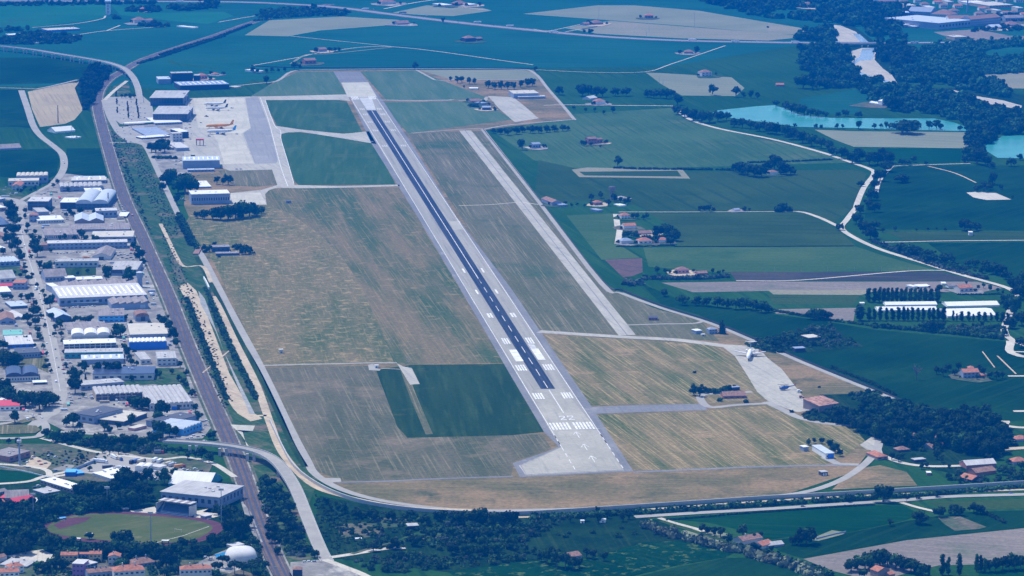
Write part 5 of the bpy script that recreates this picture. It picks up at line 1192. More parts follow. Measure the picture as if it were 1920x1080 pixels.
def water_tower():
    o=empty('water_tower',P(1147.5,374)); tag(o,'dark brown water tower with broad top in the hamlet','water tower'); hm=24*mpp(374)
    MB().tube((0,0,0),(0,0,hm*.75),2.0,2.0,10).build('shaft','brown',o); MB().tube((0,0,hm*.72),(0,0,hm),4.4,4.8,12).build('tank','brown',o); MB().tube((0,0,hm),(0,0,hm+.8),5,3,12).build('roof','dark',o)
    for k in range(4):
        a=k*1.57+.4; MB().tube((3.6*math.cos(a),3.6*math.sin(a),0),(3.6*math.cos(a),3.6*math.sin(a),hm*.75),.35,.35,6).build('leg','brown',o)
water_tower()
def silo():
    o=empty('silo_tower',P(262.5,538)); tag(o,'fat blue silo tower beside the saw tooth hall','silo'); h=28*mpp(538)
    MB().tube((0,0,0),(0,0,h*.72),3.0,3.0,14).build('shaft','bluegrey',o); MB().tube((0,0,h*.66),(0,0,h),4.2,4.2,14).build('tank','bluegrey',o); MB().tube((0,0,h),(0,0,h+1),4.4,1.5,14).build('roof','pale',o)
silo()
def ctower():
    o=empty('white_tower',P(203,27)); tag(o,'white tower block with a dark glazed top at the end of a lane','tower'); h=26*mpp(20)
    MB().box((-5,-5,0),(5,5,h*.78)).build('shaft','white',o); MB().box((-6,-6,h*.78),(6,6,h*.88)).build('cab','glass',o); MB().box((-6.5,-6.5,h*.88),(6.5,6.5,h)).build('roof','white',o)
    for k in range(6): MB().box((-2,-5.08,h*(.1+.11*k)),(2,-4.98,h*(.15+.11*k))).build('window','glass',o)
ctower()
def gantry():
    o=empty('gantry',P(375,273)); tag(o,'red topped gantry on three dark legs on the apron','gantry')
    MB().box((-6,-3,8.5),(6,3,10.5)).build('top','red',o)
    for x in (-5.4,0,5.4): MB().box((x-.5,-.6,0),(x+.5,.6,8.5)).build('leg','dark',o)
gantry()
pole('radio_mast','tall blue mast beside the brick hall','mast',37,873,54*mpp(860),1.0,'bluegrey','ring')
for x,y,h,l in ((63,985,58,'floodlight mast under the dark stadium trees'),(201.5,953,38,'floodlight mast at the far bend of the running track'),(283,1017,55,'floodlight mast on the near edge of the pitch'),(415.5,982,64,'tallest floodlight mast beside the sports hall')): pole('floodlight_mast',l,'floodlight',x,y,h*mpp(y),.45,'bluegrey','flood','stadium floodlights')
pole('antenna_mast','tiered antenna mast at the meadow pad','antenna',765,690,22*mpp(690),.25,'grey','aerial')
pole('chimney_stack','tall thin smokestack of the far town','smokestack',1814,23,30*mpp(23),2.2,'bluegrey')
pole('chimney_stack','dark mast standing in the ochre rowed field','mast',109,231,34*mpp(231),.9,'dark')
pole('chimney_stack','blue factory chimney beside the vaulted hall','chimney',203,388,27*mpp(388),1.3,'bluegrey')
pole('street_lamp','slim lamp mast at the roundabout lane','lamp',135,262,28*mpp(262),.4,'bluegrey')
for x,y,h,l in ((1123,39,27,'thin radio mast by the motorway farm'),(1302,54,32,'thin radio mast on the pale field'),(1217,60,15,'thin radio mast before the motorway'),(1212,70,14,'short radio mast at the motorway edge'),(1236,157,14,'thin pole at the brown field corner'),(1243,160,12,'thin pole beside the brown field corner pole')): pole('radio_mast',l,'mast',x,y,h*mpp(y),.3,'bluegrey',None,'radio masts in the fields')
for k,x in enumerate((1452,1502,1552,1602,1653,1704)): pole('power_pole',f'thin power pole, {ORD[k]} from the airfield along the white track line','pole',x,509,9*mpp(509),.22,'grey',None,'power poles along the white track')
for k,(x,y,h) in enumerate(((350,206,26),(356,215,20),(346,196,20),(357,228,20))): pole('apron_light_mast',f'apron lamp mast between terminal and stands, {ORD[k]} of four from the hangar field','lamp',x,y,h*mpp(y),.35,'grey','flood','apron lamp masts')
# viaduct and overpasses
deck_bridge('viaduct','long viaduct curving over the railway beside the terminal','bridge','-20,86;0,86.5;60,93;115,102;170,111;205,118;232,128;248,143;256,158;260,172;262,188;262,193',[9,9,9,9,9,9,9,8,6,4,1.5,.3],11,[(10,88,9),(28,90,9),(47,92.5,9),(65,95,9),(83,98,9),(100,101,9),(118,104,9),(135,107,9),(152,110,9),(170,113,9),(186,116,9),(200,119,9),(213,123,9),(238,136,8.5),(250,152,7)],2.4,top='road')
deck_bridge('overpass','curving road overpass across the railway','bridge','310,826;350,828;400,832;440,837;478,845;505,856;525,872;542,895;556,920;572,960;590,1005;604,1037;614,1054',[7.5,8,8.5,8.5,8.5,8.5,8.3,7.5,6,3.5,1.5,.5,.3],11,[(362,833,8),(418,838,8.5),(470,848,8.5),(528,878,8)],2.6,top='road',rail=.9)
deck_bridge('motorway_bridge','motorway bridge over the pale river','bridge','1545,80.5;1600,81;1670,80.5',[6,6,6],22,[(1580,84,6),(1622,84,6),(1655,84,6)],2.4,top='motorway_mat',k=2)
# flood wall: upright concrete wall following the perimeter road
def wall(name,label,s,h0,h1,t,mat,k=5,cat='wall'):
    pts=smooth_path([P(x,y) for x,y in xy(s)],k); n=len(pts); c=Vector((pts[0].x,pts[0].y,0)); L,Rr=side(pts,t/2,-t/2); v=[];
    for A,z in ((L,0),(Rr,0),(L,1),(Rr,1)):
        for i,p in enumerate(A): v.append((p.x-c.x,p.y-c.y,(h0+(h1-h0)*i/(n-1))*z))
    f=[]
    for i in range(n-1): f+=[(i,i+1,2*n+i+1,2*n+i),(n+i+1,n+i,3*n+i,3*n+i+1),(2*n+i,2*n+i+1,3*n+i+1,3*n+i)]
    f+=[(0,2*n,3*n,n),(n-1,2*n-1,4*n-1,3*n-1)]
    o=MB().add(v,f).build(name,mat); o.location=c; return tag(o,label,cat)
wall('flood_wall','long pale concrete flood wall curving round the airfield corner','506,792;530,842;552,878;590,908;640,932;700,948;780,959;860,964;960,966;1060,961;1200,952;1320,944;1440,936;1570,929;1690,922;1810,915;1920,908;1960,906',3.4,3.4,1.0,'conc')
wall('retaining_wall','short slanted white wall at the earthworks','382,523;387,532;392,544',3,4,1.2,'white',3)
wall('fence','dark chain fence along the perimeter road facing the crops','906,243;1018,384;1130,528;1168,546;1245,576;1335,604;1425,641;1506,677;1600,714;1690,752',2,2,.15,'dark',4,'fence')
wall('fence','dark fence along the far perimeter road','470,124;560,128;780,128;1004,129',1.8,1.8,.15,'dark',2,'fence')
wall('yard_wall','low white wall along the small green field lane','0,876;60,888;96,898',1.2,1.2,.4,'white',2)
wall('yard_wall','long white scrapyard wall before the lorry park','138,884;160,875;186,864',3,3,.5,'bluegrey',2)
wall('yard_wall','dark low wall of the bare brown yard','1530,1012;1565,1003;1586,999',1.5,1.5,.4,'bluegrey',2)
# aircraft
airliner(415,251,math.pi-R(-8),'white airliner with a bright blue tail parked nose to the terminal',47,40,'white','skyblue','blue')
airliner(412,240,math.pi-R(-12),'orange yellow cargo airliner behind the blue tailed one',45,38,'orange','orange','orange')
airliner(406,206.5,math.pi-R(-5),'white airliner with a navy tail, in front of its twin',38,34,'white','navy','navy')
airliner(403,198.5,math.pi-R(-5),'white airliner with a navy tail, half hidden behind its twin',38,34,'white','navy','navy')
airliner(1405,670,-math.pi/2-R(8),'white T tailed jet facing outwards on the military apron',44,33,'white','bluegrey','white',ttail=True)
def helicopter():
    o=empty('helicopter',P(1470,731,Z4),R(200)); tag(o,'dark blue parked helicopter with drooping rotor on the military apron','helicopter')
    mb=MB(); n=12; prof=[(-5,.9,2.6),(-3.5,1.6,2.4),(0,1.9,2.2),(3,1.7,2.1),(4.6,1.0,1.9),(5.2,.2,1.8)]; rings=[[(x,math.cos(6.2832*i/n)*r,z+math.sin(6.2832*i/n)*r) for i in range(n)] for x,r,z in prof]
    vs=[v for g in rings for v in g]; mb.add(vs,[(j*n+i,j*n+(i+1)%n,(j+1)*n+(i+1)%n,(j+1)*n+i) for j in range(len(prof)-1) for i in range(n)]+[tuple(range(n)),tuple(range(len(vs)-n,len(vs)))[::-1]]); mb.build('fuselage','car_blue',o,True)
    MB().tube((-4.5,0,3),(-12,0,3.8),.7,.3,8).build('tail_boom','car_blue',o); MB().box((-12.6,-.1,3.4),(-11.6,.1,6)).build('tail_fin','car_red',o)
    MB().tube((0,0,4),(0,0,5.2),.4,.4,8).build('rotor_mast','dark',o)
    for k in range(4):
        a=k*1.5708+.5; d=Vector((math.cos(a),math.sin(a),0)); MB().tube(Vector((0,0,5.1)),Vector((0,0,4.7))+d*8.2,.22,.2,4).build('rotor_blade','dark',o)
    MB().box((3.6,-1.1,2.3),(4.7,1.1,3.1)).build('windscreen','glass',o)
    for y in (-1.6,1.6): MB().box((-2,y-.15,.0),(3,y+.15,.3)).build('skid','dark',o)
helicopter()

# overhead-line masts along the railway, alternately on both sides
rp=smooth_path([P(x,y) for x,y in xy('560,1120;530,1080;494,1000;470,932;447,868;425,815;404,768;383,720;345,630;318,560;290,497;262,435;235,377;215,320;200,268;190,232')],4); acc=0; kk=0
for a,b in zip(rp[:-1],rp[1:]):
    L=(b-a).length; u=(b-a)/L; t=(70-acc)%70
    while t<L:
        q=a+u*t; nn=Vector((-u.y,u.x,0)); sd_=1 if kk%2 else -1; o=empty('overhead_line_mast',q+nn*sd_*7.2,math.atan2(nn.y,nn.x)+(0 if sd_<0 else math.pi)); tag(o,'slim dark overhead line mast beside the railway tracks','mast','overhead line masts along the railway'); kk+=1
        MB().tube((0,0,0),(0,0,8.5),.28,.2,6).build('pole','grey',o); MB().box((0,-.12,7.2),(3.6,.12,7.5)).build('bracket','grey',o); t+=70
    acc=(acc+L)%70
rj=random.Random(3)
def C(kind,leaf,place,end,s,byy=False):
    out=[]
    for e in s.split():
        if ':' in e:
            x0,y0,x1,y1,n,h=[float(k) for k in e.split(':')]; n=int(n)
            for i in range(n):
                t=(i+.5)/n; out.append(f'{x0+(x1-x0)*t+rj.uniform(-.3,.3)*abs(x1-x0)/n:.1f},{y0+(y1-y0)*t+rj.uniform(-.25,.25)*abs(y1-y0)/n:.1f},{h*rj.uniform(.8,1.15):.1f}')
        else: out.append(e)
    cluster(kind,leaf,place,end,' '.join(out),byy)
D,DM='dark','dark+mid+dark'
C('wide','dark+mid','in the copse before the white roofed hangar','the ditch road','370,409,13 384,411,18 399,412,22 414,413,26 428,412,27 442,410,29 455,408,32 468,406,26 480,404,20 491,401,14')
C('wide','mid+dark','between ditch road and cream hangar','the apron side','312,345,22 324,343,26 334,362,24 347,363,38 358,362,26 318,337,20',True)
C('round',D,'beside the cream hangar','the ditch','332,384,18 407,346,14 418,347,14 428,347,18 433,343,12')
C('round',D,'alone on the ditch road bend','','304,358,16')
C('round','dark+mid','in the terminal staff garden','the car park','284,286,18 292,288,20 301,285,22 309,287,20 314,278,14')
C('bush','mid','along the terminal garden hedge','the car park','288,297,7 296,298,8 304,298,8 312,298,8 320,298,8 328,298,8')
C('bush',D,'before the steel blue hangar sheds','the garden','352,297,6 362,296,7')
C('tall',D,'in the car park rows','the viaduct','218,182,12 219,196,12 220,212,12 239,199,10 240,211,14 241,222,12 256,198,13 258,212,14 260,222,12',True)
C('round',D,'above the car park ramp','the railway','228,184,7 236,184,8 244,186,10 252,184,8')
C('wide','dark+mid','round the dark bunker on the meadow','the ditch','384,470,12 393,473,13 402,462,9 440,468,10 450,474,17 460,477,18 468,474,12 476,478,7')
C('bush',D,'at the ditch under the bunker','the ditch','384,474,7 411,483,5')
# main street, west side
C('wide',D,'on the west side of the main street','the far end','17,392,18 22,402,20 25,413,22 29,422,18 24,440,22 18,456,20 30,464,18 36,482,16 42,488,14 66,610,16 52,605,18 62,592,20 70,624,12 73,636,12',True)
C('cone',D,'by the white street annex','the far end','33,477,17 38,486,19',True)
C('pine',D,'leaning over the main street','the far end','46,510,13 49,520,15 53,534,19',True)
C('bush','mid','on the green verge by the hooded workshop','the picture edge','6,512,8 16,513,9 26,513,7')
C('round','dark+mid','in yards below the cream shed','the picture edge','8,562,12 22,563,10 40,562,12 53,567,15')
C('wide',DM,'behind the royal blue workshop','the picture edge','4,685,28 16,690,30 28,688,28 6,655,18 35,683,20')
C('bush','mid','on the dry lawn by the street','the picture edge','40,694,10 62,695,8 85,690,10 87,678,8')
C('wide',DM,'around the street end car yard','the picture edge','2,745,36 14,750,28 24,757,22 35,764,24 48,764,32 62,757,24 74,768,34 92,764,30 100,757,20')
C('round','mid','on the roundabout verge','the picture edge','28,794,22 16,832,10 34,835,14')
# main street, east side
C('round',D,'on the east side of the main street','the far end','60,452,14 65,466,22 70,482,24 74,504,14 88,512,22 79,520,12 94,579,24 113,617,18 97,602,14 104,620,11 115,632,12 102,632,10',True)
C('round',D,'in the white shed and cabin yards','the street','124,408,9 132,404,13 138,407,10 150,403,14 176,404,10 190,408,14')
C('round',DM,'between office and cream shed','the street','112,450,8 122,449,10 140,451,10 153,449,18 160,455,14 177,458,17 214,456,8')
C('round','mid','beside two big sheds at the railway','the street','199,527,26 241,529,27')
C('wide',DM,'in the garden plot before the blue house','the street','140,606,14 150,604,12 160,606,14 170,604,13')
C('wide','mid','in the yard before the concrete warehouse','','226,632,26')
C('round','light+mid','beside the lean to hall','the far end','234,658,14 238,668,15 243,677,12',True)
C('round',DM,'before the bluish corrugated workshop','the street','158,700,22 184,702,22 205,703,24 222,703,23 234,696,12')
C('round',D,'at the solar roof forecourt','the far end','140,716,26 141,738,30 136,728,20',True)
C('cone',D,'on the white forecourt','','160.5,712,12')
C('round','dark+mid','beside houses along the railway','the far end','246,686,14 256,688,12 246,716,12 292,704,12 300,709,14 322,702,10 335,715,12 344,722,14 348,728,12',True)
C('round',D,'in the railway side hedge','the far end','250,470,16 258,478,16 262,490,20 268,498,14 300,607,16 309,612,20 318,622,22 326,640,24 330,652,16 360,745,14 372,790,18 366,772,14',True)
C('wide','mid+dark','in the yard of the L shaped factory','the street','247,762,20 258,766,22 268,768,24 300,781,30 297,790,20')
C('round','dark+mid','around the pale pavilion','the street','124,800,18 137,800,26 150,806,14 196,808,18 221,805,14 246,797,20 205,812,14')
C('round','mid','before the bright blue factory','the street','292,812,22 306,820,30 318,818,20 330,818,18 400,824,16 392,824,12')
C('wide',DM,'in the hedgerow below the roundabout lane','the roundabout','88,822,18 105,828,22 120,830,20 140,830,24 150,822,16 188,838,26 200,842,22 214,835,20 232,838,24 250,836,22 268,838,20 285,834,24 300,826,18')
C('round',DM,'along the dusty lane under the overpass','the scrapyard','192,850,13 206,852,16 222,852,14 236,853,10 322,850,12 336,852,14 352,862,16 366,858,12 378,862,22 392,868,20')
C('round','dark+mid','around the lorry park','the scrapyard','154,864,12 168,884,10 232,906,30 244,908,28 276,908,28 309,909,30 326,897,18 262,880,8')
C('round',DM,'in the west yards of the industrial estate','the far end','4,590,10 6,478,12 10,440,12 12,455,14 14,560,9 22,472,14 34,360,7 38,520,8 40,362,8 46,357,9 46,410,9 46,500,8 48,400,10 48,640,10 50,440,10 52,430,12 56,615,10 58,360,8 58,486,9 60,520,9 60,560,12 60,470,12 66,358,10 66,440,10 66,575,12 66,652,8 70,540,10 72,586,12 74,452,10 76,668,9 78,598,10 78,640,9 80,552,10 82,655,10 84,560,9',True)
C('round',DM,'in the east yards of the industrial estate','the far end','84,615,9 86,455,8 88,668,9 90,566,8 92,396,8 92,690,9 96,400,10 96,474,9 96,700,9 100,352,8 104,500,12 108,345,9 110,510,9 118,645,10 120,665,9 120,590,10 124,690,10 128,360,8 130,705,10 146,516,7 156,745,9 164,512,8 190,745,8 190,610,9 196,515,9 208,640,12 210,470,8 236,600,10 240,660,9 246,610,9 252,664,9 280,612,10 300,640,9 338,690,12 350,705,12',True)
# stadium
C('wide',DM,'in the wood left of the running track','the picture edge','4,975,26 14,962,24 22,985,28 36,972,26 48,958,22 52,985,30 64,972,26 6,1002,26 20,1012,28 34,1000,26 48,1014,30 60,1004,26 8,1034,26 22,1040,28 36,1034,30 48,1040,28 72,1018,26 84,1008,20')
C('wide',DM,'behind the track towards the scrapyard','the picture edge','84,950,22 96,948,24 110,952,26 124,950,24 104,966,26 88,968,22 120,966,22 138,958,26 150,950,24 152,932,26 164,926,26 176,928,26 164,958,28 178,956,26 192,958,30 190,930,24')
C('wide','dark','behind the track towards the sports hall','the scrapyard','206,952,30 219,956,30 232,948,32 244,954,34 256,950,28 270,948,24 212,924,24 226,914,26 238,912,26 250,908,24 262,926,24 276,932,22 285,940,16 246,930,22')
C('wide',DM,'between the track and the yellow houses','the white square','92,1032,34 104,1028,26 133,1030,24 122,1028,16 108,1048,16 168,1012,14 166,1040,24 178,1044,26 190,1042,28 203,1046,28 216,1040,30 229,1032,38 240,1046,30 252,1044,30 264,1046,30 276,1042,28 290,1040,26 302,1046,22')
C('wide',DM,'between the track bend and the pool','the white square','318,1046,20 332,1040,24 340,1030,22 352,1046,18 362,1026,16 372,1042,24 386,1040,20 396,1024,24 408,1024,22 424,1022,26')
C('wide','dark','beside the railway at the sports hall','the far end','410,966,20 424,972,26 436,980,32 444,996,40 452,1008,40 436,1004,30 428,965,16 462,990,24 474,1024,18 480,1040,16',True)
C('pine',D,'round the white dome','the houses','407,1078,26 418,1066,26 440,1078,28 457,1080,28 471,1074,26 480,1078,24 364,1056,16 393,1050,14')
C('wide','dark+mid','in the gardens of the red roofed houses','the white square','72,1072,20 82,1074,22 100,1066,22 112,1070,24 124,1066,18 146,1058,14 222,1068,22 232,1064,20 284,1072,14 312,1066,34 324,1064,24 300,1066,16 330,1076,20 308,1082,18 402,1086,20')
C('bush','light','in the garden by the hipped house','','288,1072,10')
C('wide',D,'around the signal house and roadworks','the railway','520,1040,16 505,1000,20 510,1018,22 525,1020,20 545,1026,22 560,1036,18 590,1046,16')
C('wide',DM,'below the overpass ramp','the railway','494,906,16 506,918,22 518,930,24 528,945,24 540,962,24 512,945,20 522,970,22 536,985,22 550,1000,22 505,960,18 560,1015,20')
# gardens bottom centre
C('wide',DM,'in the overgrown gardens by the curved wall','the overpass','612,946,14 640,962,20 668,972,20 700,976,22 736,978,20 770,972,16 800,985,20 828,978,22 852,984,26 876,986,28 900,980,28 930,988,28 958,984,26 850,1010,24 884,1014,24 914,1012,22 944,1008,20 806,1010,22 776,1024,22 742,1030,20 700,1034,18 846,1040,22 880,1044,26 908,1040,22 934,1036,20 962,1030,22')
C('round','dark+mid','in the ring round the grey farmhouse','the gardens','1015,1052,20 1026,1056,26 1038,1050,24 1044,1062,26 1060,1066,28 1074,1068,24 1086,1064,18 1100,1046,18 1112,1048,16 1134,1052,16 1000,1040,14 985,1036,18 968,1036,16')
C('bush','mid','in the rough grass before the reeds','the gardens','1045,1004,8 1066,1002,8 1060,1008,10 1110,1000,10 1160,1008,12 1190,1002,10 1165,992,8')
C('round',DM,'along the garden lanes below the bypass','the gardens','1010,980,12 1040,984,14 1070,980,14 1096,978,16 1122,980,18 1140,972,14 1168,978,16 1180,974,18 1120,960,10')
# right bottom
C('round',D,'in the short row by the bare pale yard','the reeds','1316,998,15 1327,1002,15 1339,1005,16 1351,1008,18')
C('cone','mid','on the bare pale yard','the reeds','1284,1004,6 1294,1008,7 1326,1014,6')
C('round',DM,'at the tiled farm by the reeds','the reeds','1315,1014,13 1366,1020,20 1393,1006,21 1414,1014,13 1426,1012,14 1416,1038,20 1446,1036,12 1392,1034,12')
C('wide','dark','at the bare brown yard','the tiled farm','1486,1022,14 1498,1022,22 1512,1020,32')
C('round',D,'alone at the bright green field edge','','1669,986,12')
C('wide','dark','around the planted garden plot','the bright field','1727,982,26 1762,970,20 1790,966,20 1800,966,16 1826,962,20 1838,964,18')
C('wide','dark','on the bypass road','the tiled farm','1587,941,15 1625,939,8 1656,942,32,34 1722,936,12 1757,932,14')
C('pine','dark','at the white lane of the bypass','','1700,942,13')
C('tall','dark+mid','at the picture bottom','the red farmhouse','1742,1080,18 1767,1078,40 1778,1078,34 1799,1080,42 1831,1072,34 1839,1072,32 1847,1074,28')
C('round',D,'in the bottom right shelter belt','the poplars','1856,1072,20 1866,1072,26 1880,1070,26 1892,1070,24 1902,1068,28 1914,1068,26')
C('wide','mid+dark','in the belt behind the bottom red farmhouse','the reeds','1596,1072,24 1608,1068,26 1622,1066,28 1636,1062,30 1650,1060,30 1664,1062,28 1680,1066,28 1694,1070,26 1708,1072,26 1720,1076,24 1732,1080,22 1620,1084,18')
# right middle
C('cone','dark','beside the blue grey control hut','','1354,626,27,13')
C('tall','dark+mid','in the row behind the white sheds','the airfield','1628,566,26,11 1640,567,27,10 1649,566,28,9 1657,567,27,10 1665,566,27,8 1673,567,28,8 1681,566,27,8 1690,567,26,8 1698,566,28,8 1707,567,27,9 1716,566,26,8 1725,567,27,9 1735,566,26,11 1746,567,26,11 1757,566,27,12')
C('tall','dark','in the row before the white sheds','the airfield','1613,601,30,18 1629,601,25,9 1639,601,22,8 1650,601,26,9 1662,601,24,7 1673,601,23,10 1685,601,25,9 1694,601,26,8 1702,601,24,7 1711,601,25,8 1721,601,24,8 1731,601,24,8 1742,601,24,7 1750,601,24,8 1759,601,24,9 1769,601,26,11')
C('tall','mid+dark','before the broad glasshouses','the poplar row','1787,602,20,5 1794,602,15,4 1803,602,18,9 1816,602,18,8 1825,602,14,5 1835,602,18,8 1846,602,17,9 1858,602,16,6 1869,602,18,8 1880,602,18,10 1889,602,16,8')
C('wide',D,'below the two white sheds','the poplar row','1730,620,16 1745,622,22 1762,622,20')
C('wide','light+mid','on the hedge of the vegetable field','the airfield','1520,599,20 1532,600,22 1541,598,18 1554,600,17')
C('wide','mid+dark','in the belt behind the airfield fence','the airfield','1247,556,14 1280,572,20 1305,573,17 1325,574,18 1345,576,20 1362,578,18 1380,580,20 1398,580,22 1412,582,20 1428,586,22 1440,586,14')
C('round',DM,'at the farm above the glasshouses','the poplar rows','1722,544,6 1742,541,5 1762,548,14 1812,534,6 1834,543,8 1844,541,9 1856,545,10 1870,548,8 1880,552,8')
C('wide',DM,'along the white track bend','the glasshouses','1888,575,24 1902,590,34 1912,560,30 1900,545,26 1916,610,26 1894,615,22 1918,530,20 1884,630,14 1916,652,20')
C('round','dark','round the stepped red farmhouse','the airfield','1756,702,14 1768,706,16 1778,697,14 1790,704,12 1797,694,14 1836,696,12 1845,704,14 1856,710,14 1868,712,16 1880,710,14 1832,712,9')
C('round','dark+mid','in the mound by the red bunker','the runway','1301,742,20 1312,744,18 1322,738,12')
C('bush','mid','round the red bunker','the runway','1330,736,12 1342,738,13 1354,735,14 1364,732,13 1376,730,10 1350,753,9 1397,755,9 1316,725,6')
C('bush','dark','on the ochre meadow','the runway','1302,700,6 1536,727,5 1484,774,7')
C('wide','dark','along the rusty hangar','the apron','1562,790,22 1574,788,28 1582,795,30 1594,800,24 1608,808,28 1618,800,24')
C('wide',DM,'in the wood beside the rusty hangar','the apron','1628,812,28 1640,822,28 1648,806,26 1660,824,30 1665,800,28 1675,788,26 1680,815,28 1690,830,28 1696,800,30 1708,812,26 1715,790,24 1724,815,26 1735,800,28 1742,832,28 1754,812,26 1765,790,24 1770,840,30 1784,825,28 1795,805,30 1800,845,34 1815,850,36 1822,822,34 1838,842,36 1838,806,32 1852,858,36 1862,832,32 1858,800,26 1876,850,30 1876,820,26 1830,780,20 1850,775,18')
C('round',D,'by the barracks and store','the concrete yard','1672,863,14 1684,866,13 1692,860,10 1757,862,16 1766,868,14 1728,880,12 1738,877,10 1780,878,8')
C('round',D,'behind the white and blue service hall','the runway','1516,835,12 1526,832,10 1541,832,12 1556,842,16 1566,850,18 1575,856,14')
# farmland, middle right
C('wide','dark+mid','in the ruined barn thicket','the lane','1800,905,12 1880,890,18 1895,895,20 1908,900,18 1915,880,16 1890,870,10')
C('round',D,'in the water tower hamlet','the airfield','1109,376,12 1127,372,12 1140,386,12 1152,378,14 1163,380,10 1172,384,11 1178,382,10 1072,388,7 1082,386,6 1096,388,6')
C('round','dark+mid','at the head of the white drive','the drive','1188,410,10 1196,411,11 1206,412,9 1212,410,11')
C('wide','dark+mid','in the farm cluster','the drive','1169,444,10 1178,445,13 1188,446,13 1196,447,10 1208,450,10 1217,452,12 1228,455,14 1236,444,21 1245,442,23 1254,446,23 1262,452,21 1257,460,16')
C('round','mid+dark','round the pink hip roofed house','the airfield','1232,513,12 1248,513,10 1256,514,8 1300,512,8 1336,513,9 1348,515,8 1356,512,6')
C('round','dark','by the hedge cottage','the airfield','1313,397,10 1322,397,11 1330,397,12 1338,397,8 1396,396,8 1405,396,6')
C('bush','dark','at the bend of the thin lane','the cottage','1458,397,14 1468,396,18 1478,396,12')
C('wide','dark','in the clump round the white cottage','the airfield','1380,322,16 1390,326,22 1402,330,24 1414,332,24 1428,332,22 1440,322,19 1452,318,27 1464,322,19 1474,328,22 1482,327,16 1490,328,11 1386,318,14')
C('round','dark','at the sandy rimmed plot','','1158,312,18')
C('round','dark','beside the ruined house near the fence','','979,281,18')
C('round','dark+mid','round the farmhouse on the rowed field','the airfield','1090,272,8 1096,274,10 1108,274,7 1126,277,5')
C('round','dark','along the straight pale lane','the airfield','1076,206,8 1098,210,7 1115,210,8 1132,215,8 1149,212,12')
C('wide','dark+mid','in the field row by the lane house','the airfield','1048,178,16 1092,180,22 1103,180,20 1118,182,20 1130,182,18 1154,180,16 1174,180,16 1214,182,14 1226,184,16 1238,184,18 1250,185,18 1258,182,14')
C('round','dark','beyond the lane junction','the airfield','1270,197,20 1336,178,19 1380,182,18 1394,184,10 1408,184,14 1420,186,12')
C('round','dark+mid','by the old military hangar','the runway','845,152,8 858,156,12 866,155,11 880,158,12 890,158,11 916,166,14 928,168,15 940,168,15 952,168,14 964,168,14 976,165,14 988,163,14 998,162,15 870,165,5')
C('wide','mid+dark','in the dark thicket by the old strip','the strip','925,250,10 938,252,12 952,254,14 968,252,14 980,248,12 995,250,14 1010,250,14 1025,248,14 1040,247,13 1055,246,12 1064,245,9')
C('bush','mid','on the green mound at the old hangar','','890,200,8,26')
C('round','dark','at the far runway fence','','778,130,13')
C('round','dark','on the perimeter road bend','','500,157,15')
C('round','dark+mid','among the houses by the perimeter bend','the railway','474,136,10 484,138,8 500,136,8 510,136,9 522,135,7 534,134,8 552,131,14 562,129,8 592,100,10 618,98,9 628,97,8 636,97,8')
C('round','dark','beside the house near the motorway','','1306,100,12')
C('round','dark','by the motorway farm','the railway','1095,63,8 1105,64,9 1110,63,8 1104,46,8 831,44,10 1004,134,9')
# right: field trees
C('wide','dark','on the dark field with the sandy pit','the white track','1690,342,16,26 1832,360,14 1845,360,20 1856,356,14 1861,346,24,14 1876,355,8 1898,372,6 1808,432,22 1820,434,18 1832,432,14')
C('round','dark','on the hedge line above the hut','the white track','1655,436,9 1678,434,9 1718,433,5 1740,433,6 1756,432,5 1772,433,6')
C('wide','dark','in the tree line down the white track','the lake','1560,292,18 1578,298,20 1598,306,22 1612,302,24 1630,310,24 1646,308,24 1660,322,22 1664,306,22 1650,340,22 1640,356,18 1634,375,20 1628,392,20 1640,398,18 1612,400,16 1606,420,20 1618,436,22 1632,448,24 1640,430,18 1614,350,12 1575,432,13')
C('wide',DM,'in the hedge before the pond','the white track','1672,305,10 1690,310,12 1702,310,12 1712,304,12 1736,309,7 1654,292,14')
C('wide','mid+dark','along the lower white track','the track fork','1690,474,18 1704,480,22 1718,484,22 1732,488,20 1745,484,16 1738,494,18 1752,492,16 1768,492,18 1782,492,16 1816,500,14 1830,502,16 1848,508,20 1862,514,22 1876,518,22 1886,524,18 1840,512,14')
C('wide',DM,'on the bank below the turquoise lake','the lane','1270,215,18 1284,220,20 1300,226,22 1316,230,22 1330,230,22 1346,228,20 1362,226,16 1376,238,16 1392,240,18 1408,242,18 1424,246,20 1440,250,22 1456,252,22 1472,256,22 1488,262,22 1505,268,22 1522,274,22 1540,278,20 1555,282,18')
C('wide','dark','at the far shore of the turquoise lake','the lane','1455,200,12 1472,206,16 1484,212,18 1496,216,20 1508,216,20 1520,219,16 1535,220,14 1548,220,10 1572,220,10 1585,218,12 1610,220,12')
C('round','dark+grey','along the near shore of the turquoise lake','the lane','1490,240,8 1530,242,9 1540,242,8 1570,242,10 1580,241,8 1610,242,14 1640,242,10 1652,240,8 1662,241,12 1720,242,14 1742,242,14 1756,242,16 1764,244,12 1800,246,10 1812,246,12')
C('wide','dark','on the pale field at the lake shore','','1692,251,26,52')
C('wide',DM,'beside the turquoise pond','the lake','1820,300,26 1832,308,28 1842,302,24 1852,312,20 1810,305,16 1896,312,16 1914,300,12 1860,316,12')
C('wide','dark','at the villa in the lake wood','the lake','1672,206,24 1684,208,26 1694,202,18 1660,185,16 1506,166,26,26 1524,168,20 1536,166,20')
C('bush','dark','on the plain by the grey hut','','1440,52,4')
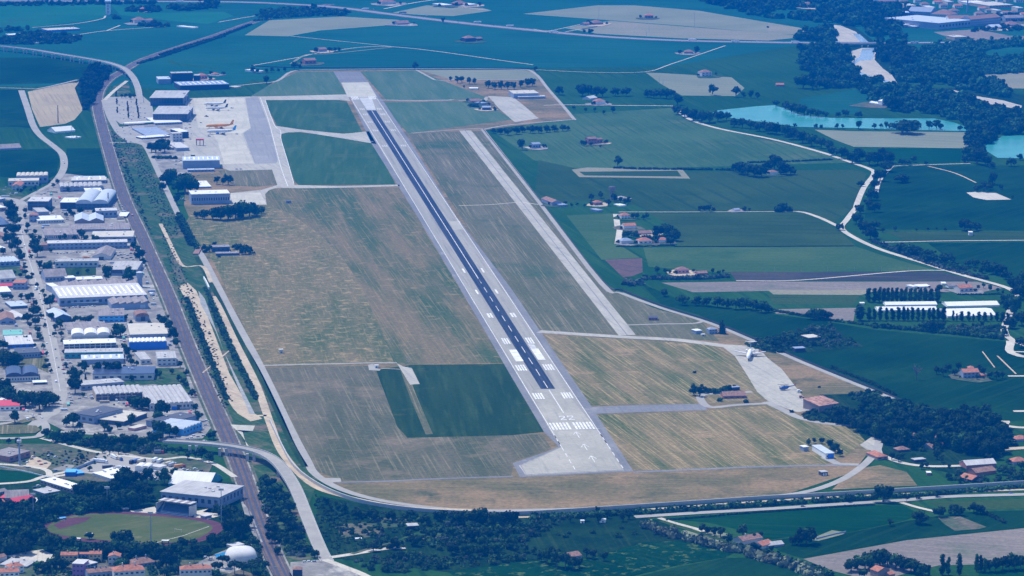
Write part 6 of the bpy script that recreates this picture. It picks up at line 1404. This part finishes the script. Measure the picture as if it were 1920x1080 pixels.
# dead tree
def bare():
    o=empty('dead_tree',P(1718,712)); tag(o,'leafless grey tree standing alone in the dark field','tree'); h=30*mpp(712); rg=random.Random(2)
    MB().tube((0,0,0),(0,0,h*.45),.5,.32,7).build('trunk','twig',o)
    b=MB()
    for i in range(16):
        t=i*.9; z=h*rg.uniform(.25,.5); q=Vector((math.cos(t)*h*rg.uniform(.15,.34),math.sin(t)*h*rg.uniform(.15,.34),z+h*rg.uniform(.2,.5))); b.tube((0,0,z),q,.22,.06,4)
        for k in range(5): b.tube(Vector((0,0,z)).lerp(q,.35+.13*k),q+Vector((rg.uniform(-1,1),rg.uniform(-1,1),rg.uniform(-.3,1)))*h*.12,.09,.04,3)
    b.build('limbs','twig',o)
bare()
for i,f in enumerate(FARM):
    x1,y1,x2,y2=[float(k) for k in f.split(',')]; q=random.Random(i)
    for k in range(3): tree(q.choice((x1-q.uniform(3,9),x2+q.uniform(3,9))),y2+q.uniform(-1.5,1.2),q.uniform(4,7),q.choice(('round','wide')),'mid','small garden tree beside a farm building','trees beside farm buildings')
plant_all()
# hedges and reeds
for l in '''dark hedge along the ditch road, towards the field|335,402;350,430;362,455;370,470|8|4|leaf_mid
second hedge along the ditch road, towards the scrub|332,410;348,440;358,462|7|4|leaf_dark
long low hedge at the pink hip roofed house|1208,524;1260,524;1320,523;1370,520|10|5|leaf_grey
grey thicket at the bare reddish plot|1168,533;1185,536;1205,532|16|7|leaf_grey
dark hedge line before the farm cluster plot|1155,463;1200,463;1264,461|3|2|leaf_dark
thin hedge line between two crop fields|1264,463;1400,463;1600,462|2|1.2|leaf_dark
hedge behind the sandy rimmed plot|1150,316;1200,318;1335,319|7|3|leaf_dark
further hedge on the plain towards the clump|1345,319;1378,320|7|3|leaf_dark
low hedge before the vegetable field|1440,582;1500,592;1560,602;1640,612|6|3|leaf_mid
hedge below the white sheds towards the track|1640,614;1720,620;1800,628;1880,636|9|5|leaf_mid
dark edge hedge of the broad dark field|1560,690;1600,706;1640,722;1680,742|5|2.5|leaf_dark
clipped hedge behind the white farm|1794,553;1840,553;1880,552|3|2|leaf_dark
long reed bank along the vivid green field|1200,964;1300,957;1440,948;1590,939;1640,935|10|4.5|leaf_scrub
reed bank on the bypass road towards the barns|1660,934;1765,927;1860,919;1960,911|8|3|leaf_scrub
reed bank behind the flood wall near the gardens|1000,972;1060,971;1120,968;1190,963|10|4.5|leaf_scrub
pale reed belt slanting below the bare yard|1205,988;1260,1006;1320,1022;1380,1036;1440,1052;1500,1070;1530,1085|14|7|leaf_reed
dark hedge edge beside the slanting reeds|1380,1028;1440,1044;1510,1064;1560,1082|9|5|leaf_mid
dark hedge bordering the garden plot|1842,962;1866,972;1884,982|4|3|leaf_dark
clipped hedge along the bypass towards the tiled farm|1250,976;1400,963;1560,952;1640,947|3|1.5|leaf_dark
green hedge beside the dusty earthworks|395,570;425,640;455,700;480,750|7|2.5|leaf_scrub
hedge between stream and railway|350,560;380,640;405,700;425,750|7|2.5|leaf_scrub
hedge between perimeter road and haul road|385,540;420,620;452,690;478,740|6|2|leaf_scrub
shrub line at the white track and lower trees|1640,455;1680,470;1720,488;1780,508;1850,524|9|4|leaf_grey
hedge along the lane below the motorway verge|1560,300;1500,303;1400,306|4|3|leaf_dark
bushy line by the railway far away|260,120;300,108;360,88;420,68|9|4|leaf_dark
second bushy line along the far railway|300,104;350,88;410,70;470,47|8|4|leaf_dark
hedge of the far motorway towards the railway|480,30;560,24;620,28|12|6|leaf_dark'''.split('\n'):
    a=l.split('|'); hedge(a[0],a[1],float(a[2]),float(a[3]),a[4],hash(a[1])%97 if 0 else len(a[1]))
# ---- woods and scrub that read as one mass ----
for i,l in enumerate('''wood|dense dark wood beside the railway bend|150,168;162,140;172,128;205,130;205,146;186,165;176,185;172,208;160,206;155,180|12|11|leaf_dark
wood|hazy river wood spreading along the far bank|1305,0;1560,-6;1660,8;1692,40;1690,74;1640,68;1606,52;1565,44;1500,40;1430,32;1350,14|16|22|leaf_wood+leaf_wood+leaf_mid+leaf_dark
wood|river wood between motorway and pale field|1498,60;1556,48;1566,78;1498,78|14|17|leaf_wood+leaf_wood+leaf_mid+leaf_dark
wood|river wood on the bank nearer the lake|1502,90;1572,86;1598,100;1588,124;1620,146;1660,160;1612,166;1548,168;1520,148;1500,118|14|15|leaf_wood+leaf_wood+leaf_mid+leaf_dark
wood|dark river wood below the motorway bridge|1648,84;1700,88;1716,100;1716,118;1700,134;1668,124;1650,112|17|16|leaf_dark+leaf_mid+leaf_dark
wood|even green poplar plantation beside the motorway|1712,100;1760,88;1832,80;1925,80;1925,126;1795,144;1716,132|11|11|leaf_wood
wood|mixed wood along the lower river|1642,118;1668,128;1716,134;1795,146;1880,160;1900,186;1820,172;1760,158;1700,156;1682,150|15|15|leaf_wood+leaf_wood+leaf_mid+leaf_dark
wood|big mixed wood between lake and river bed|1606,168;1680,166;1740,170;1800,186;1860,204;1925,214;1925,250;1860,256;1826,244;1800,228;1730,212;1690,212;1650,196|14|15|leaf_wood+leaf_wood+leaf_mid+leaf_dark
wood|dark wood above the pond|1826,246;1880,252;1860,268;1840,284;1822,290;1812,268|13|13|leaf_dark+leaf_mid+leaf_dark
wood|tree belt along the top edge by the motorway|300,14;330,8;400,8;410,16;350,22|14|16|leaf_dark+leaf_mid+leaf_dark
wood|dark trees among the top left farms|0,52;48,56;60,62;150,70;140,82;60,84;0,82|9|13|leaf_dark+leaf_mid+leaf_dark
wood|dark trees round the top left farmhouses|208,32;240,38;300,46;320,50;290,52;236,46|9|12|leaf_dark+leaf_mid+leaf_dark
wood|dark trees above the bright green top field|232,22;300,24;300,16;250,14|9|12|leaf_dark+leaf_mid+leaf_dark
wood|long dark tree line far beyond the fields|0,10;150,6;300,4;300,8;150,10;0,14|8|14|leaf_dark+leaf_mid+leaf_dark
wood|bushy strip between motorway and pale harvest|480,40;500,20;560,16;655,22;655,30;580,31;510,36|9|13|leaf_wood+leaf_wood+leaf_mid+leaf_dark
wood|hazy trees among the far town houses|1600,0;1690,2;1730,22;1700,30;1640,16|9|14|leaf_dark+leaf_mid+leaf_dark
wood|green gardens among the far factory houses|1840,28;1925,24;1925,38;1880,42;1850,40|7|15|leaf_dark+leaf_mid+leaf_dark
wood|gardens at the far right edge|1822,60;1884,58;1925,62;1925,54;1860,50;1830,54|6|13|leaf_dark+leaf_mid+leaf_dark
scrub|scrub thicket round the ruined hut in the dark field|1392,648;1420,640;1470,626;1520,612;1560,614;1570,630;1610,648;1560,652;1500,652;1480,660;1450,664|4|7|leaf_scrub+leaf_mid+leaf_scrub+leaf_light+leaf_grey
scrub|dark bushes beside the scrub hut|1440,640;1480,640;1492,654;1460,662;1425,655|6|8|leaf_dark+leaf_mid+leaf_dark
scrub|scrub at the rubble behind the rusty hangar|1585,742;1620,735;1650,738;1640,745;1656,756;1690,766;1640,770;1612,758|5|7|leaf_scrub+leaf_mid+leaf_scrub+leaf_light+leaf_grey
scrub|green bank of scrub at the apron road|1492,782;1530,772;1560,776;1600,792;1640,800;1625,802;1560,794;1510,789|4|6|leaf_scrub+leaf_mid+leaf_scrub+leaf_light+leaf_grey
scrub|scrub island at the road end by the wood|1598,802;1620,796;1636,802;1630,806|3.5|5|leaf_scrub+leaf_mid+leaf_scrub+leaf_light+leaf_grey
scrub|undergrowth of the wood beside the rusty hangar|1560,785;1620,770;1680,760;1740,770;1800,775;1880,790;1900,830;1880,860;1800,850;1720,845;1660,838;1620,806|9|10|leaf_dark+leaf_mid+leaf_dark
scrub|scrub around the ruined barns|1770,895;1800,882;1812,895;1850,900;1925,885;1925,900;1860,906;1790,908|4|7|leaf_scrub+leaf_mid+leaf_scrub+leaf_light+leaf_grey
scrub|scrub between the gardens and flood wall|640,950;760,970;1000,976;1060,974;1060,984;1000,1000;880,1020;780,1024;720,1034;660,1030;640,1000;600,960|3.5|8.5|leaf_scrub+leaf_mid+leaf_scrub+leaf_light+leaf_grey
scrub|tall scrub of the overgrown gardens|840,985;960,980;1040,990;1000,1012;960,1030;880,1040;800,1030;780,1010|5|9|leaf_scrub+leaf_mid+leaf_scrub+leaf_light+leaf_grey
scrub|low scrub before the flecked field|660,1052;760,1040;860,1046;950,1040;1000,1050;860,1066;740,1074;690,1070|4|7|leaf_scrub+leaf_mid+leaf_scrub+leaf_light+leaf_grey
scrub|thicket between railway and ramp|486,890;505,905;530,935;552,975;580,1040;560,1046;535,1040;510,990;490,930|6|7.5|leaf_scrub+leaf_mid+leaf_scrub+leaf_light+leaf_grey
scrub|bushes beside the foot of the overpass ramp|588,925;640,948;656,1000;646,1040;616,1034;596,975|2.2|6|leaf_scrub+leaf_mid+leaf_light
scrub|bushes under the roundabout lane|100,822;200,832;300,838;320,850;260,852;190,842;120,834|6|7.5|leaf_scrub+leaf_mid+leaf_scrub+leaf_light+leaf_grey
scrub|weedy scrub of the scrapyard|60,850;150,846;220,856;190,872;140,880;100,872|1.8|7|leaf_scrub+leaf_mid+leaf_scrub+leaf_light+leaf_grey
scrub|rough scrub between the railway and ditch road|212,250;240,262;262,276;290,330;310,370;340,440;320,450;290,400;258,330;232,280|1.6|7|leaf_scrub+leaf_mid+leaf_scrub+leaf_light+leaf_grey
scrub|bushes along the railway before the ditch road|206,240;216,256;232,290;250,340;270,400;290,450;276,430;240,350;214,280|2|7|leaf_scrub+leaf_mid+leaf_light
scrub|scrub along the railway by the earthworks|300,430;330,470;350,520;400,640;440,760;420,770;370,650;330,540|1.6|7|leaf_scrub+leaf_mid+leaf_scrub+leaf_light+leaf_grey
scrub|undergrowth of the stadium wood|0,950;60,945;110,950;180,940;200,956;120,970;60,1000;60,1040;0,1044|7|9|leaf_dark+leaf_mid+leaf_dark
scrub|undergrowth between the track and the houses|96,1030;150,1030;200,1034;300,1040;330,1046;300,1056;200,1056;110,1054|6|8|leaf_dark+leaf_mid+leaf_dark
scrub|shrubs among the red roofed houses|50,1072;130,1068;250,1070;330,1062;340,1082;200,1084;60,1086|3|6|leaf_scrub+leaf_mid+leaf_scrub+leaf_light+leaf_grey
scrub|undergrowth along the railway at the pool|470,1000;490,1030;505,1070;490,1084;470,1060;462,1020|4|6|leaf_scrub+leaf_mid+leaf_scrub+leaf_light+leaf_grey
scrub|brambles below the white sheds at the track|1776,612;1880,612;1890,632;1820,628;1776,624|4|7|leaf_scrub+leaf_mid+leaf_scrub+leaf_light+leaf_grey
scrub|thicket by the lower white track|1650,462;1700,470;1770,490;1850,512;1800,508;1720,490|3|6|leaf_scrub+leaf_mid+leaf_scrub+leaf_light+leaf_grey'''.split('\n')):
    a=l.split('|'); mass(a[0],a[1],a[2],float(a[3]),float(a[4]),a[5],i+1,cat=a[0])
up=RUNH
cars('along the main street','the far end','25,378,w 27,388,k 30,398,w 33,408,s 36,416,k 39,424,w 42,436,g 46,462,W 56,478,r 58,490,w 66,545,W 74,552,k 76,562,w 80,572,g 84,600,W 86,612,w 94,630,s 88,645,w 90,662,w 104,656,k 106,672,s 110,690,k 105,717,W 94,750,w 113,752,g',up)
cars('beside the roundabout road','the main street','74,778,g 78,785,w 62,784,k 50,772,W 61,770,w 51,787,W 60,779,w 64,764,g 72,760,b',up+.5)
cars('in the street end car yard','the picture edge','22,743,w 28,744,s 34,748,w 20,750,w 26,753,k 45,750,w 57,752,k 62,755,b 70,757,s 80,756,k 40,757,g 48,760,k',.3)
cars('at the side road corner','the picture edge','20,364,w 24,363,k 31,364,W 8,357,w 12,352,s 90,360,w 95,358,w 100,361,s 78,366,w 84,364,s 105,335,w 97,338,r',.6)
cars('at the glass fronted office','the far end','93,372,s 95,380,w 93,386,w 96,392,g 104,378,k 115,390,s 120,394,b',up)
cars('before the vaulted halls','the street','126,402,s 131,400,w 150,396,b 158,396,w 165,397,s 214,386,w 218,392,g 222,396,w 212,380,s 225,384,w 230,388,w 126,412,k 118,400,s',.2)
cars('under the long white canopy','the street','113,578,k 124,578,w 130,578,k 137,577,w 142,577,s 146,576,w 150,577,k 158,577,s 165,576,w 173,575,w 178,575,s',up)
cars('by the very long factory','the street','102,475,w 108,476,k 114,476,s 120,476,w 126,475,k 132,475,w 138,474,w 144,474,k 150,474,g 158,473,w 164,473,k',up)
cars('in the car yard by the gabled hall','the street','216,478,k 222,480,b 228,479,k 234,478,w 240,480,s 230,484,k 238,486,g 246,484,k 222,486,w 250,488,s 226,474,w 246,476,k',.2)
cars('on the pallet yard by the railway','the far end','262,488,w 266,492,w 270,500,W 272,506,w 268,512,s 274,520,k 280,540,s 282,552,W 288,562,w 294,556,g',up)
cars('before the concrete warehouse','the street','212,610,w 215,618,s 210,624,w 236,628,w 244,630,s 218,632,k 228,640,w 234,642,r 322,640,w 328,644,r 320,648,s',.3)
cars('at the scrap dealer','the far end','118,676,r 122,680,w 120,686,r 126,690,k 132,682,k 119,694,r 128,676,w 142,694,k 121,701,s',.4)
cars('at the corner by the solar roof','the street','130,738,w 135,740,s 132,746,w 135,752,s 134,757,g 150,748,s 162,747,w 172,742,s 152,722,w 150,730,s',.1)
cars('in the yard of the L shaped factory','the street','218,752,W 227,750,S 214,760,k 232,758,b 236,762,k 222,756,w 284,762,w 362,768,W 352,766,w 366,735,k 358,770,s',up+.2)
cars('beside the bright blue factory','the street','370,808,w 376,812,k 364,818,w 372,820,s 382,818,s 378,804,w 384,828,w 360,822,w 352,824,s 388,790,w 386,798,s',.3)
cars('in the terminal car park','the viaduct','222,190,w 229,192,s 246,192,k 252,194,w 264,194,s 270,192,w 224,198,b 231,200,w 246,201,s 251,203,w 263,203,k 271,204,s 225,206,w 232,207,k 246,209,w 250,211,s 263,211,w 272,213,k 225,214,s 232,215,w 246,217,w 250,219,s 264,219,s 271,221,b 225,222,w 232,223,s 247,225,k 264,226,w',up)
cars('on the lower car park','the viaduct','218,243,w 220,248,s 222,253,w 230,240,k 232,246,s 234,251,w 242,240,s 243,246,w 246,239,b 245,252,k 258,240,w 256,246,s 258,252,w 260,258,k 234,260,w 236,264,s 224,258,w 266,242,s',up)
cars('between apron and terminal','the viaduct','352,231,w 356,234,s 358,227,W 357,240,r 359,252,w 358,262,s 377,231,k 366,226,s 385,219,s',0)
cars('on the dusty lots by the hangars','the terminal','331,303,k 336,304,w 340,302,s 330,309,w 350,328,w 372,329,s 399,328,w 444,318,b 452,318,b 340,375,s 346,377,b 345,373,w',.2)
cars('by the lorry park sheds','the scrapyard','105,884,b 96,906,w 118,900,g 122,902,r 126,904,s 131,906,w 137,907,k 90,915,w 97,918,s 72,912,w 66,915,k 80,918,w 292,886,w 300,892,s 292,898,w 296,902,g 214,880,W 224,878,W 232,879,W 240,880,W 345,881,w 353,883,w 366,880,w 372,886,w 378,884,k',.5)
cars('in the scrapyard weeds','the brick hall','60,862,k 74,866,r 84,862,k 92,856,w 46,866,k 52,868,w 78,872,r 86,870,g 104,858,w 118,868,r 124,864,b 140,866,w 64,858,b 96,852,k',.8)
cars('on the white square','the grey roof','28,1046,s 33,1047,k 42,1036,b 60,1018,w 66,1022,k 74,1018,w',.1)
cars('near the pool and dome','the houses','428,990,w 434,992,k 430,1000,w 386,1046,w 396,1048,w 316,1050,k 322,1048,r 420,983,b',.2)
cars('at the roadworks','the railway','572,1055,w 580,1054,w 590,1054,s',.1)
cars('over the curving overpass','the roundabout','322,822,k,-5 328,822.5,s,-5 378,829,k,-5 398,831.5,b,-5',0,True)
cars('down the overpass ramp','the railway','580,957,w 587,971,k',up+.35,True)
cars('along the bypass road','the tiled farm','1506,951,k,8 1896,926,b,8',0,True)
cars('on the country road','the ochre field','96,270,w 119,303,w 121,307,k',up,True)
cars('along the far motorway','the railway','62,2,w 150,4,s 520,6,k 700,18,w 737,23,k 800,30,w 860,42,s 926,48,k 1028,61,k 1180,73,w 1310,76,s 1420,78,w 1470,79,k',0,True)
for e in '''187,868,white lorry with long white trailer in the lorry park,white,white,12,-20
213,860,white lorry parked nose down beside the cream one,white,white,10,-60
222,862,cream roofed lorry with blue cab in the lorry park,cream,blue,12,-60
255,868,blue box lorry in the lorry park,blue,blue,9,60
264,868,brown topped lorry beside the blue one,cream,black,9,60
290,866,white topped lorry with white cab in the lorry park,white,white,9,75
299,868,white tanker lorry in the lorry park,white,white,9,75
316,873,cream flatbed lorry by the tree in the lorry park,cream,white,9,60
322,875,grey lorry in the lorry park by the red cab one,silver,white,8,60
335,878,orange flatbed lorry with red cab,orange,red,9,35
246,870,black lorry cab with short bed in the lorry park,black,black,6,80
202,880,dark lorry with empty flatbed in the lorry park,black,black,10,20
296,851,red lorry on the dusty lane below the overpass,grey,red,7,5
160,486,orange tanker lorry beside the gabled hall,orange,orange,7,8
99,362,yellowish lorry parked in the yard by the side road,cream,cream,9,5
285,555,white box lorry in the yard by the railway,white,white,7,70
55,474,dark red lorry on the main street,red,red,8,98
68,543,white box lorry with blue cab on the main street,white,blue,9,98'''.split('\n'):
    a=e.split(','); lorry(float(a[0]),float(a[1]),R(float(a[6])),a[2],a[3],a[4],float(a[5]),'lorries')
for k,(x,y,c) in enumerate(((84,2,'blue'),(338,3,'white'),(686,18,'white'),(756,25,'blue'),(896,43,'white'),(957,50,'white'),(1038,61,'white'),(1297,76,'white'),(1378,79,'white'),(1490,80,'white'),(1568,81,'white'),(1716,81,'silver'))):
    lorry(x,y,R(random.choice((3,183))),f'{c if c!="silver" else "grey"} trailer lorry on the motorway, {ORD[k]} from the railway side',c,c,14,'lorries on the motorway',z=.6 if not 1545<x<1670 else 6.1)
# apron equipment
for e in '388,219,dark,grey aircraft tug on the worn apron by the terminal|435,203,white,white passenger stairs behind the navy tailed airliner|392,256,steel,steel stairs beneath the blue tailed airliner|349,241,white,white loader beside the apron edge|1503,746,rust,rusty container beside the military apron|1499,735,white,white container at the military apron edge|1427,661,rust,orange generator cart by the T tailed jet'.split('|'):
    x,y,mt,lb=e.split(','); o=empty('ground_cart',P(float(x),float(y),Z4),R(12)); tag(o,lb,'cart'); MB().ext([(-2.5,.5),(2.5,.5),(2.5,1.2),(.6,1.4),(.2,2.6),(-2.2,2.6),(-2.5,1.6)],-1.1,1.1).build('body',mt,o)
    for a in (-1.6,1.6):
        for b in (-1.1,1.1): MB().tube((a,b-.12,.4),(a,b+.12,.4),.4,.4,8).build('wheel','tyre',o)
# sports gear
o=empty('landing_mat',P(117,973,.6),R(25)); tag(o,'bright blue jump landing mat on the red track bend','mat'); MB().box((-3,-2,.8),(3,2,1.3)).build('cushion','skyblue',o)
for x in (-2.8,0,2.8): MB().box((x-.1,-2.2,0),(x+.1,-2.0,.8)).build('leg','dark',o)
def goal(px,py,hd,lb):
    o=empty('goal',P(px,py,.6),hd); tag(o,lb,'goal')
    for y in (-3.7,3.7): MB().tube((0,y,0),(0,y,2.5),.12,.12,6).build('post','white',o)
    MB().tube((0,-3.7,2.5),(0,3.7,2.5),.12,.12,6).build('crossbar','white',o)
goal(334,998,R(60),'white goal on the pitch end towards the pool'); goal(114,978,R(60),'white goal at the jumping area end of the pitch')
for e in '167,1006,white dugout roof on the near track edge|310,1019,white topped shelter beside the near pitch edge|145,1015,white bench shelter behind the near track'.split('|'):
    x,y,lb=e.split(','); o=empty('shelter',P(float(x),float(y)),R(-10)); tag(o,lb,'shelter'); MB().box((-3,-1.5,2.4),(3,1.5,2.8)).build('roof','white',o)
    for a in (-2.7,2.7): MB().box((a-.1,-1.2,0),(a+.1,1.2,2.4)).build('side_panel','dark',o)
o=empty('parasol',P(478,1037),0); tag(o,'white parasol canopy beside the dome','parasol'); MB().tube((0,0,0),(0,0,3),.1,.1,6).build('pole','grey',o); MB().tube((0,0,2.6),(0,0,3.6),3.6,.1,8).build('canopy','white',o)
# small field monuments on the airfield grass
for e in '541,381,dark green box hut on the meadow near the hangar apron,7,4,3.2,bluegrey|527,662,white roofed instrument hut on the patchy meadow,4,3,4,pale|706,690,white cube hut on the meadow pad,4,3,3,white|1318,630,pale equipment table by the control hut,4,3,2,pale|672,1015,small white van roof box in the gardens,5,3,2.5,white|1130,980,white cabin among the garden lanes,5,3,3,white|1092,981,white domed tent among the garden lanes,3,3,2.4,white'.split('|'):
    x,y,lb,a,b,c,mt=e.split(','); a,b,c=float(a),float(b),float(c); o=empty('equipment_hut',P(float(x),float(y)),R(8)); tag(o,lb,'hut'); MB().box((-a/2,-b/2,0),(a/2,b/2,c)).build('wall',mt,o); MB().box((-a/2-.3,-b/2-.3,c),(a/2+.3,b/2+.3,c+.3)).build('roof','slab_white' if mt!='bluegrey' else 'slab_dark',o); MB().box((-.5,-b/2-.06,0),(.5,-b/2+.02,2)).build('door','dark',o)

# containers and stacks in the factory yards
kq=random.Random(9); SP=xy('248,405 232,398 226,412 214,374 121,396 112,372 96,366 86,424 80,428 92,432 232,427 246,470 252,476 214,494 262,502 268,515 276,532 284,548 288,572 274,560 105,566 112,582 196,600 240,612 232,636 224,624 320,612 318,648 312,668 246,668 238,676 140,694 136,702 172,748 196,756 240,760 356,776 366,742 360,790 120,770 128,760 10,370 46,396 12,486 40,506 44,556 60,572 30,612 56,626 70,640 80,664 70,716 18,742 58,742 44,770')
CK=dict(rust='rusty',steel='steel grey',bluegrey='blue grey',green='green',tan='tan',red='red')
SP.sort(key=lambda e:-e[0]-(1080-e[1])*.45)
for i,(x,y) in enumerate(SP):
    mt=list(CK)[i%6]; o=empty('container',P(x,y),RUNH+(i%3)*1.57+kq.uniform(-.1,.1)); tag(o,f'{CK[mt]} container in a factory yard, {ORD[i//6]} of that colour from the railway','container','containers in the factory yards')
    L=kq.uniform(3,6.5); h=kq.uniform(2.2,3); MB().box((-L,-1.3,0),(L,1.3,h)).build('body',mt,o); MB().box((L-.02,-1.1,.1),(L+.08,1.1,h-.2)).build('door','grey',o)
# ================= air =================
mb=MB().box((-17000,-2500,-1.0),(17000,31000,H+5)); m=bpy.data.materials.new('haze_air'); m.use_nodes=True; n=m.node_tree
n.nodes.remove(n.nodes['Principled BSDF']); pv=n.nodes.new('ShaderNodeVolumePrincipled'); pv.inputs['Color'].default_value=(.0,.28,1.0,1); pv.inputs['Density'].default_value=HAZE; pv.inputs['Anisotropy'].default_value=0
n.links.new(pv.outputs[0],n.nodes['Material Output'].inputs['Volume']); MAT['haze_air']=m
o=mb.build('haze','haze_air'); tag(o,'blue summer haze over the whole plain','haze',None,'stuff')
